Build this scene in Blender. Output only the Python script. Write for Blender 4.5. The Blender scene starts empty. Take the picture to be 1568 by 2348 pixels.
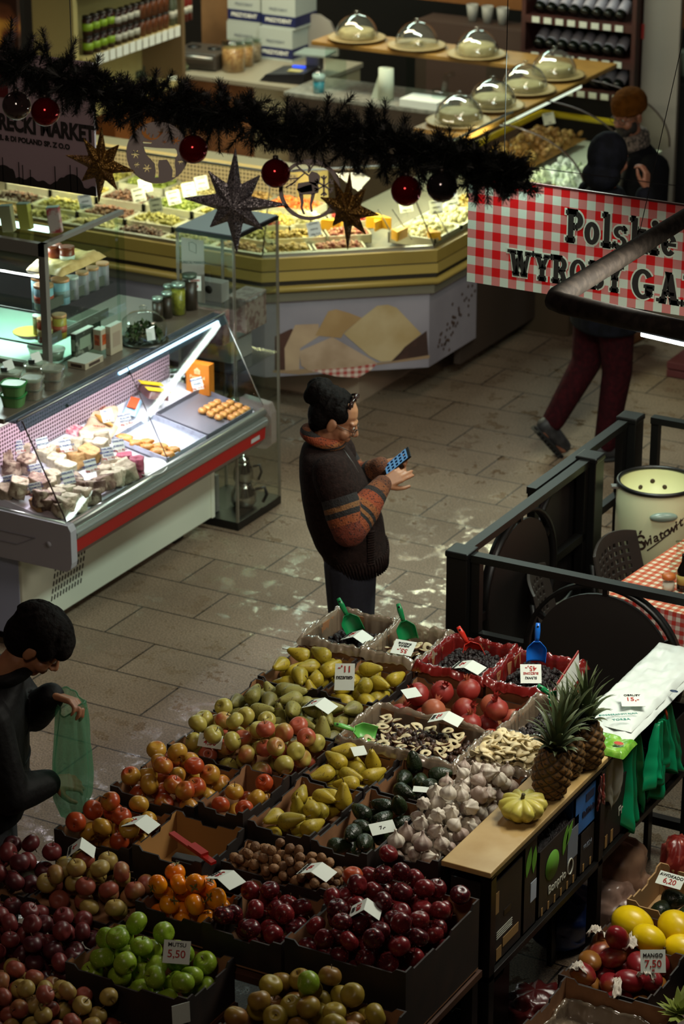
import bpy,math,random
import numpy as np
from mathutils import Vector,Matrix,Euler,noise as mnoise
random.seed(7)
PI = math.pi
sc = bpy.context.scene
COL = sc.collection
# ------------------------------------------------------------------ camera
CAM_H = 5.3
AZ = math.radians(28.9)
PITCH = math.atan(2539 / 6276.0)
cd = bpy.data.cameras.new('camera')
cam = bpy.data.objects.new('camera',cd)
COL.objects.link(cam)
cam.location = (0,0,CAM_H)
cam.rotation_euler = (PI / 2 - PITCH,0,AZ)
cd.sensor_fit = 'VERTICAL'
cd.sensor_height = 36.0
cd.lens = 36.0 * 6276 / 2348
cd.clip_start = 0.05
cd.clip_end = 120
cd.dof.use_dof = True
cd.dof.focus_distance = 9.6
cd.dof.aperture_fstop = 4.4
sc.camera = cam
# ------------------------------------------------------------------ world, exposure
sc.view_settings.view_transform = 'Standard'
sc.view_settings.look = 'None'
sc.view_settings.gamma = 1
sc.view_settings.use_curve_mapping = False
sc.view_settings.exposure = -0.15
w = bpy.data.worlds.new('World'); sc.world = w
w.use_nodes = True
w.node_tree.nodes['Background'].inputs[0].default_value = (1.0,0.72,0.55,1)
w.node_tree.nodes['Background'].inputs[1].default_value = 0.010
def area(name,loc,target,sx,sy,power,col,spread=180):
 l = bpy.data.lights.new(name,'AREA')
 l.shape = 'RECTANGLE'; l.size = sx; l.size_y = sy
 l.energy = power; l.color = col; l.spread = math.radians(spread)
 o = bpy.data.objects.new(name,l); COL.objects.link(o)
 o.location = loc
 z = (Vector(loc) - Vector(target)).normalized(); y = Vector((0,1,0)); y = (y - z * y.dot(z)).normalized()
 o.rotation_euler = Matrix((y.cross(z),y,z)).transposed().to_euler()
 return o
def point(name,loc,power,col,r=0.05):
 l = bpy.data.lights.new(name,'POINT')
 l.energy = power; l.color = col; l.shadow_soft_size = r
 o = bpy.data.objects.new(name,l); COL.objects.link(o); o.location = loc
 return o
COOL = (0.80,1.0,0.88); WARM = (1.0,0.80,0.58); ICE = (0.78,0.97,1.0); OLIVE = (1.0,0.95,0.68)
# lamps over the fruit stall (the tube ring lamp hangs at z 2.55)
area('stall_lamp',(-3.02,8.25,2.48),(-3.72,7.85,0.8),0.9,0.6,44,(1.0,0.95,0.80))
# lamps in the hall roof, far out of the picture
area('hall_lamp_row',(-11.3,21.5,5.0),(-11.3,21.5,0),0.25,13,330,(0.72,1.0,0.84))
area('hall_lamp_aisle',(-4.4,11.4,4.4),(-5.8,11.6,0),0.5,2.0,14,(1.0,0.84,0.64))
area('hall_lamp_near',(-6.2,7.6,4.8),(-5.6,8.4,0),0.5,1.5,13,(1.0,0.68,0.62))
area('gallery_lamp',(-2.2,2.2,6.0),(-6.4,11.5,0.4),0.8,0.8,20,(1.0,0.82,0.66),100)
# deli counter tubes under its ridge, lamps inside the other counters, and added fill lights
area('deli_light',(-6.735,10.05,1.125),(-6.75,10.05,0.7),0.03,1.6,17,(1.0,0.93,1.0))
area('deli_front_fill',(-4.3,9.9,2.9),(-6.7,10.0,0.4),0.3,1.6,72,COOL)  # unseen fill added over the aisle to brighten the deli base
area('case_light',(-7.4,10.05,1.74),(-7.4,10.02,1.2),0.5,0.25,22,(0.9,1.0,0.98))
area('cheese_light_left',(-8.5,12.74,1.345),(-8.5,12.84,0.95),2.1,0.04,28,OLIVE)
area('cheese_light_corner',(-7.16,12.99,1.345),(-7.22,13.06,0.95),0.3,0.1,12,OLIVE)
area('cheese_light_right',(-6.92,13.85,1.345),(-6.86,13.85,0.95),0.04,1.3,24,(0.97,1.0,0.78))
area('cheese_front_fill',(-4.6,11.0,3.9),(-7.2,12.9,0.5),0.4,0.8,18,(1.0,0.86,0.68))  # unseen fill added to light the cheese counter front
area('plinth_fill',(-3.3,10.1,2.3),(-6.9,12.9,0.1),0.3,0.3,8,(1.0,0.84,0.68),130)  # unseen low fill added to lift the dark cheese counter plinth
area('cake_light',(-7.6,15.3,3.2),(-7.4,15.3,0.9),1.8,0.3,60,(0.85,1.0,0.85))
area('shop_light',(-9.6,15.6,3.2),(-9.6,17.2,0.8),2.2,0.3,85,(1.0,0.84,0.55))
# ------------------------------------------------------------------ pixel -> place helpers
_RT = Vector((math.cos(AZ),math.sin(AZ),0))
_FW = Vector((-math.sin(AZ) * math.cos(PITCH),math.cos(AZ) * math.cos(PITCH),-math.sin(PITCH)))
_UP = _RT.cross(_FW)
def _ray(x,y): return _FW + _RT * ((x - 784) / 6276.0) - _UP * ((y - 1174) / 6276.0)
def az_(x,y,z):
 d = _ray(x,y); return Vector((0,0,CAM_H)) + d * ((z - CAM_H) / d.z)
def ax_(x,y,X):
 d = _ray(x,y); return Vector((0,0,CAM_H)) + d * (X / d.x)
def ay_(x,y,Y):
 d = _ray(x,y); return Vector((0,0,CAM_H)) + d * (Y / d.y)
# ------------------------------------------------------------------ tagging
def tag(o,label=None,cat=None,group=None,kind=None):
 if label: o['label'] = label
 if cat: o['category'] = cat
 if group: o['group'] = group
 if kind: o['kind'] = kind
 return o
def thing(name,label,cat,loc=(0,0,0),rz=0,group=None,rot=None):
 o = bpy.data.objects.new(name,None); COL.objects.link(o)
 o.empty_display_size = 0.05
 o.location = loc; o.rotation_euler = rot if rot else (0,0,rz)
 return tag(o,label,cat,group)
def dup(root,loc=None,rot=None,label=None,group=None,scale=None):
 c = root.copy(); COL.objects.link(c)
 if loc is not None: c.location = loc
 if rot is not None: c.rotation_euler = rot
 if scale is not None: c.scale = (scale,scale,scale) if not hasattr(scale,'__len__') else scale
 if label: c['label'] = label
 if group: c['group'] = group
 for ch in KIDS.get(root.name,[]):
  d = ch.copy(); COL.objects.link(d); d.parent = c; KIDS.setdefault(c.name,[]).append(d)
  for g in KIDS.get(ch.name,[]):
   e = g.copy(); COL.objects.link(e); e.parent = d; KIDS.setdefault(d.name,[]).append(e)
 return c
KIDS = {}
def setparent(o,p):
 o.parent = p; KIDS.setdefault(p.name,[]).append(o)
# ------------------------------------------------------------------ mesh builder
class MB:
 def __init__(s): s.v = []; s.f = []; s.m = []; s.s = []
 def add(s,vs,fs,m=0,smooth=False,M=None):
  b = len(s.v)
  if M is not None: vs = [M @ Vector(p) for p in vs]
  s.v.extend([tuple(p) for p in vs])
  for i,f in enumerate(fs):
   s.f.append(tuple(b + k for k in f))
   s.m.append(m[i] if isinstance(m,(list,tuple)) else m); s.s.append(smooth)
  return s
 def box(s,c,d,m=0,M=None,rz=0):
  x,y,z = d[0] / 2,d[1] / 2,d[2] / 2
  vs = [(-x,-y,-z),(x,-y,-z),(x,y,-z),(-x,y,-z),(-x,-y,z),(x,-y,z),(x,y,z),(-x,y,z)]
  T = Matrix.Translation(c) @ Matrix.Rotation(rz,4,'Z')
  if M is not None: T = M @ T
  return s.add(vs,[(0,3,2,1),(4,5,6,7),(0,1,5,4),(1,2,6,5),(2,3,7,6),(3,0,4,7)],m,False,T)
 def box2(s,lo,hi,m=0,M=None):
  return s.box([(a + b) / 2 for a,b in zip(lo,hi)],[abs(b - a) for a,b in zip(lo,hi)],m,M)
 def lathe(s,prof,n=20,m=0,M=None,smooth=True,mod=None,cap=True):
  vs = []; fs = []
  for i,(r,z) in enumerate(prof):
   for k in range(n):
    a = 2 * PI * k / n
    rr,zz = (r,z) if mod is None else mod(r,z,a,i)
    vs.append((rr * math.cos(a),rr * math.sin(a),zz))
  for i in range(len(prof) - 1):
   for k in range(n):
    k2 = (k + 1) % n
    fs.append((i * n + k,i * n + k2,(i + 1) * n + k2,(i + 1) * n + k))
  fs.append(tuple(range(n - 1,-1,-1))) if cap and prof[0][0] > 1e-6 else None
  fs.append(tuple((len(prof) - 1) * n + k for k in range(n))) if cap and prof[-1][0] > 1e-6 else None
  return s.add(vs,fs,m,smooth,M)
 def tube(s,pts,r,n=8,m=0,M=None,closed=False,smooth=True):
  P = [Vector(p) for p in pts]; N = len(P)
  vs = []; fs = []; u = None
  for i in range(N):
   if closed: t = P[(i + 1) % N] - P[i - 1]
   else: t = P[min(i + 1,N - 1)] - P[max(i - 1,0)]
   if t.length < 1e-9: t = Vector((0,0,1))
   t.normalize()
   if u is None:
    u = t.cross(Vector((0,0,1)))
    if u.length < 1e-3: u = t.cross(Vector((1,0,0)))
   else: u = u - t * u.dot(t)
   u.normalize(); w_ = t.cross(u)
   rr = r[i] if hasattr(r,'__len__') else r
   for k in range(n):
    a = 2 * PI * k / n
    vs.append(P[i] + (u * math.cos(a) + w_ * math.sin(a)) * rr)
  R = N if closed else N - 1
  for i in range(R):
   j = (i + 1) % N
   for k in range(n):
    k2 = (k + 1) % n
    fs.append((i * n + k,i * n + k2,j * n + k2,j * n + k))
  if not closed:
   fs.append(tuple(range(n - 1,-1,-1))); fs.append(tuple((N - 1) * n + k for k in range(n)))
  return s.add(vs,fs,m,smooth,M)
 def bar(s,a,b,w_=0.02,h=None,m=0):
  a = Vector(a); b = Vector(b); d = b - a
  q = d.to_track_quat('X','Z').to_matrix().to_4x4()
  return s.box((d.length / 2,0,0),(d.length,w_,h or w_),m,Matrix.Translation(a) @ q)
 def prism(s,pts,z0,z1,m=0,M=None,smooth=False,ms=None):
  n = len(pts)
  vs = [(p[0],p[1],z0) for p in pts] + [(p[0],p[1],z1) for p in pts]
  s.add(vs,[tuple(range(n - 1,-1,-1)),tuple(range(n,2 * n))],m,False,M)
  return s.add(vs,[(i,(i + 1) % n,n + (i + 1) % n,n + i) for i in range(n)],m if ms is None else ms,smooth,M)
 def grid(s,fn,nu,nv,m=0,smooth=True,M=None,closeu=False):
  vs = [fn(i / (nu if closeu else nu - 1),j / (nv - 1)) for j in range(nv) for i in range(nu)]
  fs = []
  for j in range(nv - 1):
   for i in range(nu if closeu else nu - 1):
    i2 = (i + 1) % nu
    fs.append((j * nu + i,j * nu + i2,(j + 1) * nu + i2,(j + 1) * nu + i))
  return s.add(vs,fs,m,smooth,M)
 def sphere(s,c,r,n=12,m=0,sq=(1,1,1),M=None):
  k = max(5,n // 2 + 1)
  prof = [(math.sin(PI * i / k),-math.cos(PI * i / k)) for i in range(k + 1)]
  prof[0] = (0.0,-1); prof[-1] = (0.0,1)
  T = Matrix.Translation(c) @ Matrix.Diagonal((r * sq[0],r * sq[1],r * sq[2],1))
  if M is not None: T = M @ T
  return s.lathe(prof,n,m,T)
 def quad(s,a,b,c,d,m=0): return s.add([a,b,c,d],[(0,1,2,3)],m)
 def mesh(s,name,mats):
  me = bpy.data.meshes.new(name)
  me.from_pydata(s.v,[],s.f)
  for x in (mats if isinstance(mats,(list,tuple)) else [mats]): me.materials.append(x)
  me.polygons.foreach_set('material_index',s.m)
  me.polygons.foreach_set('use_smooth',s.s)
  me.update(); me.validate()
  return me
 def build(s,name,mats,parent=None,loc=None,rot=None,bevel=0,sub=0,solid=0):
  o = bpy.data.objects.new(name,s.mesh(name,mats)); COL.objects.link(o)
  if parent is not None: setparent(o,parent)
  if loc is not None: o.location = loc
  if rot is not None: o.rotation_euler = rot
  if solid:
   md = o.modifiers.new('solid','SOLIDIFY'); md.thickness = solid; md.offset = 0
  if bevel:
   md = o.modifiers.new('bevel','BEVEL'); md.width = bevel; md.segments = 2; md.limit_method = 'ANGLE'; md.angle_limit = 0.6
  if sub:
   md = o.modifiers.new('sub','SUBSURF'); md.levels = sub; md.render_levels = sub
  return o
def obj(name,me,parent=None,loc=None,rot=None):
 o = bpy.data.objects.new(name,me); COL.objects.link(o)
 if parent is not None: setparent(o,parent)
 if loc is not None: o.location = loc
 if rot is not None: o.rotation_euler = rot
 return o
def struct(o): o['kind'] = 'structure'; return o
# ------------------------------------------------------------------ materials
def lin(h):
 h = h.lstrip('#'); c = [int(h[i:i + 2],16) / 255 for i in (0,2,4)]
 return tuple((x / 12.92 if x <= 0.04045 else ((x + 0.055) / 1.055) ** 2.4) for x in c) + (1,)
def newmat(name):
 m = bpy.data.materials.new(name); m.use_nodes = True
 nt = m.node_tree; b = nt.nodes['Principled BSDF']
 return m,nt,b
def nd(nt,t,**kw):
 n = nt.nodes.new(t)
 for k,v in kw.items(): setattr(n,k,v)
 return n
def mat(name,col,rough=0.5,metal=0.0,spec=0.5,n=None,bump=None,rnd=0.0,emit=0,coat=0,sheen=0,sss=0):
 """n=(scale, colour2, low, high): noise mix to a second colour; bump=(scale, strength); rnd=value spread per object"""
 m,nt,b = newmat(name); L = nt.links
 c = lin(col)
 b.inputs['Base Color'].default_value = c
 b.inputs['Roughness'].default_value = rough; b.inputs['Metallic'].default_value = metal
 b.inputs['Specular IOR Level'].default_value = spec
 if coat: b.inputs['Coat Weight'].default_value = coat; b.inputs['Coat Roughness'].default_value = 0.08
 if sheen: b.inputs['Sheen Weight'].default_value = sheen
 if sss: b.inputs['Subsurface Weight'].default_value = sss; b.inputs['Subsurface Radius'].default_value = (0.02,0.008,0.004)
 out = None
 tc = nd(nt,'ShaderNodeTexCoord')
 if n:
  nz = nd(nt,'ShaderNodeTexNoise'); nz.inputs['Scale'].default_value = n[0]; nz.inputs['Detail'].default_value = 4
  L.new(tc.outputs['Object'],nz.inputs['Vector'])
  r = nd(nt,'ShaderNodeValToRGB'); e = r.color_ramp.elements
  e[0].position = n[2]; e[0].color = c; e[1].position = n[3]; e[1].color = lin(n[1])
  L.new(nz.outputs['Fac'],r.inputs['Fac']); out = r.outputs['Color']
 if rnd:
  oi = nd(nt,'ShaderNodeObjectInfo')
  mr = nd(nt,'ShaderNodeMapRange'); mr.inputs['To Min'].default_value = 1 - rnd; mr.inputs['To Max'].default_value = 1 + rnd * 0.5
  L.new(oi.outputs['Random'],mr.inputs['Value'])
  hs = nd(nt,'ShaderNodeHueSaturation'); L.new(mr.outputs[0],hs.inputs['Value'])
  if out: L.new(out,hs.inputs['Color'])
  else: hs.inputs['Color'].default_value = c
  out = hs.outputs['Color']
 if out: L.new(out,b.inputs['Base Color'])
 if bump:
  nb = nd(nt,'ShaderNodeTexNoise'); nb.inputs['Scale'].default_value = bump[0]; nb.inputs['Detail'].default_value = 3
  L.new(tc.outputs['Object'],nb.inputs['Vector'])
  bp = nd(nt,'ShaderNodeBump'); bp.inputs['Strength'].default_value = bump[1]; bp.inputs['Distance'].default_value = 0.01
  L.new(nb.outputs['Fac'],bp.inputs['Height']); L.new(bp.outputs[0],b.inputs['Normal'])
 if emit:
  b.inputs['Emission Color'].default_value = c; b.inputs['Emission Strength'].default_value = emit
 return m
def glassmat(name,tint='ffffff',gloss=0.10,rough=0.02,opac=0.0,opcol='ffffff'):
 """thin clear sheet: straight-through with a fresnel mirror, and a little milkiness if opac"""
 m,nt,b = newmat(name); L = nt.links
 nt.nodes.remove(b)
 o = nt.nodes['Material Output']
 t = nd(nt,'ShaderNodeBsdfTransparent'); t.inputs[0].default_value = lin(tint)
 g = nd(nt,'ShaderNodeBsdfGlossy'); g.inputs['Roughness'].default_value = rough
 lw = nd(nt,'ShaderNodeFresnel'); lw.inputs['IOR'].default_value = 1.46
 mr = nd(nt,'ShaderNodeMath',operation='MULTIPLY'); mr.use_clamp = True; mr.inputs[1].default_value = gloss * 10
 ge = nd(nt,'ShaderNodeNewGeometry'); iv = nd(nt,'ShaderNodeMath',operation='SUBTRACT'); iv.inputs[0].default_value = 1.0
 L.new(ge.outputs['Backfacing'],iv.inputs[1]); mb = nd(nt,'ShaderNodeMath',operation='MULTIPLY')
 L.new(lw.outputs['Fac'],mb.inputs[0]); L.new(iv.outputs[0],mb.inputs[1]); L.new(mb.outputs[0],mr.inputs[0])
 mx = nd(nt,'ShaderNodeMixShader')
 L.new(mr.outputs[0],mx.inputs[0]); L.new(g.outputs[0],mx.inputs[2])
 if opac:
  d = nd(nt,'ShaderNodeBsdfPrincipled'); d.inputs['Base Color'].default_value = lin(opcol); d.inputs['Roughness'].default_value = 0.3
  mo = nd(nt,'ShaderNodeMixShader'); mo.inputs[0].default_value = opac
  L.new(t.outputs[0],mo.inputs[1]); L.new(d.outputs[0],mo.inputs[2]); L.new(mo.outputs[0],mx.inputs[1])
 else: L.new(t.outputs[0],mx.inputs[1])
 L.new(mx.outputs[0],o.inputs['Surface'])
 return m
def fruitmat(name,a,b_,scale=6,lo=0.4,hi=0.65,rough=0.35,streak=1.0,rnd=0.5,speck=None,spec=0.45,bump=0.0,bscale=60):
 """skin that runs from colour a to blush b_, the share of blush differing per fruit"""
 m,nt,b = newmat(name); L = nt.links
 tc = nd(nt,'ShaderNodeTexCoord'); oi = nd(nt,'ShaderNodeObjectInfo')
 mp = nd(nt,'ShaderNodeMapping'); mp.inputs['Scale'].default_value = (1,1,1 / streak)
 cb = nd(nt,'ShaderNodeCombineXYZ')
 ml = nd(nt,'ShaderNodeMath',operation='MULTIPLY'); ml.inputs[1].default_value = 57.0
 L.new(oi.outputs['Random'],ml.inputs[0]); L.new(ml.outputs[0],cb.inputs[0]); L.new(ml.outputs[0],cb.inputs[1])
 L.new(tc.outputs['Object'],mp.inputs['Vector']); L.new(cb.outputs[0],mp.inputs['Location'])
 nz = nd(nt,'ShaderNodeTexNoise'); nz.inputs['Scale'].default_value = scale; nz.inputs['Detail'].default_value = 3
 L.new(mp.outputs[0],nz.inputs['Vector'])
 mr = nd(nt,'ShaderNodeMapRange'); mr.inputs['To Min'].default_value = -rnd * 0.4; mr.inputs['To Max'].default_value = rnd * 0.4
 fr = nd(nt,'ShaderNodeMath',operation='FRACT'); m2 = nd(nt,'ShaderNodeMath',operation='MULTIPLY'); m2.inputs[1].default_value = 7.31
 L.new(oi.outputs['Random'],m2.inputs[0]); L.new(m2.outputs[0],fr.inputs[0]); L.new(fr.outputs[0],mr.inputs['Value'])
 ad = nd(nt,'ShaderNodeMath',operation='ADD'); L.new(nz.outputs['Fac'],ad.inputs[0]); L.new(mr.outputs[0],ad.inputs[1])
 r = nd(nt,'ShaderNodeValToRGB'); e = r.color_ramp.elements
 e[0].position = lo; e[0].color = lin(a); e[1].position = hi; e[1].color = lin(b_)
 L.new(ad.outputs[0],r.inputs['Fac'])
 out = r.outputs['Color']
 if speck:
  vn = nd(nt,'ShaderNodeTexNoise'); vn.inputs['Scale'].default_value = 150; vn.inputs['Detail'].default_value = 2
  L.new(tc.outputs['Object'],vn.inputs['Vector'])
  r2 = nd(nt,'ShaderNodeValToRGB'); r2.color_ramp.elements[0].position = 0.62; r2.color_ramp.elements[1].position = 0.70
  L.new(vn.outputs['Fac'],r2.inputs['Fac'])
  mx = nd(nt,'ShaderNodeMixRGB'); mx.inputs['Color2'].default_value = lin(speck)
  L.new(r2.outputs['Color'],mx.inputs['Fac']); L.new(out,mx.inputs['Color1']); out = mx.outputs[0]
 L.new(out,b.inputs['Base Color'])
 b.inputs['Roughness'].default_value = rough; b.inputs['Specular IOR Level'].default_value = spec
 if bump:
  nb = nd(nt,'ShaderNodeTexNoise'); nb.inputs['Scale'].default_value = bscale
  L.new(tc.outputs['Object'],nb.inputs['Vector'])
  bp = nd(nt,'ShaderNodeBump'); bp.inputs['Strength'].default_value = bump; bp.inputs['Distance'].default_value = 0.005
  L.new(nb.outputs['Fac'],bp.inputs['Height']); L.new(bp.outputs[0],b.inputs['Normal'])
 return m
def emis(name,col,s):
 m,nt,b = newmat(name); nt.nodes.remove(b)
 e = nd(nt,'ShaderNodeEmission'); e.inputs[0].default_value = lin(col); e.inputs[1].default_value = s
 nt.links.new(e.outputs[0],nt.nodes['Material Output'].inputs['Surface'])
 return m
def gingham(name,red,pink,white,pitch,axes='XZ',rough=0.4):
 """woven check from two stripe sets"""
 m,nt,b = newmat(name); L = nt.links
 tc = nd(nt,'ShaderNodeTexCoord'); sp = nd(nt,'ShaderNodeSeparateXYZ'); L.new(tc.outputs['Object'],sp.inputs[0])
 st = []
 for a in axes:
  mu = nd(nt,'ShaderNodeMath',operation='MULTIPLY'); mu.inputs[1].default_value = 0.5 / pitch
  L.new(sp.outputs[a],mu.inputs[0])
  fr = nd(nt,'ShaderNodeMath',operation='FRACT'); L.new(mu.outputs[0],fr.inputs[0])
  g = nd(nt,'ShaderNodeMath',operation='GREATER_THAN'); g.inputs[1].default_value = 0.5
  L.new(fr.outputs[0],g.inputs[0]); st.append(g)
 ad = nd(nt,'ShaderNodeMath',operation='ADD'); L.new(st[0].outputs[0],ad.inputs[0]); L.new(st[1].outputs[0],ad.inputs[1])
 hf = nd(nt,'ShaderNodeMath',operation='MULTIPLY'); hf.inputs[1].default_value = 0.5; L.new(ad.outputs[0],hf.inputs[0])
 r = nd(nt,'ShaderNodeValToRGB'); r.color_ramp.interpolation = 'CONSTANT'; e = r.color_ramp.elements
 e[0].position = 0; e[0].color = lin(white); e[1].position = 0.75; e[1].color = lin(red)
 x = e.new(0.3); x.color = lin(pink)
 L.new(hf.outputs[0],r.inputs['Fac']); L.new(r.outputs['Color'],b.inputs['Base Color'])
 b.inputs['Roughness'].default_value = rough
 return m
BLACKM = mat('black_metal','0b0a09',0.4,0.0,0.3)
BLACKP = mat('black_plastic','0b0a09',0.4)
STEEL = mat('brushed_steel','9a9a96',0.35,0.9)
GREYM = mat('grey_metal','77777a',0.45,0.4)
WHITEP = mat('white_plastic','d8d8d2',0.4)
WHITEC = mat('white_card','dfe4dc',0.6)
CREAM = mat('cream_laminate','c9c49a',0.5)
PALEW = mat('pale_enamel','cfd2c0',0.35)
WOOD = mat('pale_wood','b89c68',0.4,n=(8,'a88850',0.35,0.7))
DWOOD = mat('dark_wood','4a2c1a',0.5,n=(6,'331c10',0.4,0.6))
BWOOD = mat('brown_wood','8a5f3c',0.5,n=(5,'70492b',0.4,0.6))
CARD = mat('brown_cardboard','8f6440',0.8,n=(14,'7a5232',0.4,0.7))
CARDD = mat('printed_cardboard','1c1512',0.6,n=(9,'2c1e17',0.45,0.7))
GLASS = glassmat('clear_glass','eef6f2',0.10)
CLEARP = glassmat('clear_plastic','f4f7f4',0.14,0.06)
FILM = glassmat('crinkled_film','d8d2c8',0.25,0.14,opac=0.55,opcol='9a8a74')
REDFILM = glassmat('red_film','c86a60',0.25,0.14,opac=0.80,opcol='7a1a16')
INK = mat('black_ink','16130f',0.7)
REDINK = mat('red_ink','a01c14',0.7)
GREENS = mat('green_scoop_plastic','0f7a44',0.35)
RNG = random.Random(11)
def U(a,b): return RNG.uniform(a,b)
# ------------------------------------------------------------------ flat writing
_tc = {}
def text_mesh(s,size,mat_,bold=0.0,shear=0.0,sp=1.0,ext=0.0008):
 key = (s,round(size,4),mat_.name,bold,shear,sp)
 if key in _tc: return _tc[key]
 cu = bpy.data.curves.new('t','FONT'); cu.body = s; cu.size = size; cu.align_x = 'CENTER'; cu.align_y = 'CENTER'
 cu.offset = bold; cu.shear = shear; cu.space_character = sp; cu.extrude = ext; cu.resolution_u = 3
 o = bpy.data.objects.new('t',cu); COL.objects.link(o)
 bpy.context.view_layer.update()
 me = bpy.data.meshes.new_from_object(o.evaluated_get(bpy.context.evaluated_depsgraph_get()))
 bpy.data.objects.remove(o); me.materials.clear(); me.materials.append(mat_)
 _tc[key] = me
 return me
def text(s,size,mat_,M,parent,name='lettering',**kw):
 o = obj(name,text_mesh(s,size,mat_,**kw),parent)
 o.matrix_basis = M
 return o
def frame(o,x,y):
 """4x4 matrix from origin, x direction and y direction"""
 x = Vector(x).normalized(); y = Vector(y); y = (y - x * y.dot(x)).normalized(); z = x.cross(y)
 m = Matrix((x,y,z)).transposed().to_4x4(); m.translation = Vector(o)
 return m
# ================================================================== STRUCTURE
def floor_mat():
 m,nt,b = newmat('granite_slabs'); L = nt.links
 tc = nd(nt,'ShaderNodeTexCoord')
 mp = nd(nt,'ShaderNodeMapping'); mp.inputs['Location'].default_value = (0.1,0.27,0)
 L.new(tc.outputs['Object'],mp.inputs['Vector'])
 br = nd(nt,'ShaderNodeTexBrick'); br.offset = 0.45
 br.inputs['Scale'].default_value = 1; br.inputs['Brick Width'].default_value = 0.62; br.inputs['Row Height'].default_value = 0.33
 br.inputs['Mortar Size'].default_value = 0.0045; br.inputs['Mortar Smooth'].default_value = 0.1
 br.inputs['Color1'].default_value = lin('92806c'); br.inputs['Color2'].default_value = lin('877562'); br.inputs['Mortar'].default_value = lin('2e261f')
 L.new(mp.outputs[0],br.inputs['Vector'])
 n1 = nd(nt,'ShaderNodeTexNoise'); n1.inputs['Scale'].default_value = 130; n1.inputs['Detail'].default_value = 2
 L.new(tc.outputs['Object'],n1.inputs['Vector'])
 r1 = nd(nt,'ShaderNodeValToRGB'); r1.color_ramp.elements[0].position = 0.36; r1.color_ramp.elements[0].color = (0.36,0.33,0.31,1); r1.color_ramp.elements[1].position = 0.66; r1.color_ramp.elements[1].color = (1.25,1.22,1.18,1)
 L.new(n1.outputs['Fac'],r1.inputs['Fac'])
 mx = nd(nt,'ShaderNodeMixRGB',blend_type='MULTIPLY'); mx.inputs['Fac'].default_value = 0.8
 L.new(br.outputs['Color'],mx.inputs['Color1']); L.new(r1.outputs['Color'],mx.inputs['Color2'])
 n2 = nd(nt,'ShaderNodeTexNoise'); n2.inputs['Scale'].default_value = 1.6; n2.inputs['Detail'].default_value = 5
 L.new(tc.outputs['Object'],n2.inputs['Vector'])
 r2 = nd(nt,'ShaderNodeValToRGB'); r2.color_ramp.elements[0].position = 0.3; r2.color_ramp.elements[0].color = (0.62,0.58,0.55,1); r2.color_ramp.elements[1].position = 0.7
 L.new(n2.outputs['Fac'],r2.inputs['Fac'])
 m2 = nd(nt,'ShaderNodeMixRGB',blend_type='MULTIPLY'); m2.inputs['Fac'].default_value = 0.8
 L.new(mx.outputs[0],m2.inputs['Color1']); L.new(r2.outputs['Color'],m2.inputs['Color2'])
 # dark spots of old spills
 n4 = nd(nt,'ShaderNodeTexNoise'); n4.inputs['Scale'].default_value = 9
 L.new(tc.outputs['Object'],n4.inputs['Vector'])
 r4 = nd(nt,'ShaderNodeValToRGB'); r4.color_ramp.elements[0].position = 0.20; r4.color_ramp.elements[0].color = (0.35,0.3,0.28,1); r4.color_ramp.elements[1].position = 0.27
 L.new(n4.outputs['Fac'],r4.inputs['Fac'])
 m4 = nd(nt,'ShaderNodeMixRGB',blend_type='MULTIPLY'); m4.inputs['Fac'].default_value = 0.7
 L.new(m2.outputs[0],m4.inputs['Color1']); L.new(r4.outputs['Color'],m4.inputs['Color2'])
 L.new(m4.outputs[0],b.inputs['Base Color'])
 # worn, polished and damp patches
 n3 = nd(nt,'ShaderNodeTexNoise'); n3.inputs['Scale'].default_value = 6.5; n3.inputs['Detail'].default_value = 9; n3.inputs['Roughness'].default_value = 0.72
 L.new(tc.outputs['Object'],n3.inputs['Vector'])
 r3 = nd(nt,'ShaderNodeValToRGB'); e = r3.color_ramp.elements
 e[0].position = 0.53; e[0].color = (0.66,0.66,0.66,1); e[1].position = 0.58; e[1].color = (0.11,0.09,0.09,1)
 L.new(n3.outputs['Fac'],r3.inputs['Fac']); L.new(r3.outputs['Color'],b.inputs['Roughness'])
 bp = nd(nt,'ShaderNodeBump'); bp.inputs['Strength'].default_value = 0.15; bp.inputs['Distance'].default_value = 0.003
 L.new(n1.outputs['Fac'],bp.inputs['Height']); L.new(bp.outputs[0],b.inputs['Normal'])
 return m
FLOORM = floor_mat()
fl = MB(); fl.box2((-18,-2,-0.1),(4,32,0)); struct(fl.build('floor',FLOORM))
WALLM = mat('dim_wall','2a211b',0.8)
wb = MB(); wb.box2((-18,19.6,0),(4,19.8,2.3)); struct(wb.build('wall_back',WALLM))
wl = MB(); wl.box2((-14.2,-2,0),(-14,19.6,5)); struct(wl.build('wall_left',WALLM))
# ================================================================== STALL: tables, trays
def table(name,label,x0,x1,y0,y1,z,mtop=DWOOD):
 t = thing(name,label,'table',((x0 + x1) / 2,(y0 + y1) / 2,0))
 cx_,cy_ = (x0 + x1) / 2,(y0 + y1) / 2
 b = MB(); b.box2((x0 - cx_,y0 - cy_,z - 0.025),(x1 - cx_,y1 - cy_,z)); b.build('tabletop',mtop,t)
 for sx in (-1,1):
  for sy in (-1,1):
   l = MB(); l.box((sx * ((x1 - x0) / 2 - 0.03),sy * ((y1 - y0) / 2 - 0.03),(z - 0.025) / 2),(0.04,0.04,z - 0.025)); l.build('leg',BLACKM,t)
 return t
table('stall_table','long dark market table under the rows of fruit trays',-4.78,-3.56,7.0,8.64,0.765)
table('stall_bench','low dark bench under the front fruit trays',-5.03,-3.80,6.45,6.695,0.655)
table('stall_ledge','narrow dark ledge under the walnuts and the empty carton',-4.83,-3.80,6.70,6.985,0.655)
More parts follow.
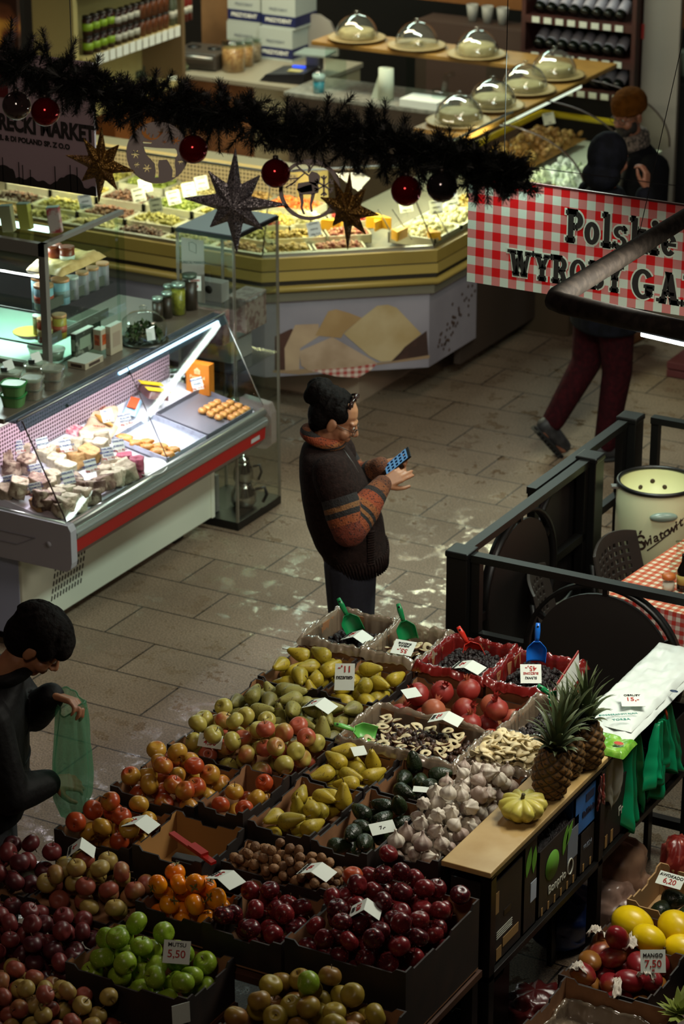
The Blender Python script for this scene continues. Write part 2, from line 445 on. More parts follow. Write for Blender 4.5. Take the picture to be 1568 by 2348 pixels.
table('stall_step','lowest dark step at the very front of the fruit stall',-5.03,-3.94,5.82,6.146,0.525)
table('stall_riser','dark riser under the green and plum red apples',-5.03,-3.935,6.147,6.44,0.553)
table('carton_stand','low dark stand under the tall carton of red apples',-3.79,-3.34,6.455,7.0,0.55)
table('front_stand','low dark stand under the dull yellow apples',-3.81,-3.315,6.03,6.45,0.57)
def tray(x0,x1,y0,y1,z0,h,label,cat='crate',group=None,out=CARDD,inn=CARD,notch=0.25,t=0.006,g=0.004,name='produce_tray',post=0.016):
 x0 += g; x1 -= g; y0 += g; y1 -= g
 cx_,cy_ = (x0 + x1) / 2,(y0 + y1) / 2; X,Y = (x1 - x0) / 2,(y1 - y0) / 2
 o = thing(name,label,cat,(cx_,cy_,z0),0,group)
 b = MB(); b.box2((-X,-Y,0),(X,Y,t),0); b.build('tray_floor',inn,o)
 def wall(nm,L,c,horizontal,sgn):
  c_ = min(0.05,L * 0.3)
  pts = [(-L,t),(L,t),(L,h + post),(L - c_ * 0.7,h + post),(L - c_,h),(L * notch,h),(L * notch * 0.8,h - 0.014),(-L * notch * 0.8,h - 0.014),(-L * notch,h),(-L + c_,h),(-L + c_ * 0.7,h + post),(-L,h + post)]
  n = len(pts); m = MB()
  # outside and inside skins in their own colours
  if horizontal: f = lambda p,q: (p[0],sgn * (Y - q),p[1])
  else: f = lambda p,q: (sgn * (X - q),p[0],p[1])
  vs = [f(p,0) for p in pts] + [f(p,t) for p in pts]
  m.add(vs,[tuple(range(n))],0); m.add(vs,[tuple(range(2 * n - 1,n - 1,-1))],1)
  m.add(vs,[(i,(i + 1) % n,n + (i + 1) % n,n + i) for i in range(n)],0)
  m.build(nm,[out,inn],o)
 wall('side_wall',X,None,True,-1); wall('side_wall',X,None,True,1)
 wall('end_wall',Y - t,None,False,-1); wall('end_wall',Y - t,None,False,1)
 return o
def liner(o,X,Y,h,mt,seed,over=0.035,name='plastic_liner'):
 """crumpled sheet pressed into a tray and folded over its rim"""
 m = MB()
 NU,NV = 64,50
 def fn(u,v):
  x = (u - 0.5) * 2; y = (v - 0.5) * 2
  e = max(abs(x),abs(y))
  k = min(1,e / 0.74) if e > 1e-6 else 0
  o1 = -0.016 + max(0,(e - 0.74) / 0.16) * 0.006 if e < 0.90 else -0.010 + (e - 0.90) / 0.10 * 0.024
  px = x / max(e,1e-6) * k * (X + o1); py = y / max(e,1e-6) * k * (Y + o1)
  if e < 0.74: z = 0.012
  elif e < 0.90: z = 0.012 + (e - 0.74) / 0.16 * (h + 0.010)
  else: z = h + 0.022 - max(0,(e - 0.95) / 0.05) * over
  q = mnoise.noise_vector(Vector((px * 16 + seed,py * 16,seed * 3.1)))
  q2 = mnoise.noise_vector(Vector((px * 45 + seed,py * 45,seed)))
  k = 0.3 if e < 0.74 else 0.9
  return (px + (q.x * 0.009 + q2.x * 0.006) * k,py + (q.y * 0.009 + q2.y * 0.006) * k,z + (q.z * 0.016 + q2.z * 0.012) * k)
 m.grid(fn,NU,NV)
 return m.build(name,mt,o)
# ================================================================== fruit shapes
def apple_mesh(name,mt,r=0.037,sq=0.92,seed=0,stem=True):
 prof = []
 N = 15
 for i in range(N + 1):
  a = PI * i / N
  rr = math.sin(a) * (1 + 0.06 * math.cos(a))
  z = -math.cos(a)
  d = math.exp(-(math.sin(a) / 0.36) ** 2)
  z *= (1 - 0.38 * d) if z > 0 else (1 - 0.22 * d)
  prof.append((max(rr,0) * r,z * r * sq))
 prof[0] = (0,prof[0][1]); prof[-1] = (0,prof[-1][1])
 m = MB()
 m.lathe(prof,18,0,mod=lambda R,z,a,i: (R * (1 + 0.025 * math.cos(5 * a + seed) * (0.5 - z / r / 2)),z))
 return m.mesh(name,mt)
def stem_mesh(name,z0,z1,r,mt,bend=0.006):
 m = MB(); m.tube([(0,0,z0),(bend * 0.3,0,(z0 + z1) / 2),(bend,0,z1)],[r,r * 0.9,r * 1.25],6)
 return m.mesh(name,mt)
STEMM = mat('fruit_stem','4a3218',0.8)
def pear_mesh(name,mt,seed=0):
 K_ = 0.93
 prof = [(0,-0.034),(0.008,-0.0355),(0.020,-0.033),(0.030,-0.022),(0.0345,-0.006),(0.0335,0.010),(0.029,0.026),(0.0225,0.042),(0.0175,0.055),(0.0135,0.066),(0.009,0.073),(0.004,0.0755),(0,0.0755)]
 prof = [(a * K_,b * K_) for a,b in prof]
 m = MB(); m.lathe(prof,18,0,mod=lambda R,z,a,i: (R * (1 + 0.05 * math.cos(2 * a + seed) + 0.03 * math.cos(3 * a + z * 40)),z + R * 0.08 * math.cos(a + seed)))
 return m.mesh(name,mt)
def avo_mesh(name,mt):
 prof = [(0,-0.032),(0.012,-0.031),(0.024,-0.024),(0.031,-0.010),(0.0315,0.004),(0.028,0.022),(0.021,0.040),(0.014,0.053),(0.007,0.060),(0,0.061)]
 m = MB(); m.lathe(prof,18); return m.mesh(name,mt)
def pom_mesh(name,mt,r=0.047):
 prof = [(math.sin(PI * i / 14) * r,-math.cos(PI * i / 14) * r * 0.93) for i in range(15)]
 prof[0] = (0,prof[0][1]); prof[-1] = (0,prof[-1][1])
 m = MB(); m.lathe(prof,20,0,mod=lambda R,z,a,i: (R * (1 + 0.03 * math.cos(6 * a) + 0.015 * math.cos(3 * a + z * 60)),z))
 return m.mesh(name,mt)
def pom_crown(name,mt,r=0.047):
 m = MB(); n = 12
 vs = []
 for k in range(n):
  a = 2 * PI * k / n; tip = k % 2 == 0
  vs += [(0.010 * math.cos(a),0.010 * math.sin(a),r * 0.90),((0.017 if tip else 0.011) * math.cos(a),(0.017 if tip else 0.011) * math.sin(a),r * 0.93 + (0.020 if tip else 0.009))]
 fs = [(2 * k,2 * ((k + 1) % n),2 * ((k + 1) % n) + 1,2 * k + 1) for k in range(n)]
 m.add(vs,fs); me = m.mesh(name,mt); return me
def garlic_mesh(name,mt,r=0.029):
 prof = [(0.16,-0.80),(0.5,-0.74),(0.88,-0.52),(1.0,-0.12),(0.93,0.26),(0.66,0.58),(0.36,0.80),(0.20,0.98),(0.15,1.22),(0.19,1.40)]
 m = MB(); m.lathe([(a * r,b * r) for a,b in prof],28,0,mod=lambda R,z,a,i: (R * (1 + (0.20 * abs(math.sin(3.5 * a)) - 0.13) * (1 if 0 < i < 7 else 0.4) + 0.02 * math.sin(11 * a)),z))
 return m.mesh(name,mt)
def walnut_mesh(name,mt,r=0.0165):
 m = MB()
 prof = [(math.sin(PI * i / 10),-math.cos(PI * i / 10)) for i in range(11)]; prof[0] = (0,-1); prof[-1] = (0,1)
 def md(R,z,a,i):
  k = 1 + 0.09 * mnoise.noise(Vector((R * math.cos(a) * 3,R * math.sin(a) * 3,z * 3))) + (0.07 if abs(math.sin(a)) < 0.25 else 0)
  return (R * k,z * 1.12 * k)
 m.lathe(prof,14,0,Matrix.Diagonal((r,r,r,1)),mod=md)
 return m.mesh(name,mt)
# ================================================================== dropping things into heaps
class Heap:
 def __init__(s): s.E = np.zeros((0,4))
 def fall(s,parts,x,y,floor):
  z = max(floor + r - dz for dx,dy,dz,r in parts)
  if len(s.E):
   for dx,dy,dz,r in parts:
    d2 = (s.E[:,0] - x - dx) ** 2 + (s.E[:,1] - y - dy) ** 2
    R2 = (s.E[:,3] + r) ** 2
    k = d2 < R2
    if k.any(): z = max(z,(s.E[k,2] + np.sqrt(R2[k] - d2[k])).max() - dz)
  return z
 def put(s,parts,x,y,z):
  s.E = np.vstack([s.E] + [np.array([[x + dx,y + dy,z + dz,r]]) for dx,dy,dz,r in parts])
def heap(n,reg,floor,cap,gen,cand=40,H=None,margin=1.0):
 """gen() -> (parts, rotation matrix); cap(x, y) -> highest allowed centre"""
 H = H or Heap(); out = []
 x0,x1,y0,y1 = reg; miss = 0
 while len(out) < n and miss < 4:
  best = None
  for _ in range(cand):
   parts,R = gen()
   ext = [max(abs(dx) + r for dx,dy,dz,r in parts) * margin,max(abs(dy) + r for dx,dy,dz,r in parts) * margin]
   if x1 - x0 < 2 * ext[0] or y1 - y0 < 2 * ext[1]: continue
   x = U(x0 + ext[0],x1 - ext[0]); y = U(y0 + ext[1],y1 - ext[1])
   z = H.fall(parts,x,y,floor)
   if z > cap(x,y): continue
   if best is None or z < best[0]: best = (z,x,y,parts,R)
  if best is None: miss += 1; continue
  z,x,y,parts,R = best
  H.put(parts,x,y,z); out.append((Vector((x,y,z)),R))
 return out
def randrot(maxtilt=PI):
 return (Matrix.Rotation(U(0,2 * PI),3,'Z') @ Matrix.Rotation(U(0,maxtilt),3,'X') @ Matrix.Rotation(U(0,2 * PI),3,'Z'))
def gen_round(r,tilt=PI):
 def g():
  return [(0,0,0,r)],randrot(tilt)
 return g
def gen_long(a,ra,b,rb,tilt=0.30,upright=0.04):
 def g():
  th = U(0,2 * PI); el = U(-0.15,tilt) if U(0,1) > upright else U(1.1,1.5)
  d = Vector((math.cos(th) * math.cos(el),math.sin(th) * math.cos(el),math.sin(el)))
  R = d.to_track_quat('Z','Y').to_matrix()
  return [(0,0,0,ra),(d.x * b,d.y * b,d.z * b,rb),(d.x * b * 0.5,d.y * b * 0.5,d.z * b * 0.5,(ra + rb) / 2)],R
 return g
def mound(reg,base,top,px=0.5,py=0.5,pw=1.6):
 """height limit: base at the edges, top at the peak"""
 x0,x1,y0,y1 = reg
 def c(x,y):
  u = (x - x0) / (x1 - x0); v = (y - y0) / (y1 - y0)
  du = (u - px) / (px if u < px else 1 - px + 1e-6); dv = (v - py) / (py if v < py else 1 - py + 1e-6)
  return base + (top - base) * max(0,1 - max(abs(du),abs(dv)) ** pw)
 return c
def place_fruit(spots,name,meshes,label,cat,group,stem=None,odd=None,sizes=(0.92,1.05),stemname='stem'):
 """one object per fruit, its stem a child; odd = {index: (label, mesh)}"""
 out = []
 for i,(p,R) in enumerate(spots):
  me = meshes[RNG.randrange(len(meshes))]
  lb,gp = label,group
  o = obj(name,me); o.location = p; o.rotation_euler = R.to_euler()
  s = U(*sizes); o.scale = (s,s,s)
  tag(o,lb,cat,gp)
  if stem is not None: obj(stemname,stem,o)
  out.append(o)
 return out
# ---- skins
YPEAR = fruitmat('yellow_pear_skin','a89226','8f8024',14,0.4,0.7,0.42,1,0.4,speck='5e4a1a')
GPEAR = fruitmat('green_pear_skin','8a8440','6a6430',12,0.4,0.65,0.5,1,0.5,speck='4a3a1c')
PINKA = fruitmat('blush_apple_skin','a69a4a','a8523a',9,0.40,0.62,0.36,1.0,0.9)
ORNGA = fruitmat('orange_red_apple_skin','b0852e','a2401c',9,0.36,0.56,0.32,1.0,0.7)
REDA = fruitmat('dark_red_apple_skin','681a1e','3e0e16',8,0.40,0.70,0.27,1.0,0.7,speck='9a3a30')
PLUMA = fruitmat('plum_red_apple_skin','6a2a2a','451a20',8,0.4,0.65,0.4,1.0,0.7)
BRWNA = fruitmat('russet_apple_skin','9a8444','8a4636',7,0.38,0.62,0.42,1.0,0.95)
GRNA = fruitmat('green_apple_skin','7f9a26','6c8a20',8,0.4,0.7,0.34,1.0,0.4,speck='a6b45a')
YELA = fruitmat('yellow_green_apple_skin','93802c','7d5426',6,0.45,0.75,0.38,1.0,0.8)
POMM = fruitmat('pomegranate_skin','8a2a24','a0583c',9,0.42,0.70,0.42,1.0,0.5)
KAKIM = fruitmat('persimmon_skin','e08a12','d0620a',8,0.4,0.7,0.25,1.0,0.5)
AVOM = fruitmat('avocado_skin','16200f','24301a',20,0.4,0.65,0.30,1.0,0.4,bump=0.5,bscale=130)
GARLM = fruitmat('garlic_skin','cdc4b4','a08c80',22,0.42,0.7,0.5,0.3,0.7)
WALM = fruitmat('walnut_shell','8a6642','6a4a2e',60,0.4,0.65,0.65,1.0,0.6,bump=0.6,bscale=120)
MANGM = fruitmat('mango_skin','8a5a26','7a1a20',7,0.36,0.55,0.3,1.0,0.8)
MELOM = fruitmat('yellow_melon_skin','e6c60c','d2b008',10,0.4,0.7,0.32,1.0,0.2)
ast = stem_mesh('apple_stem',0.018,0.040,0.0016,STEMM)
pst = stem_mesh('pear_stem',0.067,0.089,0.0017,STEMM,0.008)
A = lambda nm,mt,r=0.037: [apple_mesh(nm,mt,r,0.92,0),apple_mesh(nm,mt,r,0.86,1.7)]
# ---- trays and their fruit, from the aisle end backwards (x0, x1, y0, y1)
ZT = 0.765
def fruit_tray(reg,z0,h,tlabel,fname,meshes,gen,n,top,flabel,cat,group,stem=None,px=0.5,py=0.5,tray_on=True,base_off=0.022,sizes=(0.89,0.96),pw=1.6,cand=40,inset=0.012,margin=1.0):
 if tray_on: tray(*reg,z0,h,tlabel)
 r = (reg[0] + inset,reg[1] - inset,reg[2] + inset,reg[3] - inset)
 spots = heap(n,r,z0 + 0.008,mound(r,z0 + h + base_off,z0 + h + top,px,py,pw),gen,cand,None,margin)
 return place_fruit(spots,fname,meshes,flabel,cat,group,stem,sizes=sizes)
PG = gen_long(0,0.0305,0.048,0.014)
PM = [pear_mesh('pear',YPEAR,0),pear_mesh('pear',YPEAR,2)]
GPM = [pear_mesh('pear',GPEAR,0),pear_mesh('pear',GPEAR,2)]
AG = gen_round(0.0355)
# row of pears behind
fruit_tray((-4.765,-4.50,7.965,8.285),ZT,0.105,'cardboard tray of yellow pears at the aisle corner below the dried fruit','pear',PM,PG,44,0.055,'ripe yellow pear in the aisle corner tray below the dried fruit boxes','pear','yellow pears at the aisle corner',pst,0.4,0.6)
fruit_tray((-4.495,-4.265,7.965,8.285),ZT,0.105,'cardboard tray of yellow pears beside the pomegranates','pear',PM,PG,34,0.045,'ripe yellow pear in the tray beside the pomegranates','pear','yellow pears beside the pomegranates',pst,0.5,0.4)
fruit_tray((-4.255,-3.76,7.965,8.285),ZT,0.09,'cardboard tray heaped with pomegranates','pomegranate',[pom_mesh('pomegranate',POMM)],gen_round(0.045,1.3),34,0.075,'red pomegranate in the heap between yellow pears and pineapples','pomegranate','pomegranates heaped in a tray',pom_crown('pomegranate_crown',POMM),0.65,0.6)
# green pears, then the apples that lie against them
fruit_tray((-4.765,-4.255,7.645,7.96),ZT,0.10,'cardboard tray of dull green pears along the aisle','pear',GPM,PG,66,0.07,'dull green pear with russet skin in the tray behind the blush apples','pear','green pears behind the blush apples',pst,0.4,0.5)
fruit_tray((-4.765,-4.245,7.33,7.64),ZT,0.10,'cardboard tray heaped with blush apples along the aisle','blush_apple',A('blush_apple',PINKA),AG,90,0.125,'pale green and pink blush apple in the heap before the green pears','apple','blush apples before the green pears',ast,0.5,0.6,base_off=0.045)
fruit_tray((-4.24,-3.99,7.385,7.66),ZT,0.09,'small cardboard tray of speckled pears between blush apples and avocados','pear',PM,PG,25,0.04,'yellow speckled pear in the small tray between blush apples and avocados','pear','pears between blush apples and avocados',pst)
AVG = gen_long(0,0.031,0.04,0.017,0.25,0.05)
AVS = avo_mesh('avocado',AVOM)
AVST = stem_mesh('avocado_stem',0.058,0.064,0.003,STEMM,0)
fruit_tray((-3.985,-3.75,7.42,7.68),ZT,0.09,'cardboard tray of avocados beside the garlic','avocado',[AVS],AVG,20,0.03,'dark green avocado in the upper tray beside the garlic','avocado','avocados in the upper tray',AVST)
fruit_tray((-4.235,-3.985,7.0,7.375),ZT,0.09,'cardboard tray of bright yellow pears behind the walnuts','pear',PM,PG,38,0.045,'bright yellow green pear in the tray right behind the walnuts','pear','pears behind the walnuts',pst,0.5,0.6)
fruit_tray((-3.98,-3.76,6.985,7.41),ZT,0.09,'cardboard tray of avocados next to the walnuts and garlic','avocado',[AVS],AVG,17,0.012,'dark green avocado in the lower tray next to the walnuts','avocado','avocados in the lower tray',AVST,0.5,0.55)
fruit_tray((-4.43,-4.245,7.0,7.325),ZT,0.11,'half empty cardboard tray with a few apples','orange_apple',A('orange_apple',ORNGA,0.036),AG,9,-0.01,'orange blush apple in the half empty tray','apple','apples in the half empty tray',ast)
fruit_tray((-4.79,-4.44,7.0,7.325),ZT,0.08,'cardboard tray of orange red apples along the aisle','orange_apple',A('orange_apple',ORNGA,0.039),gen_round(0.0375),52,0.11,'large orange red apple in the aisle tray beside the half empty tray','apple','orange red apples beside the half empty tray',ast,0.55,0.5,base_off=0.045)
fruit_tray((-4.82,-4.51,6.70,6.985),0.69,0.12,'cardboard tray of red yellow apples beside the empty carton','orange_apple',A('orange_apple',ORNGA,0.039),gen_round(0.0375),46,0.09,'large red and yellow apple in the aisle tray beside the empty carton','apple','red yellow apples beside the empty carton',ast,0.5,0.6,base_off=0.045)
# the empty carton, with a printed carton and a red strip leaning in it
tray(-4.505,-4.225,6.70,6.985,0.70,0.135,'empty brown cardboard carton between orange apples and walnuts',out=CARDD,inn=mat('inner_cardboard','a0743c',0.8))
pc = thing('printed_carton','black carton printed with red fruit leaning in the empty carton','carton',(-4.30,6.755,0.708),0.12)
b = MB(); b.box((0,0,0.06),(0.13,0.04,0.12)); b.build('carton_body',CARDD,pc,bevel=0.003)
for k in range(3):
 b = MB(); b.lathe([(0,0),(0.011,0),(0.011,0.001),(0,0.001)],14,0,Matrix.Translation((-0.04 + 0.04 * k,-0.0205,0.075 - 0.014 * (k == 1))) @ Matrix.Rotation(PI / 2,4,'X')); b.build('fruit_print',mat('faded_red_print','8a3420',0.7),pc)
rs = MB(); rs.bar((-4.405,6.80,0.872),(-4.185,6.71,0.862),0.022,0.010); rs.bar((-4.30,6.757,0.876),(-4.23,6.728,0.873),0.03,0.012)
tag(rs.build('red_strip',mat('red_strip_plastic','94160f',0.35)),'long red plastic strip lying across the black printed carton','strip')
# walnuts
wreg = (-4.22,-3.80,6.80,6.98)
tray(*wreg,0.70,0.10,'cardboard tray brimming with walnuts')
r = (wreg[0] + .01,wreg[1] - .01,wreg[2] + .01,wreg[3] - .01)
sp = heap(290,r,0.765,mound(r,0.81,0.875,0.55,0.7,1.5),gen_round(0.0162),30)
place_fruit(sp,'walnut',[walnut_mesh('walnut',WALM)],'brown walnut in its shell in the heap behind the red apples','walnut','walnuts heaped in a tray',sizes=(0.92,1.06))
fb = MB(); fb.box2((wreg[0] + .012,wreg[2] + .012,0.707),(wreg[1] - .012,wreg[3] - .012,0.764)); tag(fb.build('packing_sheet',CARD),'folded cardboard sheet under the walnuts','cardboard')
# persimmons
KAK = apple_mesh('persimmon',KAKIM,0.036,0.86)
def calyx():
 m = MB()
 for k in range(4):
  a = k * PI / 2; m.add([(0,0,0.0305),(0.010 * math.cos(a - 0.5),0.010 * math.sin(a - 0.5),0.0305),(0.021 * math.cos(a),0.021 * math.sin(a),0.0325),(0.010 * math.cos(a + 0.5),0.010 * math.sin(a + 0.5),0.0305)],[(0,1,2,3)])
 m.tube([(0,0,0.026),(0,0,0.036)],0.0022,6)
 return m.mesh('calyx',mat('calyx_green','5a5a2a',0.7))
kreg = (-4.365,-4.065,6.50,6.70)
tray(*kreg,0.67,0.09,'small cardboard tray of bright orange persimmons')
r = (kreg[0] + .01,kreg[1] - .01,kreg[2] + .01,kreg[3] - .01)
place_fruit(heap(30,r,0.68,mound(r,0.79,0.875,0.45,0.6),gen_round(0.034,2.2)),'persimmon',[KAK],'glossy orange persimmon with dry calyx in the small tray','persimmon','orange persimmons in a small tray',calyx(),stemname='calyx')
# red apples: two cartons
R1 = A('red_apple',REDA,0.0365)
fruit_tray((-4.09,-3.79,6.47,6.795),0.665,0.11,'cardboard carton of dark red apples in front of the walnuts','red_apple',R1,AG,56,0.07,'dark red apple in the carton in front of the walnuts','apple','dark red apples in front of the walnuts',ast,0.6,0.8,base_off=0.04)
reds = fruit_tray((-3.785,-3.345,6.47,6.99),0.56,0.245,'tall dark carton of dark red apples by the plank end','red_apple',R1,AG,205,0.135,'dark red apple in the tall carton by the plank end','apple','dark red apples by the plank end',ast,0.25,0.9,pw=1.5,base_off=0.04)
# one odd yellow-red apple among the reds
ya = apple_mesh('apple',ORNGA,0.037)
best = max(reds,key=lambda o: -abs(o.location.x + 3.70) - abs(o.location.y - 6.80) + o.location.z)
best.data = ya; best['label'] = 'lone yellow and red apple lying on the dark red apples'; del best['group']
# left front corner
def FL(reg,z0,h,*a,**k):
 a = list(a); a[5] += h - 0.03; a[4] = int(a[4] * 1.25)
 return fruit_tray(reg,z0,0.03,*a,base_off=0.045 + h - 0.03,inset=0.0,margin=0.8,**k)
FL((-5.02,-4.76,6.44,6.69),0.66,0.065,'cardboard tray of dull red apples nearest the boy','plum_apple',A('plum_apple',PLUMA),AG,34,0.09,'dull red apple in the tray nearest the boy','apple','dull red apples nearest the boy',ast)
FL((-4.755,-4.385,6.44,6.69),0.665,0.07,'cardboard tray of russet apples left of the persimmons','russet_apple',A('russet_apple',BRWNA),AG,62,0.11,'brown and pink russet apple in the tray left of the persimmons','apple','russet apples left of the persimmons',ast)
FL((-5.02,-4.73,6.15,6.435),0.56,0.10,'cardboard tray of plum red apples at the left picture edge','plum_apple',A('plum_apple',PLUMA,0.035),gen_round(0.034),56,0.11,'plum red apple in the shaded tray at the left picture edge','apple','plum red apples at the left edge',ast)
FL((-4.725,-4.41,6.15,6.435),0.56,0.10,'cardboard tray of plum red apples left of the green apples','plum_apple',A('plum_apple',PLUMA,0.035),gen_round(0.034),64,0.12,'plum red apple in the shaded tray left of the green apples','apple','plum red apples left of the green apples',ast)
FL((-5.02,-4.66,5.84,6.145),0.53,0.075,'cardboard tray of small brown apples in the bottom left corner','russet_apple',A('russet_apple',BRWNA,0.033),gen_round(0.032),84,0.125,'small brown apple in the bottom left corner tray','apple','small brown apples in the bottom left corner',ast)
FL((-4.655,-4.17,5.84,6.145),0.53,0.075,'cardboard tray of small brown apples below the plum red ones','russet_apple',A('russet_apple',BRWNA,0.033),gen_round(0.032),118,0.135,'small brown apple in the tray below the green and plum apples','apple','small brown apples below the green ones',ast)
fruit_tray((-4.405,-3.94,6.15,6.44),0.555,0.15,'cardboard tray of bright green apples','green_apple',A('green_apple',GRNA,0.041),gen_round(0.040),66,0.125,'shiny bright green apple in the tray in front of the persimmons','apple','bright green apples',ast,0.35,0.75,base_off=0.035)
yel = fruit_tray((-3.80,-3.32,6.06,6.44),0.575,0.12,'cardboard tray of dull yellow apples at the front','yellow_apple',A('yellow_apple',YELA,0.041),gen_round(0.040),72,0.14,'dull yellow brown apple in the tray at the bottom middle','apple','dull yellow apples at the front',ast,0.5,0.75)
best = max(yel,key=lambda o: o.location.z)
best.data = apple_mesh('apple',GRNA,0.041); best['label'] = 'single green apple on top of the dull yellow apples'; del best['group']
# garlic
greg = (-3.745,-3.525,7.04,7.73)
tray(*greg,ZT,0.10,'long cardboard tray heaped with garlic along the plank')
r = (greg[0] + .006,greg[1] - .006,greg[2] + .01,greg[3] - .01)
GM = [garlic_mesh('garlic_bulb',GARLM),garlic_mesh('garlic_bulb',GARLM,0.026)]
place_fruit(heap(165,r,ZT + 0.01,mound(r,0.885,1.0,0.45,0.65,1.5),lambda: ([(0,0,0,0.0275)],randrot(1.5)),40),'garlic_bulb',GM,'whitish garlic bulb in the heap along the wooden plank','garlic','garlic heaped along the plank',sizes=(0.9,1.1))
# ---- dried fruit boxes at the back of the stall
def lumps(name,reg,z0,top,n,rr,mats,mat_p,px=0.5,py=0.5,label=None,cat=None,parent=None,seed=0,flat=1.0,sg=6,pw=1.6,off=(0,0,0)):
 """loose small stuff nobody could count, as one heap mesh"""
 rg = random.Random(seed); m = MB()
 hf = mound(reg,z0,top,px,py,pw)
 N = 14
 x0,x1,y0,y1 = reg
 m.grid(lambda u,v: (x0 + (x1 - x0) * u - off[0],y0 + (y1 - y0) * v - off[1],hf(x0 + (x1 - x0) * u,y0 + (y1 - y0) * v) - rr * 0.4 - off[2]),N,N,0)
 for _ in range(n):
  x = rg.uniform(x0 + rr,x1 - rr); y = rg.uniform(y0 + rr,y1 - rr)
  s = rr * rg.uniform(0.7,1.2)
  T = Matrix.Translation((x - off[0],y - off[1],hf(x,y) + rg.uniform(-0.2,0.9) * rr - off[2])) @ Euler((rg.uniform(0,6),rg.uniform(0,6),rg.uniform(0,6))).to_matrix().to_4x4()
  mi = 0; q = rg.random(); acc = 0
  for i,p in enumerate(mat_p):
   acc += p
   if q < acc: mi = i; break
  m.sphere((0,0,0),s,sg,mi,(1,rg.uniform(0.6,0.9),rg.uniform(0.45,0.8) * flat),T)
 o = m.build(name,mats,parent)
 tag(o,label,cat,None,'stuff')
 return o
PRUNE = mat('prune_skin','120a0a',0.5,n=(40,'221011',0.4,0.7),bump=(120,0.8))
DAPP = mat('dried_apple_flesh','c9bd96',0.6,n=(30,'a58c58',0.5,0.8),rnd=0.2)
DAPRIM = mat('dried_apple_rim','5a3416',0.6)
DAPR = mat('dried_fruit_brown','4a2c16',0.55,n=(30,'2c180c',0.4,0.65),rnd=0.3)
DPALE = mat('pale_dried_apple','d8caa0',0.6,n=(25,'b69a58',0.5,0.8),rnd=0.2)
def dbox(x0,x1,y0,y1,z0,h,label,film,seed):
 o = tray(x0,x1,y0,y1,z0,h,label,out=CARD,inn=CARD,name='dried_fruit_box',notch=0.1,post=0.004)
 liner(o,(x1 - x0) / 2,(y1 - y0) / 2,h,film,seed)
 return o
dbox(-4.765,-4.495,8.295,8.60,ZT,0.14,'film lined box of dark prunes at the aisle end of the back row',FILM,1)
dbox(-4.49,-4.265,8.295,8.60,ZT,0.14,'film lined box of dried apple slices in the back row',FILM,2)
dbox(-4.26,-3.98,8.295,8.60,ZT,0.14,'red lined box of prunes with the red scoop',REDFILM,3)
dbox(-3.975,-3.70,8.295,8.60,ZT,0.14,'red lined box of prunes with the blue scoop',REDFILM,4)
dbox(-4.245,-3.78,7.655,7.955,ZT,0.12,'film lined box of dried apple rings and brown dried fruit',FILM,5)
dbox(-3.775,-3.525,7.735,7.955,ZT,0.11,'film lined box of pale dried apple slices behind the garlic',FILM,6)
dbox(-3.755,-3.525,7.965,8.285,ZT,0.13,'film lined box of prunes behind the pineapples',FILM,7)
lumps('prunes',(-4.735,-4.525,8.33,8.57),0.83,0.885,200,0.014,[PRUNE],[1],0.6,0.5,'heap of black prunes below the leftmost green scoop','prunes',seed=1)
lumps('prunes',(-4.235,-4.01,8.33,8.57),0.85,0.925,330,0.013,[PRUNE],[1],0.6,0.5,'heap of black prunes below the red scoop','prunes',seed=2)
lumps('prunes',(-3.945,-3.73,8.33,8.57),0.85,0.92,300,0.013,[PRUNE],[1],0.4,0.5,'heap of black prunes below the blue scoop','prunes',seed=3)
lumps('prunes',(-3.73,-3.55,7.99,8.26),0.84,0.885,220,0.013,[PRUNE],[1],0.5,0.5,'heap of black prunes behind the pineapples','prunes',seed=4)
lumps('dried_fruit_pieces',(-4.215,-3.81,7.685,7.925),0.83,0.885,330,0.015,[DAPR,mat('dried_fruit_dark','24130a',0.5)],[0.6,0.4],0.55,0.5,'heap of brown dried fruit pieces among the apple rings','dried fruit',seed=5)
lumps('dried_apple_pieces',(-3.75,-3.55,7.76,7.93),0.84,0.90,100,0.015,[DPALE],[1],0.5,0.5,'pale broken pieces under the pale dried apple slices','dried fruit',seed=6)
lumps('dried_apple_pieces',(-4.46,-4.295,8.33,8.57),0.82,0.87,90,0.016,[DAPR],[1],0.5,0.5,'brown broken pieces under the dried apple slices of the back row','dried fruit',seed=7)
def ring_mesh(name,mt,R=0.026,hole=0.010,t=0.004,seed=0,curl=0.25):
 m = MB()
 sec = [(hole,-t / 2),(R,-t / 2),(R + 0.001,0),(R,t / 2),(hole,t / 2),(hole - 0.001,0)]
 n = 24; vs = []; fs = []; k = len(sec)
 for i in range(n):
  a = 2 * PI * i / n
  w_ = 1 + 0.04 * math.sin(2 * a + seed)
  zz = curl * R * 0.35 * math.cos(2 * a + seed)
  for (r,z) in sec: vs.append((r * w_ * math.cos(a),r * w_ * math.sin(a),z + zz * r / R))
 for i in range(n):
  j = (i + 1) % n
  for q in range(k):
   q2 = (q + 1) % k; fs.append((i * k + q,j * k + q,j * k + q2,i * k + q2))
 m.add(vs,fs,[1 if q in (1,2) else 0 for i in range(n) for q in range(k)],True); return m.mesh(name,[mt,DAPRIM if mt is DAPP else mt])
RINGS = [ring_mesh('dried_apple_ring',DAPP,0.026,0.010,0.006,s,c) for s,c in ((0,.2),(1.5,.5),(3,.8))]
PRINGS = [ring_mesh('dried_apple_slice',DPALE,0.026,h_,0.006,s,c) for s,c,h_ in ((0,.3,.010),(1.5,.6,.004),(3,.8,.002))]
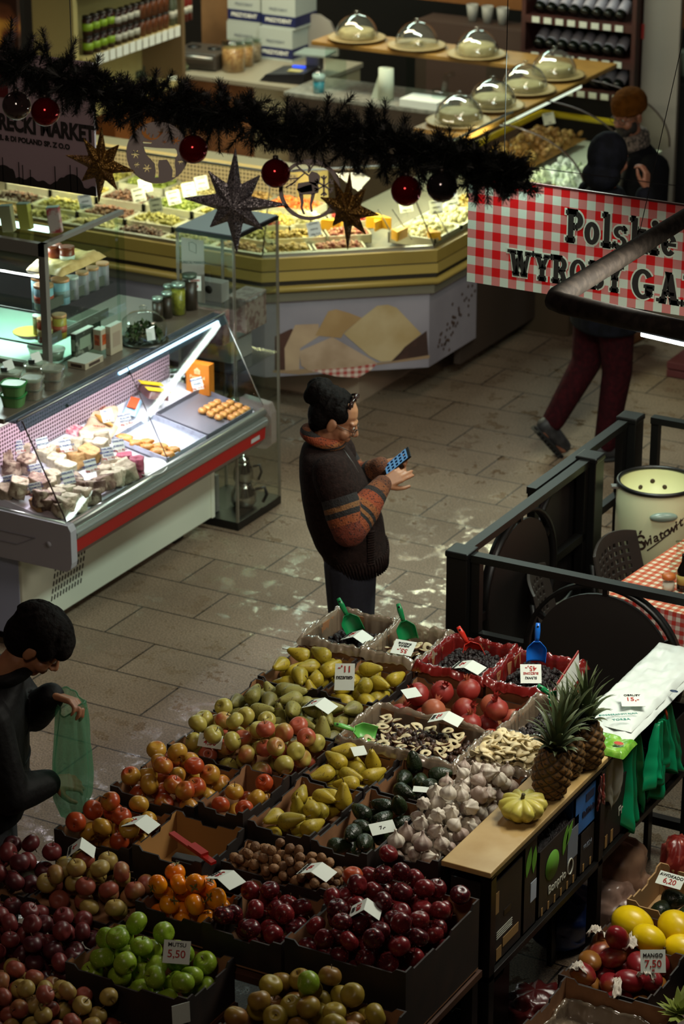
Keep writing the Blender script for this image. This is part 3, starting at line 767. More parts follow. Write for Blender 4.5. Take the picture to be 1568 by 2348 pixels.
def rings(n,reg,z0,z1,meshes,name,label,group,px=0.5,py=0.5,tilt=0.9,rr=0.014):
 sp = heap(n,reg,z0,mound(reg,z0 + 0.03,z1,px,py),lambda: ([(0,0,0,rr)],randrot(tilt)),30)
 place_fruit(sp,name,meshes,label,'dried apple',group,sizes=(0.75,1.0))
rings(38,(-4.20,-3.83,7.69,7.92),0.868,0.93,RINGS,'dried_apple_ring','dried apple ring with a centre hole on the brown dried fruit','apple rings on brown dried fruit',0.4,0.5,0.55)
rings(95,(-3.765,-3.535,7.735,7.945),0.875,0.965,PRINGS,'dried_apple_slice','pale dried apple slice in the box behind the garlic','pale dried apple slices',0.5,0.5,0.8)
rings(22,(-4.46,-4.30,8.33,8.56),0.855,0.90,RINGS,'dried_apple_slice','dried apple slice in the back row box under the green scoop','dried apple slices in the back row',0.5,0.4,1.0,0.017)
# ---- scoops
def scoop(p,hd2,mt,label,lean=0.0,L=0.075,W=0.037,B=0.085):
 """p = where handle meets bowl; hd2 = handle direction in (right, up, toward the aisle viewer) terms"""
 hdv = _RT * hd2[0] + Vector((0,0,1)) * hd2[1] - Vector((_FW.x,_FW.y,0)).normalized() * hd2[2]
 nz = -_FW + Vector((0,0,lean))
 y = hdv.normalized(); x = y.cross(nz).normalized(); z = x.cross(y)
 Mx = Matrix((x,y,z)).transposed().to_4x4(); Mx.translation = p
 o = thing('plastic_scoop',label,'scoop'); o.matrix_world = Mx
 b = MB()
 def fn(u,v):
  a = PI * u; yy = -B * v
  w_ = W * (0.35 + 0.65 * min(1,v * 3.2)) * (1 - 0.12 * max(0,v - 0.6))
  return (-w_ * math.cos(a),yy,-w_ * 0.85 * math.sin(a))
 b.grid(fn,15,12)
 c = [fn(i / 14,0) for i in range(15)]
 b.add(c,[tuple(range(15))])
 b.build('bowl',mt,o,solid=0.0022)
 h = MB(); h.tube([(0,-0.004,-0.012),(0,0.02,-0.002),(0,L * 0.6,0.002),(0,L,0.0)],[0.008,0.0095,0.011,0.008],8,0,Matrix.Diagonal((1,1,0.55,1)))
 h.build('handle',mt,o)
 k = MB(); k.lathe([(0,0),(0.004,0),(0.004,0.001),(0,0.001)],10,0,Matrix.Translation((0,L - 0.012,0.0062))); k.build('hanging_hole',BLACKP,o)
 return o
BLUEP = mat('blue_scoop_plastic','1466c8',0.3); REDP = mat('red_scoop_plastic','c22a1c',0.35); LGREEN = mat('light_green_plastic','5fae4c',0.35)
scoop(az_(795,1410,0.99),(-0.45,0.9,-0.1),GREENS,'green plastic scoop in the prunes at the aisle end')
scoop(az_(925,1425,0.985),(-0.3,1,-0.1),GREENS,'green plastic scoop standing in the dried apple slices')
scoop(az_(1072,1475,0.965),(-0.45,0.8,-0.1),REDP,'red plastic scoop with orange handle in the prunes')
scoop(az_(1231,1472,1.0),(0.03,1,-0.1),BLUEP,'blue plastic scoop standing upright in the prunes')
scoop(az_(1262,1592,0.93),(-0.8,0.6,0.0),GREENS,'green plastic scoop half hidden behind the pineapple leaves',L=0.06)
scoop(az_(812,1672,0.925),(-1,0.28,0.0),LGREEN,'light green plastic scoop lying in the dried apple rings',lean=1.2)
# ---- price cards
CARDW = mat('price_card','d3dcd2',0.55)
def tent(px,py,z,label,lines=(),s=0.06,rz=0.0,slope=0.42,l=0.075,ink=INK):
 p = az_(px,py,z)
 o = thing('price_card',label,'price card',p,rz)
 dx,dz = s * math.cos(slope),s * math.sin(slope)
 b = MB(); t = 0.0012
 b.add([(-dx,-l / 2,-dz),(0,-l / 2,0),(0,l / 2,0),(-dx,l / 2,-dz),(-dx,-l / 2,-dz - t),(0,-l / 2,-t),(0,l / 2,-t),(-dx,l / 2,-dz - t)],[(0,1,2,3),(7,6,5,4),(0,4,5,1),(2,6,7,3),(3,7,4,0)])
 b.build('written_panel',CARDW,o)
 b = MB()
 b.add([(0,-l / 2,0),(dx,-l / 2,-dz),(dx,l / 2,-dz),(0,l / 2,0),(0,-l / 2,-t),(dx,-l / 2,-dz - t),(dx,l / 2,-dz - t),(0,l / 2,-t)],[(0,1,2,3),(7,6,5,4),(0,4,5,1),(2,6,7,3),(1,5,6,2)])
 b.build('blank_panel',CARDW,o)
 for i,(tx,sz,ik) in enumerate(lines):
  q = 0.82 - 0.36 * i
  M = frame((-dx * q,0,-dz * q + 0.0012),(0,-1,0),(dx,0,dz))
  text(tx,sz,ik,M,o,bold=0.0003)
 return o
def flat_card(px,py,z,label,lines,w_=0.075,h=0.09,up=(0,0.5,0.85),right=None,flip=False):
 p = az_(px,py,z)
 right = Vector(right) if right else _RT
 M = frame(p,right,Vector(up))
 o = thing('price_card',label,'price card'); o.matrix_world = M
 b = MB(); b.box((0,0,0),(w_,h,0.0012)); b.build('card',CARDW,o)
 for (tx,sz,ik,yy) in lines:
  T = Matrix.Translation((0,yy * h,0.0015))
  if flip: T = T @ Matrix.Rotation(PI,4,'Z')
  text(tx,sz,ik,T,o,bold=0.0003)
 return o
LT = lambda a,b_: [(a,0.017,INK),(b_,0.024,REDINK)]
tent(820,1452,0.935,'folded white price card on the prunes below the leftmost green scoop',LT('SLIWKA','35,-'))
flat_card(925,1485,0.935,'white price card reading 55 on the dried apple slices',[('55,-',0.028,REDINK,-0.22),('JABLKA',0.013,INK,0.1),('SUSZONE',0.012,INK,0.28)],0.085,0.07,right=(0.9,0.1,0),up=(-0.1,0.9,0.45),flip=True)
tent(1074,1522,0.945,'folded white price card on the prunes below the red scoop',LT('WEDZONE','25,-'),slope=0.3)
flat_card(1217,1545,0.935,'white price card reading 45 on the prunes below the blue scoop',[('45,-',0.028,REDINK,0.28),('SLIWKI',0.014,INK,-0.22),('SUSZONE',0.013,REDINK,0.02)],0.078,0.075,flip=True,up=(0,0.7,0.6))
flat_card(790,1552,0.945,'tall white price card for pears reading 11 leaning between the pear trays',[('11,-',0.034,REDINK,0.3),('GRUSZKI',0.0155,INK,-0.02)],0.075,0.10,right=(0.93,0.25,0.1),up=(-0.2,0.5,0.85),flip=True)
flat_card(943,1589,0.955,'blank white price card turned over on the pomegranates',[],0.06,0.06,right=(0.6,0.75,0),up=(-0.75,0.6,0.15))
tent(733,1608,0.945,'folded white price card on the green pears',LT('KLAPSA','9,-'),slope=0.4)
tent(1022,1640,0.965,'folded white price card on the dried apple rings',LT('SUSZ','22,-'),slope=0.35,rz=0.15)
flat_card(482,1699,0.91,'white price card lying on the blush apples at the aisle edge',[('JABLKA',0.016,INK,0.25),('4,50',0.026,REDINK,-0.15)],0.085,0.05,up=(-0.1,0.7,0.7),right=(0.9,0.43,-0.15))
flat_card(823,1722,0.90,'blank white price card on the small tray of speckled pears',[],0.05,0.05,right=(0.7,0.7,0),up=(-0.7,0.7,0.25))
flat_card(965,1810,0.885,'small white price card on the upper avocados',[],0.055,0.03,right=(1,0.35,0),up=(-0.2,0.9,0.2))
flat_card(877,1898,0.875,'white price card lying on the lower avocados',[('7,-',0.02,INK,0)],0.085,0.055,right=(0.8,0.75,0.1),up=(-0.5,0.8,0.3))
tent(322,1878,0.90,'folded white price card on the red yellow apples by the empty carton',LT('GALA','4,-'))
tent(185,1932,0.875,'folded white price card at the front aisle corner of the apples',LT('IDARED','3,-'),rz=0.5,slope=0.7)
tent(517,2005,0.88,'folded white price card on the orange persimmons',LT('KAKI','6,50'),rz=-0.25,slope=0.35)
tent(726,1988,0.905,'folded white price card between the walnuts and the dark red apples',LT('ORZECHY','18,-'),slope=0.38)
tent(838,2072,0.905,'folded white price card on the dark red apples',LT('RED','3,50'),rz=0.35,slope=0.62)
flat_card(405,2183,0.825,'white price card reading 5,50 on the bright green apples',[('MUTSU',0.018,INK,0.3),('5,50',0.034,REDINK,-0.1)],0.085,0.072,right=(0.93,0.35,0),up=(0.05,0.55,0.8))
flat_card(415,2325,0.70,'dim white price card standing in front of the green apples',[],0.06,0.07,right=(0.55,0.83,0),up=(0,0.1,1))
# ================================================================== display rack beside the stall
rk = thing('display_rack','black metal rack with cartons under the wooden plank','rack',(-3.43,7.9,0))
def rpart(nm,lo,hi,mt=BLACKM,bev=0.002):
 b = MB(); b.box2((lo[0] + 3.43,lo[1] - 7.9,lo[2]),(hi[0] + 3.43,hi[1] - 7.9,hi[2])); return b.build(nm,mt,rk,bevel=bev)
for y in (7.085,7.97,8.86):
 rpart('post',(-3.385,y - 0.02,0),(-3.345,y + 0.02,0.855)); rpart('post',(-3.535,y - 0.02,0),(-3.515,y + 0.02,0.855))
rpart('rail',(-3.385,7.065,0.845),(-3.345,8.9,0.863))
rpart('rail',(-3.385,7.065,0.46),(-3.345,8.9,0.485)); rpart('rail',(-3.535,7.065,0.46),(-3.515,8.9,0.485))
rpart('shelf',(-3.53,7.1,0.468),(-3.35,8.84,0.484),mat('shelf_board','5a4a3a',0.6))
pk = MB(); pk.box2((-3.522,7.05,0.865),(-3.342,8.98,0.885))
tag(pk.build('wooden_plank',WOOD,bevel=0.003),'long pale wooden plank along the right side of the stall','plank')
# cartons on the rack shelf
def carton(y0,y1,x0,z0,z1,label,body=CARDD,loc_x=-3.362):
 o = thing('carton',label,'carton',(loc_x,(y0 + y1) / 2,z0))
 Y = (y1 - y0) / 2
 b = MB(); t = 0.006; D = loc_x - x0; h = z1 - z0
 b.box2((-D,-Y,0),(0,Y,t)); b.box2((-t,-Y,0),(0,Y,h)); b.box2((-D,-Y,0),(-D + t,Y,h)); b.box2((-D,-Y,0),(0,-Y + t,h)); b.box2((-D,Y - t,0),(0,Y,h))
 b.build('carton_body',body,o)
 return o
def face_patch(o,y,z,w_,h,mt,name='printed_patch',rot=0):
 b = MB(); b.box((0.001,y,z),(0.0015,w_,h)); return b.build(name,mt,o)
def face_text(o,y,z,s,size,mt,**k):
 return text(s,size,mt,frame((0.002,y,z),(0,1,0),(0,0,1)),o,**k)
TANP = mat('tan_print','9a7846',0.7); LEAFP = mat('leaf_print','5f9a2e',0.6); WHP = mat('pale_print','b9bcae',0.6); BLUEC = mat('blue_carton','2f6eb8',0.5,n=(6,'285f9e',0.4,0.6)); GRYP = mat('grey_blue_print','6f7884',0.6)
c = carton(7.11,7.345,-3.52,0.485,0.80,'black carton with a tan patch at the near end of the rack shelf')
face_patch(c,-0.09,0.235,0.045,0.08,TANP); face_patch(c,0.03,0.06,0.12,0.035,TANP); face_patch(c,-0.06,0.035,0.04,0.045,TANP)
for q in range(4): face_patch(c,-0.02,0.095 + 0.014 * q * 0.6,0.12,0.003,WHP,'print_line')
b = MB(); b.box((0.0005,0.0,0.17),(0.002,0.05,0.022)); b.build('hand_hole',BLACKP,c)
c = carton(7.355,7.46,-3.52,0.485,0.83,'black carton with two green leaves and a white sticker on the rack')
def leaf(o,y,z,L,W,mt,ang):
 b = MB(); pts = []
 for i in range(13):
  t = i / 12; pts.append((W * math.sin(PI * t),L * (t - 0.5)))
 for i in range(11,0,-1):
  t = i / 12; pts.append((-W * math.sin(PI * t),L * (t - 0.5)))
 b.prism(pts,0,0.0012,0,frame((0.001,y,z),(0,math.cos(ang),math.sin(ang)),(0,-math.sin(ang),math.cos(ang))))
 return b.build('leaf_print',mt,o)
leaf(c,-0.02,0.27,0.11,0.02,LEAFP,-0.3); leaf(c,0.025,0.26,0.10,0.018,LEAFP,-0.15)
face_patch(c,0.025,0.14,0.045,0.075,mat('white_sticker','b0bccb',0.6),'sticker')
c = carton(7.475,7.80,-3.52,0.485,0.745,'black carton printed with a green lemon and leaves on the rack')
b = MB(); b.lathe([(0,0),(0.055,0),(0.055,0.0012),(0,0.0012)],26,0,frame((0.001,-0.055,0.165),(0,1,0.2),(0,-0.2,1))); b.build('lemon_print',LEAFP,c)
leaf(c,0.05,0.21,0.11,0.02,LEAFP,-0.35); leaf(c,0.08,0.22,0.10,0.016,LEAFP,-0.6)
face_text(c,-0.01,0.075,'Bonprio',0.045,WHP,bold=0.001)
face_patch(c,0.115,0.165,0.085,0.12,GRYP)
b = MB(); b.tube([(0.003,0.095 + 0.022 * math.cos(a * PI / 8),0.085 + 0.03 * math.sin(a * PI / 8)) for a in range(16)],0.003,5,closed=True); b.build('ring_print',WHP,c)
for q in range(6):
 face_patch(c,-0.13 + 0.052 * q,0.018,0.012,0.03,TANP,'slat_print')
c = carton(7.82,7.945,-3.52,0.485,0.65,'plain dark carton below the blue carton on the rack')
face_text(c,0.0,0.10,'FRESH',0.026,GRYP); face_patch(c,-0.03,0.02,0.012,0.03,TANP,'slat_print'); face_patch(c,0.03,0.02,0.012,0.03,TANP,'slat_print')
c = carton(7.765,7.945,-3.51,0.655,0.815,'bright blue carton with dark lettering on top of the plain carton',BLUEC)
face_text(c,0.025,0.07,'BellMais',0.032,mat('navy_print','101c38',0.6),bold=0.001)
face_patch(c,0.035,0.125,0.07,0.03,mat('navy_label','26304a',0.6),'label_print')
c = carton(8.0,8.40,-3.52,0.485,0.72,'black carton with white lettering beyond the second rack post')
face_text(c,0.02,0.10,'Fratelli',0.05,WHP,bold=0.001); face_patch(c,-0.1,0.03,0.02,0.05,TANP,'slat_print'); face_patch(c,-0.15,0.03,0.02,0.05,TANP,'slat_print')
c = carton(8.42,8.84,-3.52,0.485,0.72,'plain black carton at the far end of the rack shelf')
lumps('black_grapes',(-3.50,-3.38,7.50,7.78),0.735,0.775,130,0.012,[PRUNE],[1],label='heap of black grapes in the lemon printed carton',cat='grapes',seed=21)
# ---- on the plank
PINM = fruitmat('pineapple_skin','7a5628','5a421e',30,0.4,0.65,0.55,1,0.2)
PINE = mat('pineapple_eye','3e2f1a',0.6)
def pineapple_meshes():
 m = MB(); nu,nv = 84,66; H_,R_ = 0.165,0.056
 def fn(u,v):
  z = v * H_
  r = R_ * (math.sin(PI * (0.12 + 0.80 * v)) ** 0.42)
  if v < 0.02: r *= v / 0.02 * 0.9 + 0.1
  a = 2 * PI * u
  s1 = (u * 8 + v * 5.0); s2 = (u * 8 - v * 5.0)
  d1 = abs((s1 % 1) - 0.5) * 2; d2 = abs((s2 % 1) - 0.5) * 2
  h = (1 - d1 ** 3) * (1 - d2 ** 3)
  core = max(0,1 - math.hypot((s1 % 1) - 0.5,(s2 % 1) - 0.5) * 5)
  r += 0.0055 * h + 0.003 * core - 0.002
  return (r * math.cos(a),r * math.sin(a),z)
 vs = [fn(i / nu,j / (nv - 1)) for j in range(nv) for i in range(nu)]
 fs = []; ms = []
 for j in range(nv - 1):
  for i in range(nu):
   i2 = (i + 1) % nu; fs.append((j * nu + i,j * nu + i2,(j + 1) * nu + i2,(j + 1) * nu + i))
   u = (i + 0.5) / nu; v = (j + 0.5) / (nv - 1)
   s1 = (u * 8 + v * 5.0); s2 = (u * 8 - v * 5.0)
   e = min(abs((s1 % 1) - 0.0),abs((s1 % 1) - 1),abs(s2 % 1),abs((s2 % 1) - 1))
   ms.append(1 if e < 0.10 or math.hypot((s1 % 1) - 0.5,(s2 % 1) - 0.5) < 0.12 else 0)
 m.add(vs,fs,ms,True)
 body = m.mesh('pineapple_body',[PINM,PINE])
 m = MB(); rg = random.Random(3)
 for k in range(46):
  t = k / 46; a = k * 2.39996
  L = 0.05 + 0.13 * (t ** 0.8) * (1.15 - 0.35 * abs(t - 0.75)) * rg.uniform(0.85,1.1)
  el = 0.62 + 0.9 * t
  W = 0.0125 * (1.1 - 0.3 * t)
  base = Vector((0.022 * (1 - t) * math.cos(a),0.022 * (1 - t) * math.sin(a),0.160 + 0.035 * t))
  out = Vector((math.cos(a),math.sin(a),0)); side = Vector((-math.sin(a),math.cos(a),0))
  vs = []; n = 8
  p = base.copy(); ang = el
  for i in range(n + 1):
   s = i / n
   w_ = W * (1 - s ** 1.6) + 0.0003
   d = out * math.cos(ang) + Vector((0,0,1)) * math.sin(ang)
   nn = -out * math.sin(ang) + Vector((0,0,1)) * math.cos(ang)
   vs += [p - side * w_ + nn * w_ * 0.35,p - nn * 0.0,p + side * w_ + nn * w_ * 0.35]
   p = p + d * (L / n); ang -= (0.10 + 0.16 * (1 - t)) * (s * 1.6)
  fs = []
  for i in range(n):
   q = i * 3; fs += [(q,q + 1,q + 4,q + 3),(q + 1,q + 2,q + 5,q + 4)]
  m.add(vs,fs,0,True)
 crown = m.mesh('pineapple_crown',mat('pineapple_leaf','3c4a2c',0.5,n=(18,'56603c',0.4,0.7)))
 return body,crown
PB,PC = pineapple_meshes()
for (x,y,lb,rz,tl,s) in ((1258,1822,'nearest and largest pineapple on the plank beside the squash',0.3,0.10,1.05),(1300,1775,'middle pineapple half hidden between two others on the plank',1.9,-0.03,0.95),(1345,1755,'farthest pineapple on the plank next to the white bags',4.0,0.05,1.0)):
 o = thing('pineapple',lb,'pineapple',az_(x,y,0.887),rot=(tl * 0.3,tl,rz)); o.scale = (s * 1.12,s * 1.12,s * 1.06)
 obj('body',PB,o); obj('crown',PC,o)
# pattypan squash
sq = thing('pattypan_squash','pale yellow scalloped pattypan squash on the wooden plank','squash',az_(1200,1872,0.887),rot=(0.10,-0.06,0.4))
m = MB()
prof = [(0,0.0),(0.03,0.001),(0.055,0.010),(0.074,0.026),(0.084,0.043),(0.080,0.056),(0.060,0.068),(0.035,0.074),(0.012,0.074),(0,0.0735)]
prof2 = []
for i in range(len(prof) - 1):
 for k in range(2):
  t = k / 2; prof2.append((prof[i][0] * (1 - t) + prof[i + 1][0] * t,prof[i][1] * (1 - t) + prof[i + 1][1] * t))
prof2.append(prof[-1])
def scal(R,z,a,i):
 w_ = min(1,R / 0.07); s = abs(math.cos(5 * a)) ** 0.8
 return (R * (1 - 0.14 * w_ ** 2 * (1 - s)),z + (0.010 * (s - 0.5) * w_ ** 2 * (1 if z > 0.04 else -0.3)))
m.lathe(prof2,80,0,mod=scal)
m.build('body',fruitmat('squash_skin','d2c45e','c2b84e',9,0.4,0.7,0.4),sq)
m = MB(); m.tube([(0,0,0.068),(0.001,0,0.08),(0.004,0,0.09)],[0.009,0.006,0.007],8); m.build('stem',mat('squash_stem','5a5230',0.7),sq)
# white carrier bags in a flat stack, a green pack before them
def crumple(x0,x1,y0,y1,z,h,seed,amp=0.006,n=26,taper=0.0,sag=None):
 m = MB()
 def top(u,v):
  x = x0 + (x1 - x0) * u; y = y0 + (y1 - y0) * v
  e = min(u,1 - u,v,1 - v)
  k = mnoise.noise(Vector((x * 22,y * 22,seed))) * amp + mnoise.noise(Vector((x * 60,y * 60,seed))) * amp * 0.45
  zz = z + h * min(1,e / 0.10) ** 0.6 + k * min(1,e / 0.06) if e > 0 else z + 0.001
  q = mnoise.noise_vector(Vector((x * 9,y * 9,seed + 5)))
  return (x + q.x * 0.006,y + q.y * 0.006,zz)
 m.grid(top,n,n)
 return m
BAGW = mat('white_polythene','cdd7d2',0.4)
ws = []
for k,(dy,dx,h) in enumerate(((0.0,0.0,0.016),(0.03,0.012,0.017),(0.075,-0.004,0.018))):
 m = crumple(-3.525 + dx,-3.315 + dx,8.07 + dy,8.93 - dy * 0.3,0.886 + 0.016 * k,h,3 + k,0.012,40)
 o = m.build('carrier_bag',BAGW); ws.append(o)
 tag(o,['bottom white carrier bag of the flat stack on the plank','middle white carrier bag of the flat stack on the plank','top white carrier bag of the flat stack, printed in teal'][k],'bag')
TEALP = mat('teal_print','1d8a7a',0.5)
for s_,x,y,sz in (('BIODEGRADOWALNA',1417,1638,0.014),('TORBA',1424,1650,0.02)):
 text(s_,sz,TEALP,frame(az_(x,y,0.946),(0.8,0.6,0),(-0.6,0.8,0.0)),ws[2],name='print')
b = MB(); b.lathe([(0,0),(0.016,0),(0.016,0.001),(0,0.001)],12,0,Matrix.Translation(az_(1545,1585,0.948)) @ Matrix.Diagonal((1,0.6,1,1))); b.build('print_mark',mat('navy_mark','1c3350',0.5),ws[2])
flat_card(1450,1605,0.962,'white price card reading 15 lying on the white carrier bags',[('15,-',0.032,REDINK,0.02),('OBRUSY',0.016,INK,0.33)],0.085,0.085,right=(0.9,0.5,0),up=(-0.45,0.85,0.12))
gp = thing('green_pack','shiny green plastic pack with a red emblem before the white bags','pack',az_(1398,1716,0.887),0)
GRP = mat('green_pack_film','5c9a2c',0.22,n=(30,'8ab84a',0.45,0.7))
m = crumple(-0.075,0.075,-0.06,0.075,0,0.022,9,0.006,22); m.build('pack_body',GRP,gp)
b = MB(); b.lathe([(0,0),(0.020,0),(0.020,0.001),(0,0.001)],16,0,Matrix.Translation((0.035,-0.005,0.030)) @ Matrix.Diagonal((1,0.7,1,1))); b.build('emblem',mat('pale_emblem','c9c27a',0.4),gp)
b = MB(); b.lathe([(0.014,0),(0.017,0),(0.017,0.0016),(0.014,0.0016)],16,0,Matrix.Translation((0.035,-0.005,0.0305)) @ Matrix.Diagonal((1,0.7,1,1))); b.build('emblem',mat('red_emblem','b03a20',0.4),gp)
# white-and-red sign card standing at the end of the prunes
sg = thing('sign_card','white sign with a red top edge standing at the end of the prunes','sign',az_(1303,1590,0.885))
b = MB(); b.box((0,0,0.055),(0.004,0.23,0.11)); b.build('board',WHITEC,sg)
b = MB(); b.box((0,0,0.113),(0.0045,0.23,0.010)); b.build('red_edge',mat('red_edge','8a2018',0.5),sg)
sg.rotation_euler = (0.16,0.0,0.08)
# bags hung on the plank edge
def hung_bag(p,w_top,w_bot,L,mt,label,folds=7,depth=0.03,seed=0,name='hanging_bag',cat='bag',d=(0,1,0),swing=0.0,thin=0.0015):
 rg = random.Random(seed); ph = [rg.uniform(0,6) for _ in range(4)]
 d = Vector(d).normalized(); nrm = d.cross(Vector((0,0,-1)))
 m = MB()
 def fn(u,v):
  w_ = w_top + (w_bot - w_top) * (v ** 0.7)
  s = (u - 0.5) * w_
  f = depth * (0.35 + 0.65 * v) * (math.sin(u * folds * 2 * PI / 2 + ph[0]) + 0.5 * math.sin(u * folds * 2.3 + ph[1] + 3 * v))
  zz = -L * v * (1 + 0.10 * math.sin(u * 9 + ph[2])) + 0.012 * math.sin(u * 17 + ph[3]) * v
  q = mnoise.noise_vector(Vector((u * 5,v * 6,seed))) * 0.010 * v
  return Vector(p) + d * (s + swing * v + q.x) + nrm * (f + depth * 1.2 + q.y) + Vector((0,0,zz))
 m.grid(fn,56,30)
 o = m.build(name,mt,solid=thin); tag(o,label,cat)
 return o
def polymat(name,col,rough=0.3,tr=0.35,alpha=0.0):
 m,nt,b = newmat(name); L = nt.links
 b.inputs['Base Color'].default_value = lin(col); b.inputs['Roughness'].default_value = rough
 t = nd(nt,'ShaderNodeBsdfTranslucent'); t.inputs[0].default_value = lin(col)
 mx = nd(nt,'ShaderNodeMixShader'); mx.inputs[0].default_value = tr
 L.new(b.outputs[0],mx.inputs[1]); L.new(t.outputs[0],mx.inputs[2]); last = mx
 if alpha:
  tp = nd(nt,'ShaderNodeBsdfTransparent'); tp.inputs[0].default_value = lin('dfeee4')
  m2 = nd(nt,'ShaderNodeMixShader'); m2.inputs[0].default_value = alpha
  L.new(last.outputs[0],m2.inputs[1]); L.new(tp.outputs[0],m2.inputs[2]); last = m2
 L.new(last.outputs[0],nt.nodes['Material Output'].inputs['Surface'])
 return m
GBAG = polymat('green_polythene','14a870')
hung_bag((-3.325,8.27,0.862),0.03,0.24,0.36,GBAG,'dark fold of green carrier bags hanging lowest on the plank edge',6,0.030,1)
hung_bag((-3.29,8.40,0.855),0.05,0.22,0.24,GBAG,'short bunch of green carrier bags hanging in front',8,0.02,4)
hung_bag((-3.305,8.52,0.868),0.05,0.36,0.32,GBAG,'wide green carrier bag hanging at the right picture edge',7,0.030,2,swing=0.03)
hung_bag((-3.33,8.06,0.858),0.10,0.13,0.20,polymat('white_cloth_bag','a8aa9c',0.7,0.2),'crumpled whitish bag hanging by the second rack post',3,0.018,3)
hung_bag((-3.335,7.955,0.83),0.03,0.04,0.12,mat('red_net','7a2a24',0.5,n=(60,'b08a80',0.45,0.65)),'slim red and white net bag hanging beside the rack post',3,0.010,5)
b = MB(); b.tube([(-3.33,8.46,0.90),(-3.315,8.46,0.86),(-3.318,8.48,0.83)],0.005,6); tag(b.build('bag_string',mat('orange_cord','c24a24',0.5)),'short orange cord tying the green bags','cord')
# ================================================================== floor stock at the lower right
bk = tray(-3.75,-3.44,7.08,7.44,0.0,0.30,'open black carton on the floor under the rack',out=BLACKP,inn=mat('black_card_inside','1a1614',0.8),name='carton')
low = MB(); low.box2((-3.30,7.10,0.0),(-2.4,8.4,0.20)); tag(low.build('pallet_stand',DWOOD),'low dark stand under the mango and avocado trays','stand')
TANW = mat('tan_cardboard','a08056',0.8)
tray(-3.25,-2.92,7.985,8.30,0.205,0.12,'tan cardboard tray of dark avocados at the right edge',inn=TANW,out=TANW)
AVR = [avo_mesh('avocado',AVOM)]
sp = heap(11,(-3.235,-2.93,8.0,8.285),0.225,mound((-3.235,-2.93,8.0,8.285),0.29,0.31),gen_long(0,0.04,0.035,0.025,0.3,0),30)
for o in place_fruit(sp,'avocado',AVR,'large dark avocado in the tan tray at the right edge','avocado','avocados in the tan tray',AVST): o.scale = (1.25,1.25,1.05)
flat_card(1537,2018,0.355,'white price card reading 6 on the avocados in the tan tray',[('6,20',0.03,REDINK,-0.15),('AWOKADO',0.017,INK,0.25)],0.10,0.055,right=(1,-0.05,0),up=(-0.25,0.8,0.5))
tray(-3.26,-2.92,7.42,7.755,0.205,0.11,'brown cardboard tray of mangoes with white wrapping paper',inn=CARD,out=CARDD)
MG = MB(); MG.lathe([(math.sin(PI * i / 14) * 0.042 * (1 + 0.08 * math.cos(PI * i / 14)),-math.cos(PI * i / 14) * 0.054) for i in range(15)],20,0,Matrix.Diagonal((1,0.86,1,1)))
MGM = MG.mesh('mango',MANGM)
sp = heap(26,(-3.25,-2.93,7.43,7.745),0.215,mound((-3.25,-2.93,7.43,7.745),0.31,0.335),gen_long(0,0.038,0.015,0.034,0.3,0),30)
place_fruit(sp,'mango',[MGM],'red and yellow mango in the tray under the handwritten mango card','mango','mangoes in a tray',sizes=(0.93,1.02))
o = place_fruit([(az_(1415,2150,0.385),Matrix.Rotation(0.5,3,'X'))],'mango',[MGM],'brownish mango in white paper on top of the other mangoes','mango',None)
flat_card(1497,2204,0.40,'white price card reading MANGO 7,50 on the mangoes',[('MANGO',0.018,INK,0.25),('7,50',0.034,REDINK,-0.12),('zt',0.012,REDINK,-0.38)],0.085,0.078,right=(0.95,0.45,0.05),up=(-0.1,0.5,0.85))
PAPER = mat('tissue_paper','c4bcae',0.7)
def wrap(px,py,z,L,W,lb,ang,seed):
 rg = random.Random(seed); m = MB(); p = az_(px,py,z)
 dx = Vector((math.cos(ang),math.sin(ang),0)); dy = Vector((-math.sin(ang),math.cos(ang),0))
 m.grid(lambda u,v: p + dx * (u - .5) * L + dy * (v - .5) * W * (0.5 + u * 0.7) + Vector((0,0,0.018 * mnoise.noise(Vector((u * 4 + seed,v * 4,seed))) + 0.012 * mnoise.noise(Vector((u * 9,v * 9,seed))) + 0.02 * math.sin(u * PI))) + Vector(mnoise.noise_vector(Vector((u * 5,v * 5,seed + 2)))) * 0.008,16,12)
 tag(m.build('wrapping_paper',PAPER,solid=0.001),lb,'paper')
wrap(1440,2160,0.36,0.08,0.05,'white wrapping paper torn open on the top mango',-0.9,1)
wrap(1415,2265,0.33,0.11,0.03,'twisted strip of white paper down the middle of the mangoes',-1.2,2)
wrap(1325,2225,0.335,0.06,0.05,'white wrapping paper at the left corner of the mango tray',0.4,3)
wrap(1365,2140,0.35,0.06,0.045,'crumpled brown wrapping paper at the back corner of the mangoes',0.8,4)
wrap(1480,2240,0.345,0.06,0.03,'small white paper scrap below the mango card',0.3,5)
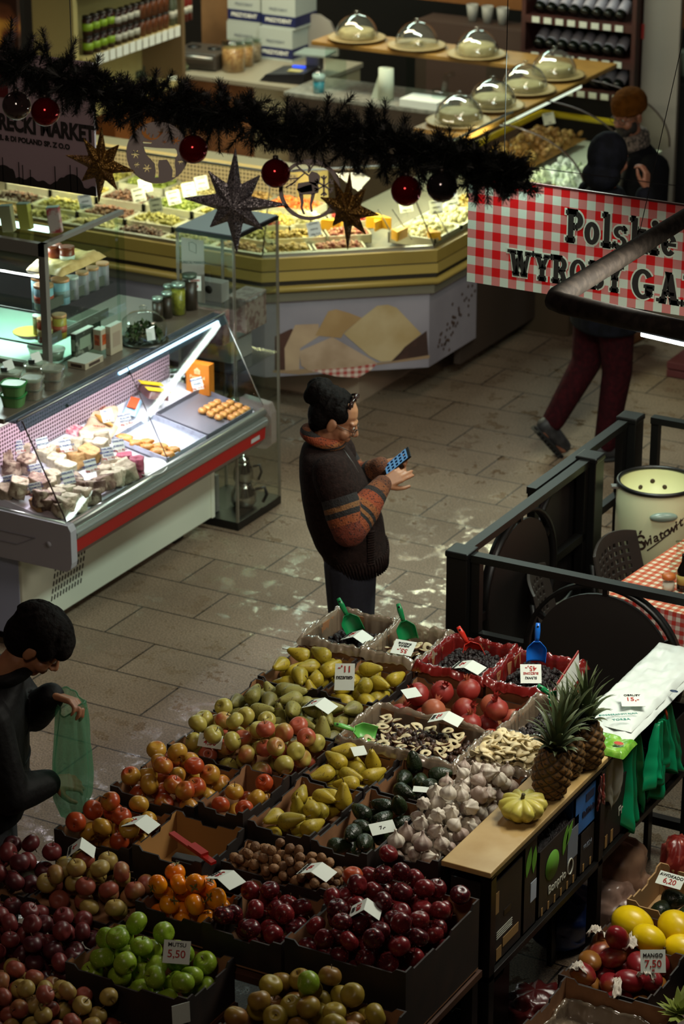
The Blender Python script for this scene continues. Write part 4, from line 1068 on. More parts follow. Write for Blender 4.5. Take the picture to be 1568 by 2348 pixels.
# yellow melons
ML = MB(); ML.lathe([(math.sin(PI * i / 18) * 0.062,-math.cos(PI * i / 18) * 0.080) for i in range(19)],28,0,mod=lambda R,z,a,i: (R * (1 + 0.012 * math.cos(10 * a)),z)); MLM = ML.mesh('melon',MELOM)
MLS = stem_mesh('melon_stem',0.078,0.086,0.006,STEMM,0)
tray(-3.27,-2.60,7.765,7.975,0.205,0.10,'cardboard tray of yellow melons',inn=CARD,out=CARDD)
for px,py,z,yaw,lb,s in ((1450,2118,0.335,0.2,'large yellow melon at the left of the melon tray',1.0),(1487,2153,0.355,0.1,'smaller yellow melon leaning in front of the others',0.82),(1552,2130,0.335,-0.2,'yellow melon with its stem end up at the right edge',1.0),(1566,2180,0.31,0.3,'yellow melon cut by the right picture edge, lowest of four',0.9)):
 o = obj('melon',MLM); tag(o,lb,'melon'); o.location = az_(px,py,z); o.rotation_euler = (PI / 2 + 0.15,0.1,PI / 2 + yaw - 0.3); o.scale = (s,s,s); obj('stem',MLS,o)
# the nearest open carton with film inside, green leaves beside
o = tray(-3.22,-2.80,7.05,7.40,0.205,0.13,'open brown carton lined with clear film at the bottom right',inn=CARD,out=CARDD,name='carton')
liner(o,0.19,0.155,0.06,FILM,31)
m = MB(); rg = random.Random(5)
for k in range(40):
 a = rg.uniform(0,6.28); L = rg.uniform(0.05,0.1); el = rg.uniform(0.2,1.2)
 d = Vector((math.cos(a) * math.cos(el),math.sin(a) * math.cos(el),math.sin(el))); s = d.cross(Vector((0,0,1))).normalized() * rg.uniform(0.01,0.02)
 m.add([(0,0,0),d * L * 0.5 + s,d * L,d * L * 0.5 - s],[(0,1,2,3)],0,True)
o = m.build('lettuce',mat('lettuce_leaf','7d8a3a',0.5)); o.location = az_(1560,2325,0.34); tag(o,'leafy green vegetable at the bottom right corner','vegetable')
# bags behind, between rack and trays
def sack(px,py,z,sx,sy,sz,mt,label,seed,name='plastic_sack',amp=0.035,rz=0.5):
 m = MB()
 def fn(u,v):
  a = 2 * PI * u; t = PI * v
  q = mnoise.noise(Vector((math.cos(a) * 2.2 + seed,math.sin(a) * 2.2,t * 2))) + 0.5 * mnoise.noise(Vector((math.cos(a) * 6 + seed,math.sin(a) * 6,t * 4)))
  r = math.sin(t) ** 0.7
  return (sx * r * math.cos(a) * (1 + q * 0.2),sy * r * math.sin(a) * (1 + q * 0.2),max(0,sz * (0.5 - 0.5 * math.cos(t)) + q * amp * math.sin(t)))
 m.grid(fn,36,24,closeu=True)
 o = m.build(name,mt); p = az_(px,py,z); o.location = (p.x,p.y,0.0); o.rotation_euler = (0,0,rz); tag(o,label,'sack'); return o
sack(1395,2030,0.1,0.15,0.12,0.30,mat('brown_sack','94705a',0.32,n=(9,'b08c70',0.4,0.7)),'brown crumpled plastic sack on the floor behind the rack',1)
sack(1375,2075,0.1,0.14,0.10,0.20,mat('clear_brown_sack','b09080',0.25,n=(7,'85685a',0.4,0.6)),'pale brown shiny sack lying below the taller brown one',2)
sack(1285,2140,0.05,0.13,0.12,0.24,mat('blue_sack','22366a',0.35,n=(6,'324c8a',0.45,0.7)),'dark blue plastic sack under the rack',3)
sack(1225,2330,0.05,0.11,0.10,0.16,mat('dark_red_sack','4a1414',0.3,n=(9,'2a0c0c',0.4,0.6)),'dark red plastic bag on the floor at the bottom',4)
sack(1552,1985,0.30,0.07,0.09,0.42,mat('red_net_bag','6a1c18',0.3,n=(30,'a04a3a',0.5,0.7)),'red packaged bag standing behind the avocado tray',6)
# ================================================================== fenced eating area
FX,FY,FT = -4.41,8.97,1.08
def post(x,y,lb):
 o = thing('fence_post',lb,'fence post',(x,y,0))
 b = MB(); b.box((0,0,FT / 2),(0.092,0.092,FT)); b.build('shaft',BLACKM,o,bevel=0.004)
 b = MB(); b.box((0,0,FT + 0.012),(0.102,0.102,0.026)); b.build('cap',BLACKM,o,bevel=0.006)
 b = MB(); b.box((0,0,0.006),(0.15,0.15,0.012)); b.build('foot_plate',BLACKM,o)
post(FX,FY,'square black fence post at the corner nearest the fruit stall')
post(FX + 0.015,10.18,'square black fence post in the middle of the aisle side')
post(FX - 0.03,10.72,'square black fence post at the far end of the aisle side')
def panel(a,b_,lb,ring_t,R=0.335,zc=0.745,disc=0.29,lip=0.045):
 """frame between two points, a round plate held in a ring"""
 a = Vector(a); b_ = Vector(b_); d = (b_ - a); L = d.length; d.normalize()
 o = thing('metal_railing',lb,'railing',a,math.atan2(d.y,d.x))
 def br(nm,p,q,w_=0.036,h=0.036):
  m = MB(); m.bar(p,q,w_,h); m.build(nm,BLACKM,o)
 br('top_rail',(0,0,FT),(L,0,FT),0.045,0.03); br('bottom_rail',(0,0,0.12),(L,0,0.12))
 br('upright',(0.02,0,0.105),(0.02,0,FT)); br('upright',(L - 0.02,0,0.105),(L - 0.02,0,FT))
 c = ring_t * L
 br('mid_rail',(0,0,zc),(c - R + 0.012,0,zc)); 
 if c + R < L: br('mid_rail',(c + R - 0.012,0,zc),(L,0,zc))
 m = MB(); n = 48; vs = []
 for i in range(n):
  t = 2 * PI * i / n
  for (r,y) in ((R,-0.02),(R,0.02),(R - 0.016,0.02),(R - 0.016,-0.02)): vs.append((c + r * math.cos(t),y,zc + r * math.sin(t)))
 fs = []
 for i in range(n):
  j = (i + 1) % n
  for k in range(4): fs.append((i * 4 + k,i * 4 + (k + 1) % 4,j * 4 + (k + 1) % 4,j * 4 + k))
 m.add(vs,fs,0,True); m.build('ring',BLACKM,o,bevel=0)
 m = MB(); m.lathe([(0,-0.006),(disc,-0.006),(disc,0.006),(0,0.006)],48,0,Matrix.Translation((c,0,zc)) @ Matrix.Rotation(PI / 2,4,'X'),smooth=False); m.build('round_plate',mat('black_plate','15110f',0.5),o)
 for t in (0.5,PI - 0.5,-0.5,PI + 0.5,PI / 2):
  m = MB(); m.bar((c + disc * math.cos(t),0,zc + disc * math.sin(t)),(c + (R - 0.01) * math.cos(t),0,zc + (R - 0.01) * math.sin(t)),0.02,0.02); m.build('spacer',BLACKM,o)
 return o
panel((FX,FY + 0.05,0),(FX + 0.012,10.13,0),'black fence panel with a round plate along the aisle, near half',0.43)
panel((FX - 0.05,9.72,0),(FX - 0.04,10.66,0),'black fence panel with a round plate along the aisle, far half',0.36,0.33)
panel((FX + 0.05,FY,0),(FX + 1.25,FY + 0.01,0),'black fence panel with a large round plate behind the fruit stall',0.475)
panel((FX + 0.05,10.78,0),(FX + 1.2,10.78,0),'plain black fence panel at the far side of the eating area',0.8)
# table with gingham cloth
GCL = gingham('gingham_cloth','b8401c','c0785a','d6cdb4',0.0185,'XY',0.7)
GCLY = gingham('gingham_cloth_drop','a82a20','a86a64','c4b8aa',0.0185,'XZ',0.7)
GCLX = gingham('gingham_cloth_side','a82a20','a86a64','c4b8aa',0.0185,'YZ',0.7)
tb = thing('dining_table','table with a red and white checked cloth behind the fence','table',(-3.45,9.95,0),-0.10)
b = MB(); b.box((0,0,0.735),(1.1,0.84,0.03)); b.build('tabletop',DWOOD,tb)
for sx in (-1,1):
 for sy in (-1,1):
  b = MB(); b.box((sx * 0.48,sy * 0.36,0.36),(0.05,0.05,0.72)); b.build('leg',BLACKM,tb)
cl = thing('tablecloth','red and white checked cloth hanging over the table edge','tablecloth',(-3.45,9.95,0.753),-0.10)
b = MB(); b.box((0,0,0),(1.13,0.87,0.004)); b.build('cloth_top',GCL,cl)
b = MB(); b.grid(lambda u,v: (-0.565 + 1.13 * u,-0.436 - 0.012 * v * (1 + math.sin(u * 30)),-0.27 * v),60,8); b.build('cloth_drop',GCLY,cl)
b = MB(); b.grid(lambda u,v: (-0.566 - 0.012 * v * (1 + math.sin(u * 24)),-0.435 + 0.87 * u,-0.27 * v),50,8); b.build('cloth_drop',GCLX,cl)
# chairs with pierced backs
def chair(x,y,rz,lb,sh=0.46):
 o = thing('dining_chair',lb,'chair',(x,y,0),rz)
 CH_ = mat('chair_plastic','2c2622',0.45)
 b = MB(); b.box((0,0,sh),(0.40,0.40,0.022)); b.build('seat',CH_,o,bevel=0.01)
 # back: lattice with rows of holes; faces +y
 m = MB(); nx,nz = 19,17; W,Hh = 0.40,0.30
 def P(i,j):
  u = i / nx; v = j / nz
  w_ = W * (0.96 - 0.06 * v)
  x_ = (u - 0.5) * w_
  return (x_,-0.20 - 0.07 * v + 0.045 * (2 * u - 1) ** 2 * 1.0,sh + 0.07 + Hh * v - 0.03 * (2 * u - 1) ** 2 * v)
 vs = [P(i,j) for j in range(nz + 1) for i in range(nx + 1)]
 fs = []
 for j in range(nz):
  for i in range(nx):
   if 2 < i < nx - 2 and 2 < j < nz - 2 and (i % 2 == 1) and (j % 2 == 1): continue
   a = j * (nx + 1) + i; fs.append((a,a + 1,a + nx + 2,a + nx + 1))
 m.add(vs,fs,0,False); m.build('backrest',CH_,o,solid=0.012,bevel=0.002)
 for sx in (-1,1):
  b = MB(); b.tube([(sx * 0.19,-0.24,0),(sx * 0.19,-0.20,sh - 0.01),(sx * 0.185,-0.205,sh + 0.12),(sx * 0.182,-0.232,sh + 0.30)],0.011,8); b.build('rear_leg',BLACKM,o)
  b = MB(); b.tube([(sx * 0.19,0.21,0),(sx * 0.185,0.18,sh - 0.01)],0.011,8); b.build('front_leg',BLACKM,o)
 return o
chair(-4.12,9.62,-1.25,'black pierced plastic chair behind the near fence corner',0.43)
chair(-3.975,10.0,-PI / 2 - 0.1,'black pierced plastic chair between table and white barrel',0.445)
# enamel washing barrel used as a bin
wsx = thing('washing_barrel','cream enamel round washing machine barrel with black rim and script lettering','washing machine',(-4.20,10.48,0.05))
WEN = mat('cream_enamel','cfd0a8',0.22,spec=0.6); WIN = mat('cream_enamel_inside','d2d2a2',0.35)
R_ = 0.176
b = MB(); b.lathe([(0,0.05),(R_ - 0.01,0.05),(R_,0.07),(R_,0.50),(R_ + 0.004,0.505),(R_ + 0.004,0.83),(R_ - 0.008,0.86)],56,cap=False); b.lathe([(R_ - 0.009,0.86),(R_ - 0.012,0.84),(R_ - 0.014,0.70),(0,0.70)],56,1,cap=False); b.build('drum',[WEN,WIN],wsx)
b = MB(); b.tube([(R_ * 0.985 * math.cos(2 * PI * i / 56),R_ * 0.985 * math.sin(2 * PI * i / 56),0.862) for i in range(56)],0.010,8,closed=True); b.build('rim',BLACKP,wsx)
for z in (0.505,0.44):
 b = MB(); b.tube([((R_ + 0.004) * math.cos(2 * PI * i / 56),(R_ + 0.004) * math.sin(2 * PI * i / 56),z) for i in range(56)],0.003,6,closed=True); b.build('black_band',BLACKP,wsx)
for k in range(3):
 a = 2 * PI * k / 3; b = MB(); b.tube([(0.13 * math.cos(a),0.13 * math.sin(a),-0.05),(0.13 * math.cos(a),0.13 * math.sin(a),0.06)],0.02,10); b.build('foot',BLACKP,wsx)
fa = math.atan2(-math.cos(AZ),math.sin(AZ))   # side towards the stairs
def on_drum(da,z,off=0.0):
 a = fa + da; r = R_ + 0.004 + off
 return Vector((r * math.cos(a),r * math.sin(a),z)),Vector((-math.sin(a),math.cos(a),0)),Vector((math.cos(a),math.sin(a),0))
p,t_,n_ = on_drum(0.06,0.765)
b = MB(); b.sphere((0,0,0),1,20,0,(0.062,0.022,0.020),frame(p,t_,(0,0,1))); b.build('lens_plate',mat('grey_enamel','7f9286',0.25),wsx)
SCR = mat('script_ink','2c1c12',0.5)
word = 'Światowit'
for i,ch in enumerate(word):
 da = (-0.50 + i * 0.125); z = 0.630 + i * 0.0125
 p,t_,n_ = on_drum(da,z,0.001)
 up_ = Vector((0,0,1)) * 1.0 - t_ * 0.0
 text(ch,0.088 if i == 0 else 0.060,SCR,frame(p,(t_ * 1.0 + Vector((0,0,0.42))).normalized(),up_),wsx,shear=0.25,bold=0.0012)
b = MB(); b.tube([on_drum(-0.30 + 0.09 * i,0.605 + 0.0145 * i,0.001)[0] for i in range(11)],[0.0035 - 0.0002 * i for i in range(11)],5); b.build('underline',SCR,wsx)
for da,z in ((PI - 0.32,0.775),(PI + 0.02,0.80),(PI + 0.36,0.775)):
 a = fa + da; r = R_ - 0.014
 b = MB(); b.lathe([(0,0),(0.011,0),(0.011,0.003),(0,0.003)],12,0,frame((r * math.cos(a),r * math.sin(a),z),(-math.sin(a),math.cos(a),0),(0,0,1))); b.build('inner_hole',mat('rust_hole','3a2a14',0.7),wsx)
a = fa + PI; b = MB(); b.box((0,0,0),(0.03,0.006,0.004),0,frame(((R_ - 0.014) * math.cos(a),(R_ - 0.014) * math.sin(a),0.735),(-math.sin(a),math.cos(a),0),(0,0,1))); b.build('inner_slot',mat('rust_slot','6a5424',0.7),wsx)
b = MB(); b.box((0,0,0),(0.035,0.01,0.05),0,frame(on_drum(-1.5,0.845)[0],on_drum(-1.5,0.8)[1],(0,0,1))); b.build('hinge',STEEL,wsx)
# on the table
st = thing('salt_shaker','small glass salt shaker with an orange lid on the checked cloth','shaker',az_(1532,1352,0.757))
b = MB(); b.lathe([(0,0),(0.026,0.001),(0.028,0.01),(0.026,0.045),(0.02,0.055)],20); b.build('jar',CLEARP,st)
b = MB(); b.lathe([(0,0.003),(0.023,0.003),(0.024,0.034),(0,0.036)],16); b.build('salt',mat('salt','d8d6ca',0.8),st)
b = MB(); b.lathe([(0.021,0.050),(0.029,0.052),(0.029,0.066),(0.02,0.072),(0,0.073)],20); b.build('lid',mat('orange_lid','b5622a',0.4),st)
bo = thing('sauce_bottle','dark sauce bottle with a yellow label at the right edge of the cloth','bottle',az_(1566,1352,0.757))
b = MB(); b.lathe([(0,0),(0.027,0.001),(0.028,0.01),(0.028,0.09),(0.012,0.125),(0.011,0.16),(0,0.161)],20); b.build('bottle_body',mat('dark_bottle_glass','120c08',0.1),bo)
b = MB(); b.lathe([(0.0288,0.03),(0.0288,0.07)],20); b.build('label',mat('yellow_label','a8924a',0.6),bo)
cr = thing('glass_carafe','clear round glass carafe beside the sauce bottle','carafe',az_(1556,1318,0.757))
b = MB(); b.lathe([(0,0),(0.03,0.002),(0.042,0.03),(0.036,0.06),(0.015,0.09),(0.014,0.14),(0.02,0.15)],24); b.build('carafe_body',GLASS,cr)
p = az_(1556,862,0.0)
for k in range(2):
 m = MB(); m.box2((p.x - 0.06,p.y - 0.05,0.002 + 0.05 * k),(p.x + 0.35,p.y + 0.3,0.045 + 0.05 * k)); tag(m.build('flat_crate',mat('dusty_red_crate','5a2426',0.7),bevel=0.004),['lower dusty red flat crate on the floor at the right picture edge','upper dusty red flat crate on the floor at the right picture edge'][k],'crate')
# ================================================================== deli counter
DX,DZ,DY0,DY1 = -6.45,0.72,9.19,10.93
deli = thing('deli_counter','white and red refrigerated deli counter with a sloping glass front','deli counter',(DX,(DY0 + DY1) / 2,0))
def dp(nm,mt,fn,bevel=0):
 m = MB(); fn(m); m.v = [(x - DX,y - (DY0 + DY1) / 2,z) for x,y,z in m.v]; return m.build(nm,mt,deli,bevel=bevel)
def extY(m,pts,y0,y1,mi=0,smooth=False):
 """profile in X-Z pulled along Y"""
 n = len(pts)
 vs = [(x,y0,z) for x,z in pts] + [(x,y1,z) for x,z in pts]
 m.add(vs,[tuple(range(n)),tuple(range(2 * n - 1,n - 1,-1))],mi)
 m.add(vs,[(i,n + i,n + (i + 1) % n,(i + 1) % n) for i in range(n)],mi,smooth)
REDS = mat('red_stripe_paint','8c0c0c',0.35); GRYB = mat('grey_brown_band','6e5a54',0.5); SILV = mat('satin_aluminium','a9b0aa',0.3,0.8); LGREY = mat('moulded_grey_plastic','8d8b90',0.55)
ENAM = mat('deli_enamel','c8ccba',0.4)
dp('base_panel',ENAM,lambda m: m.box2((-7.3,DY0 + 0.08,0.08),(-6.775,DY1 - 0.02,0.56)),0.006)
dp('base_side',mat('blue_grey_panel','9aa2bc',0.5),lambda m: m.box2((-7.3,DY0 + 0.075,0.08),(-6.79,DY0 + 0.082,0.54)))
for y in (DY0 + 0.2,DY1 - 0.2):
 dp('foot',BLACKP,lambda m: m.box2((-6.98,y - 0.04,0),(-6.86,y + 0.04,0.08)))
dp('base_end_trim',PALEW,lambda m: m.box2((-6.80,DY1 - 0.03,0.08),(-6.765,DY1 - 0.0,0.56)),0.004)
dp('front_belly',ENAM,lambda m: extY(m,[(-6.52,0.535),(-6.52,0.70),(-7.3,0.70),(-7.3,0.52),(-6.74,0.52)],DY0 + 0.04,DY1 - 0.03))
dp('upper_band',SILV,lambda m: extY(m,[(-6.50,0.633),(-6.446,0.633),(-6.432,0.645),(-6.428,0.665),(-6.436,0.683),(-6.50,0.69)],DY0 + 0.035,DY1 - 0.035,0,True))
dp('red_stripe',REDS,lambda m: extY(m,[(-6.52,0.580),(-6.449,0.572),(-6.444,0.634),(-6.52,0.634)],DY0 + 0.035,DY1 - 0.035))
dp('stripe_badge',mat('silver_badge','b0b0b0',0.4,0.3),lambda m: m.box2((-6.452,10.76,0.588),(-6.446,10.84,0.622)))
dp('lower_band',GRYB,lambda m: extY(m,[(-6.56,0.528),(-6.475,0.538),(-6.453,0.571),(-6.52,0.571)],DY0 + 0.035,DY1 - 0.035))
dp('top_edge',SILV,lambda m: m.tube([(-6.468,DY0 + 0.03,0.702),(-6.468,DY1 - 0.02,0.702)],0.023,12))
def endcap(m,y0,y1):
 pts = [(-7.4,0.50),(-6.46,0.50),(-6.437,0.515),(-6.43,0.545),(-6.43,0.695),(-6.445,0.722),(-7.4,0.735)]
 extY(m,pts,y0,y1)
dp('end_panel',LGREY,lambda m: endcap(m,DY0 - 0.015,DY0 + 0.03),0.006)
dp('end_panel_groove',mat('groove_grey','77757c',0.6),lambda m: (m.box2((-7.2,DY0 - 0.018,0.63),(-6.62,DY0 - 0.014,0.634)),m.box2((-7.2,DY0 - 0.018,0.58),(-6.72,DY0 - 0.014,0.584)),m.bar((-6.72,DY0 - 0.016,0.582),(-6.62,DY0 - 0.016,0.632),0.004,0.004)))
for x,z in ((-6.55,0.615),(-6.85,0.535)):
 dp('end_panel_button',LGREY,lambda m: m.lathe([(0,0),(0.014,0),(0.014,0.005),(0,0.006)],14,0,Matrix.Translation((x,DY0 - 0.014,z)) @ Matrix.Rotation(PI / 2,4,'X')))
dp('end_trim',SILV,lambda m: m.tube([(-7.3,DY0 + 0.005,0.737),(-6.47,DY0 + 0.005,0.722)],0.008,8))
CLR = glassmat('clear_end_cap','e4ded8',0.16,0.1,opac=0.25,opcol='b9aca4')
dp('clear_end_cap',CLR,lambda m: extY(m,[(-6.6,0.50),(-6.45,0.51),(-6.42,0.54),(-6.42,0.70),(-6.44,0.745),(-6.6,0.76)],DY1 - 0.02,DY1 + 0.03),0.01)
for i in range(11):
 for j in range(5):
  y = DY0 + 0.30 + 0.022 * i + 0.012 * j; z = 0.19 + 0.033 * j
  dp('vent_slot',BLACKP,lambda m: m.bar((-6.774,y,z),(-6.774,y + 0.012,z + 0.024),0.003,0.005)) if False else None
dp('vent_grille',mat('vent_dark','2a2018',0.8),lambda m: [m.bar((-6.773,DY0 + 0.30 + 0.024 * i + 0.010 * j,0.17 + 0.034 * j),(-6.773,DY0 + 0.307 + 0.024 * i + 0.010 * j,0.192 + 0.034 * j),0.003,0.006) for i in range(11) for j in range(6)])
def deck_z(x): return 0.695 + (-6.47 - x) * 0.19
DECK = mat('white_deck','cfcbd6',0.4)
dp('deck',DECK,lambda m: extY(m,[(-6.485,deck_z(-6.485) - 0.02),(-6.485,deck_z(-6.485)),(-7.0,deck_z(-7.0)),(-7.0,0.70)],DY0 + 0.03,DY1 - 0.03))
def perfmat(name,ca,cb,pitch,axes='YZ',rad=0.3):
 m,nt,b = newmat(name); L = nt.links
 tc = nd(nt,'ShaderNodeTexCoord'); sp_ = nd(nt,'ShaderNodeSeparateXYZ'); L.new(tc.outputs['Object'],sp_.inputs[0])
 outs = []
 for a in axes:
  mu = nd(nt,'ShaderNodeMath',operation='MULTIPLY'); mu.inputs[1].default_value = 1 / pitch; L.new(sp_.outputs[a],mu.inputs[0])
  fr = nd(nt,'ShaderNodeMath',operation='FRACT'); L.new(mu.outputs[0],fr.inputs[0])
  sb = nd(nt,'ShaderNodeMath',operation='SUBTRACT'); sb.inputs[1].default_value = 0.5; L.new(fr.outputs[0],sb.inputs[0])
  sq_ = nd(nt,'ShaderNodeMath',operation='MULTIPLY'); L.new(sb.outputs[0],sq_.inputs[0]); L.new(sb.outputs[0],sq_.inputs[1]); outs.append(sq_)
 ad = nd(nt,'ShaderNodeMath',operation='ADD'); L.new(outs[0].outputs[0],ad.inputs[0]); L.new(outs[1].outputs[0],ad.inputs[1])
 g = nd(nt,'ShaderNodeMath',operation='LESS_THAN'); g.inputs[1].default_value = rad * rad; L.new(ad.outputs[0],g.inputs[0])
 mx = nd(nt,'ShaderNodeMixRGB'); mx.inputs['Color1'].default_value = lin(ca); mx.inputs['Color2'].default_value = lin(cb); L.new(g.outputs[0],mx.inputs['Fac'])
 L.new(mx.outputs[0],b.inputs['Base Color']); b.inputs['Roughness'].default_value = 0.5
 return m
dp('perforated_back',perfmat('perforated_panel','a8909a','2a0a10',0.019,rad=0.36),lambda m: m.box2((-7.012,DY0 + 0.03,0.80),(-7.0,DY1 - 0.03,0.985)))
dp('back_wall',ENAM,lambda m: m.box2((-7.3,DY0 + 0.03,0.69),(-7.02,DY1 - 0.03,1.145)))
SHELFM = mat('serving_shelf','5d5448',0.35)
dp('serving_shelf',SHELFM,lambda m: m.box2((-7.32,DY0 - 0.02,1.145),(-6.76,DY1 + 0.02,1.168)),0.003)
RZ,RX = 1.17,-6.70
CHAN = glassmat('tinted_channel','b9c4cc',0.30,0.10,opac=0.30,opcol='6a7480')
dp('ridge_channel',CHAN,lambda m: extY(m,[(RX - 0.07,1.165),(RX + 0.012,1.165),(RX + 0.03,1.125),(RX + 0.022,1.120),(RX,1.155),(RX - 0.07,1.155)],DY0 - 0.01,DY1))
dp('ridge_rail',STEEL,lambda m: m.tube([(RX + 0.01,DY0 - 0.01,1.172),(RX + 0.01,DY1,1.172)],0.005,8))
dp('light_tube',emis('cool_tube','cfeaff',9.0),lambda m: m.tube([(RX + 0.006,DY0 + 0.80,1.143),(RX + 0.006,DY1 - 0.06,1.143)],0.008,10))
for y in (DY0 + 0.35,10.05,DY1 - 0.12):
 dp('clamp',BLACKM,lambda m: m.sphere((RX + 0.022,y,1.13),0.009,10))
FG = glassmat('front_glass','f2f7f5',0.09,0.004)
def pane(y0,y1):
 ax,azz = -6.470,0.728; bx,bz = RX + 0.015,1.165; t = 0.005
 n_ = Vector((bz - azz,0,-(bx - ax))).normalized() * t
 return lambda m: m.add([(ax,y0,azz),(ax,y1,azz),(bx,y1,bz),(bx,y0,bz),(ax + n_.x,y0,azz + n_.z),(ax + n_.x,y1,azz + n_.z),(bx + n_.x,y1,bz + n_.z),(bx + n_.x,y0,bz + n_.z)],[(0,1,2,3),(7,6,5,4),(0,4,5,1),(2,6,7,3),(1,5,6,2),(3,7,4,0)])
dp('glass_front',FG,pane(DY0 + 0.01,10.037)); dp('glass_front',FG,pane(10.043,DY1 - 0.02))
EDGE = mat('dark_glass_edge','2a1614',0.3)
for y,r in ((DY0 + 0.006,0.0035),(10.04,0.0022)):
 dp('glass_edge',EDGE,lambda m: m.tube([(-6.465,y,0.733),(RX + 0.02,y,1.168)],r,6))
dp('glass_side',FG,lambda m: extY(m,[(-6.475,0.735),(RX,1.165),(-7.0,1.165),(-7.0,0.80)],DY1 - 0.015,DY1 - 0.009))
dp('glass_edge',SILV,lambda m: m.tube([(-6.472,DY1 - 0.012,0.735),(RX + 0.012,DY1 - 0.012,1.165)],0.003,6))
TUBEM = emis('lamp_tube_glow','f2fff6',70.0)
for k,(a,b_) in enumerate((((-1.689,18.171,3.0),(-0.476,18.157,3.0)),((0.446,18.129,3.0),(0.915,18.159,3.0)))):
 o = thing('hall_tube_lamp',['long fluorescent tube lamp hanging far across the hall','short fluorescent tube lamp hanging far across the hall'][k],'lamp',a)
 bb = Vector(b_) - Vector(a)
 m = MB(); m.tube([(0,0,0),bb],0.021,10); m.build('tube',TUBEM,o)
 m = MB(); m.bar((0,0,0.06),bb + Vector((0,0,0.06)),0.07,0.05); m.build('housing',WHITEP,o)
# ---- what lies on the deck
def steel_tray(x0,x1,y0,y1,lb,mt,h=0.028,sl=0.10):
 o = thing('baking_tray',lb,'tray',((x0 + x1) / 2,(y0 + y1) / 2,deck_z((x0 + x1) / 2) + 0.007),rot=(0,math.atan(0.19),0))
 X,Y = (x1 - x0) / 2,(y1 - y0) / 2; t = 0.003
 b = MB(); b.box2((-X,-Y,0),(X,Y,t)); b.build('tray_floor',mt,o)
 b = MB()
 for lo,hi in (((-X,-Y,0),(X,-Y + t,h)),((-X,Y - t,0),(X,Y,h)),((-X,-Y,0),(-X + t,Y,h)),((X - t,-Y,0),(X,Y,h))): b.box2(lo,hi)
 b.build('tray_rim',mt,o); return o
steel_tray(-6.80,-6.495,10.07,10.42,'pale metal baking tray with a row of flat pastries in the deli counter',mat('pale_tray_metal','b4b6c4',0.4,0.3,n=(30,'8a8c98',0.5,0.8)))
steel_tray(-6.80,-6.495,10.44,10.86,'grey metal baking tray with square pastries at the far end of the deli counter',mat('grey_tray_metal','82808a',0.4,0.5))
PASTRY = mat('golden_pastry','b9773a',0.45,n=(45,'d39a52',0.4,0.65),bump=(60,0.3))
def pastry_mesh(sx,sy,sz,seed):
 m = MB()
 def fn(u,v):
  a = 2 * PI * u; t = PI * v
  k = 1 + 0.22 * mnoise.noise(Vector((math.cos(a) * 2 + seed,math.sin(a) * 2,t)))
  c,s = math.cos(a),math.sin(a); q = (abs(c) ** 4 + abs(s) ** 4) ** -0.25
  return (sx * q * c * math.sin(t) ** 0.5 * k,sy * q * s * math.sin(t) ** 0.5 * k,-sz * math.cos(t) * k)
 m.grid(fn,18,10,closeu=True); return m.mesh('pastry',PASTRY)
PSQ = [pastry_mesh(0.019,0.019,0.013,s) for s in range(3)]
k = 0
for i in range(4):
 for j in range(6):
  if j > 3 + (i > 0) or (i == 3 and j < 1): continue
  x = -6.52 - 0.046 * i; y = 10.84 - 0.046 * j - 0.0 - (0.12 if False else 0)
  o = obj('square_pastry',PSQ[k % 3],loc=(x,y,deck_z(x) + 0.026),rot=(0,0.19,U(-0.1,0.1))); k += 1
  tag(o,'small golden square pastry in the grey tray at the far deli end','pastry','square pastries in the grey tray')
PFL = [pastry_mesh(0.038,0.030,0.014,s + 5) for s in range(3)]
for i,(x,y) in enumerate(((-6.755,10.11),(-6.69,10.105),(-6.63,10.11),(-6.57,10.115),(-6.52,10.12),(-6.66,10.155),(-6.59,10.165),(-6.53,10.185))):
 o = obj('flat_pastry',PFL[i % 3],loc=(x,y,deck_z(x) + 0.028),rot=(0,0.19,U(0,3)))
 tag(o,'golden flat flaky pastry at the near edge of the pale tray','pastry','flat pastries in the pale tray')
# halva
HAL = {'beige': mat('beige_halva','a2927c',0.75,n=(40,'7d6c58',0.4,0.7),bump=(70,0.6)),'brown': mat('cocoa_halva','5c4236',0.75,n=(28,'8a7462',0.45,0.6),bump=(70,0.6)),'cream': mat('cream_halva','b8ab94',0.75,n=(40,'948670',0.4,0.7),bump=(70,0.6)),'pink': mat('pink_halva','a0485c',0.7,n=(40,'7a2e44',0.4,0.7),bump=(70,0.6)),'tan': mat('tan_halva','a67e4e',0.7,n=(40,'8a6236',0.4,0.7),bump=(70,0.6)),'marbled': mat('marbled_halva','8d7a68',0.7,n=(22,'4e362a',0.46,0.54),bump=(70,0.6))}
def chunk_mesh(nm,mt,seed):
 m = MB()
 sx,sy,sz = (0.045,0.034,0.030) if seed % 2 else (0.038,0.038,0.034)
 def fn(u,v):
  a = 2 * PI * u; t = PI * v
  c,s = math.cos(a),math.sin(a); q = (abs(c) ** 5 + abs(s) ** 5) ** -0.2
  st = min(1,math.sin(t) * 1.9) ** 0.8; ct = max(-1,min(1,math.cos(t) * 1.35))
  n1 = mnoise.noise(Vector((c * 1.6 + seed * 7,s * 1.6,math.cos(t) * 1.6))); n2 = mnoise.noise(Vector((c * 5 + seed,s * 5,math.cos(t) * 5)))
  k = 1 + 0.15 * n1 + 0.07 * n2
  return (sx * q * c * st * k,sy * q * s * st * k,-sz * ct * (k + 0.15 * c * math.sin(seed)))
 m.grid(fn,22,14,closeu=True); return m.mesh(nm,mt)
HM = {k: [chunk_mesh('halva_chunk',v,i * 3 + s) for s in range(3)] for i,(k,v) in enumerate(HAL.items())}
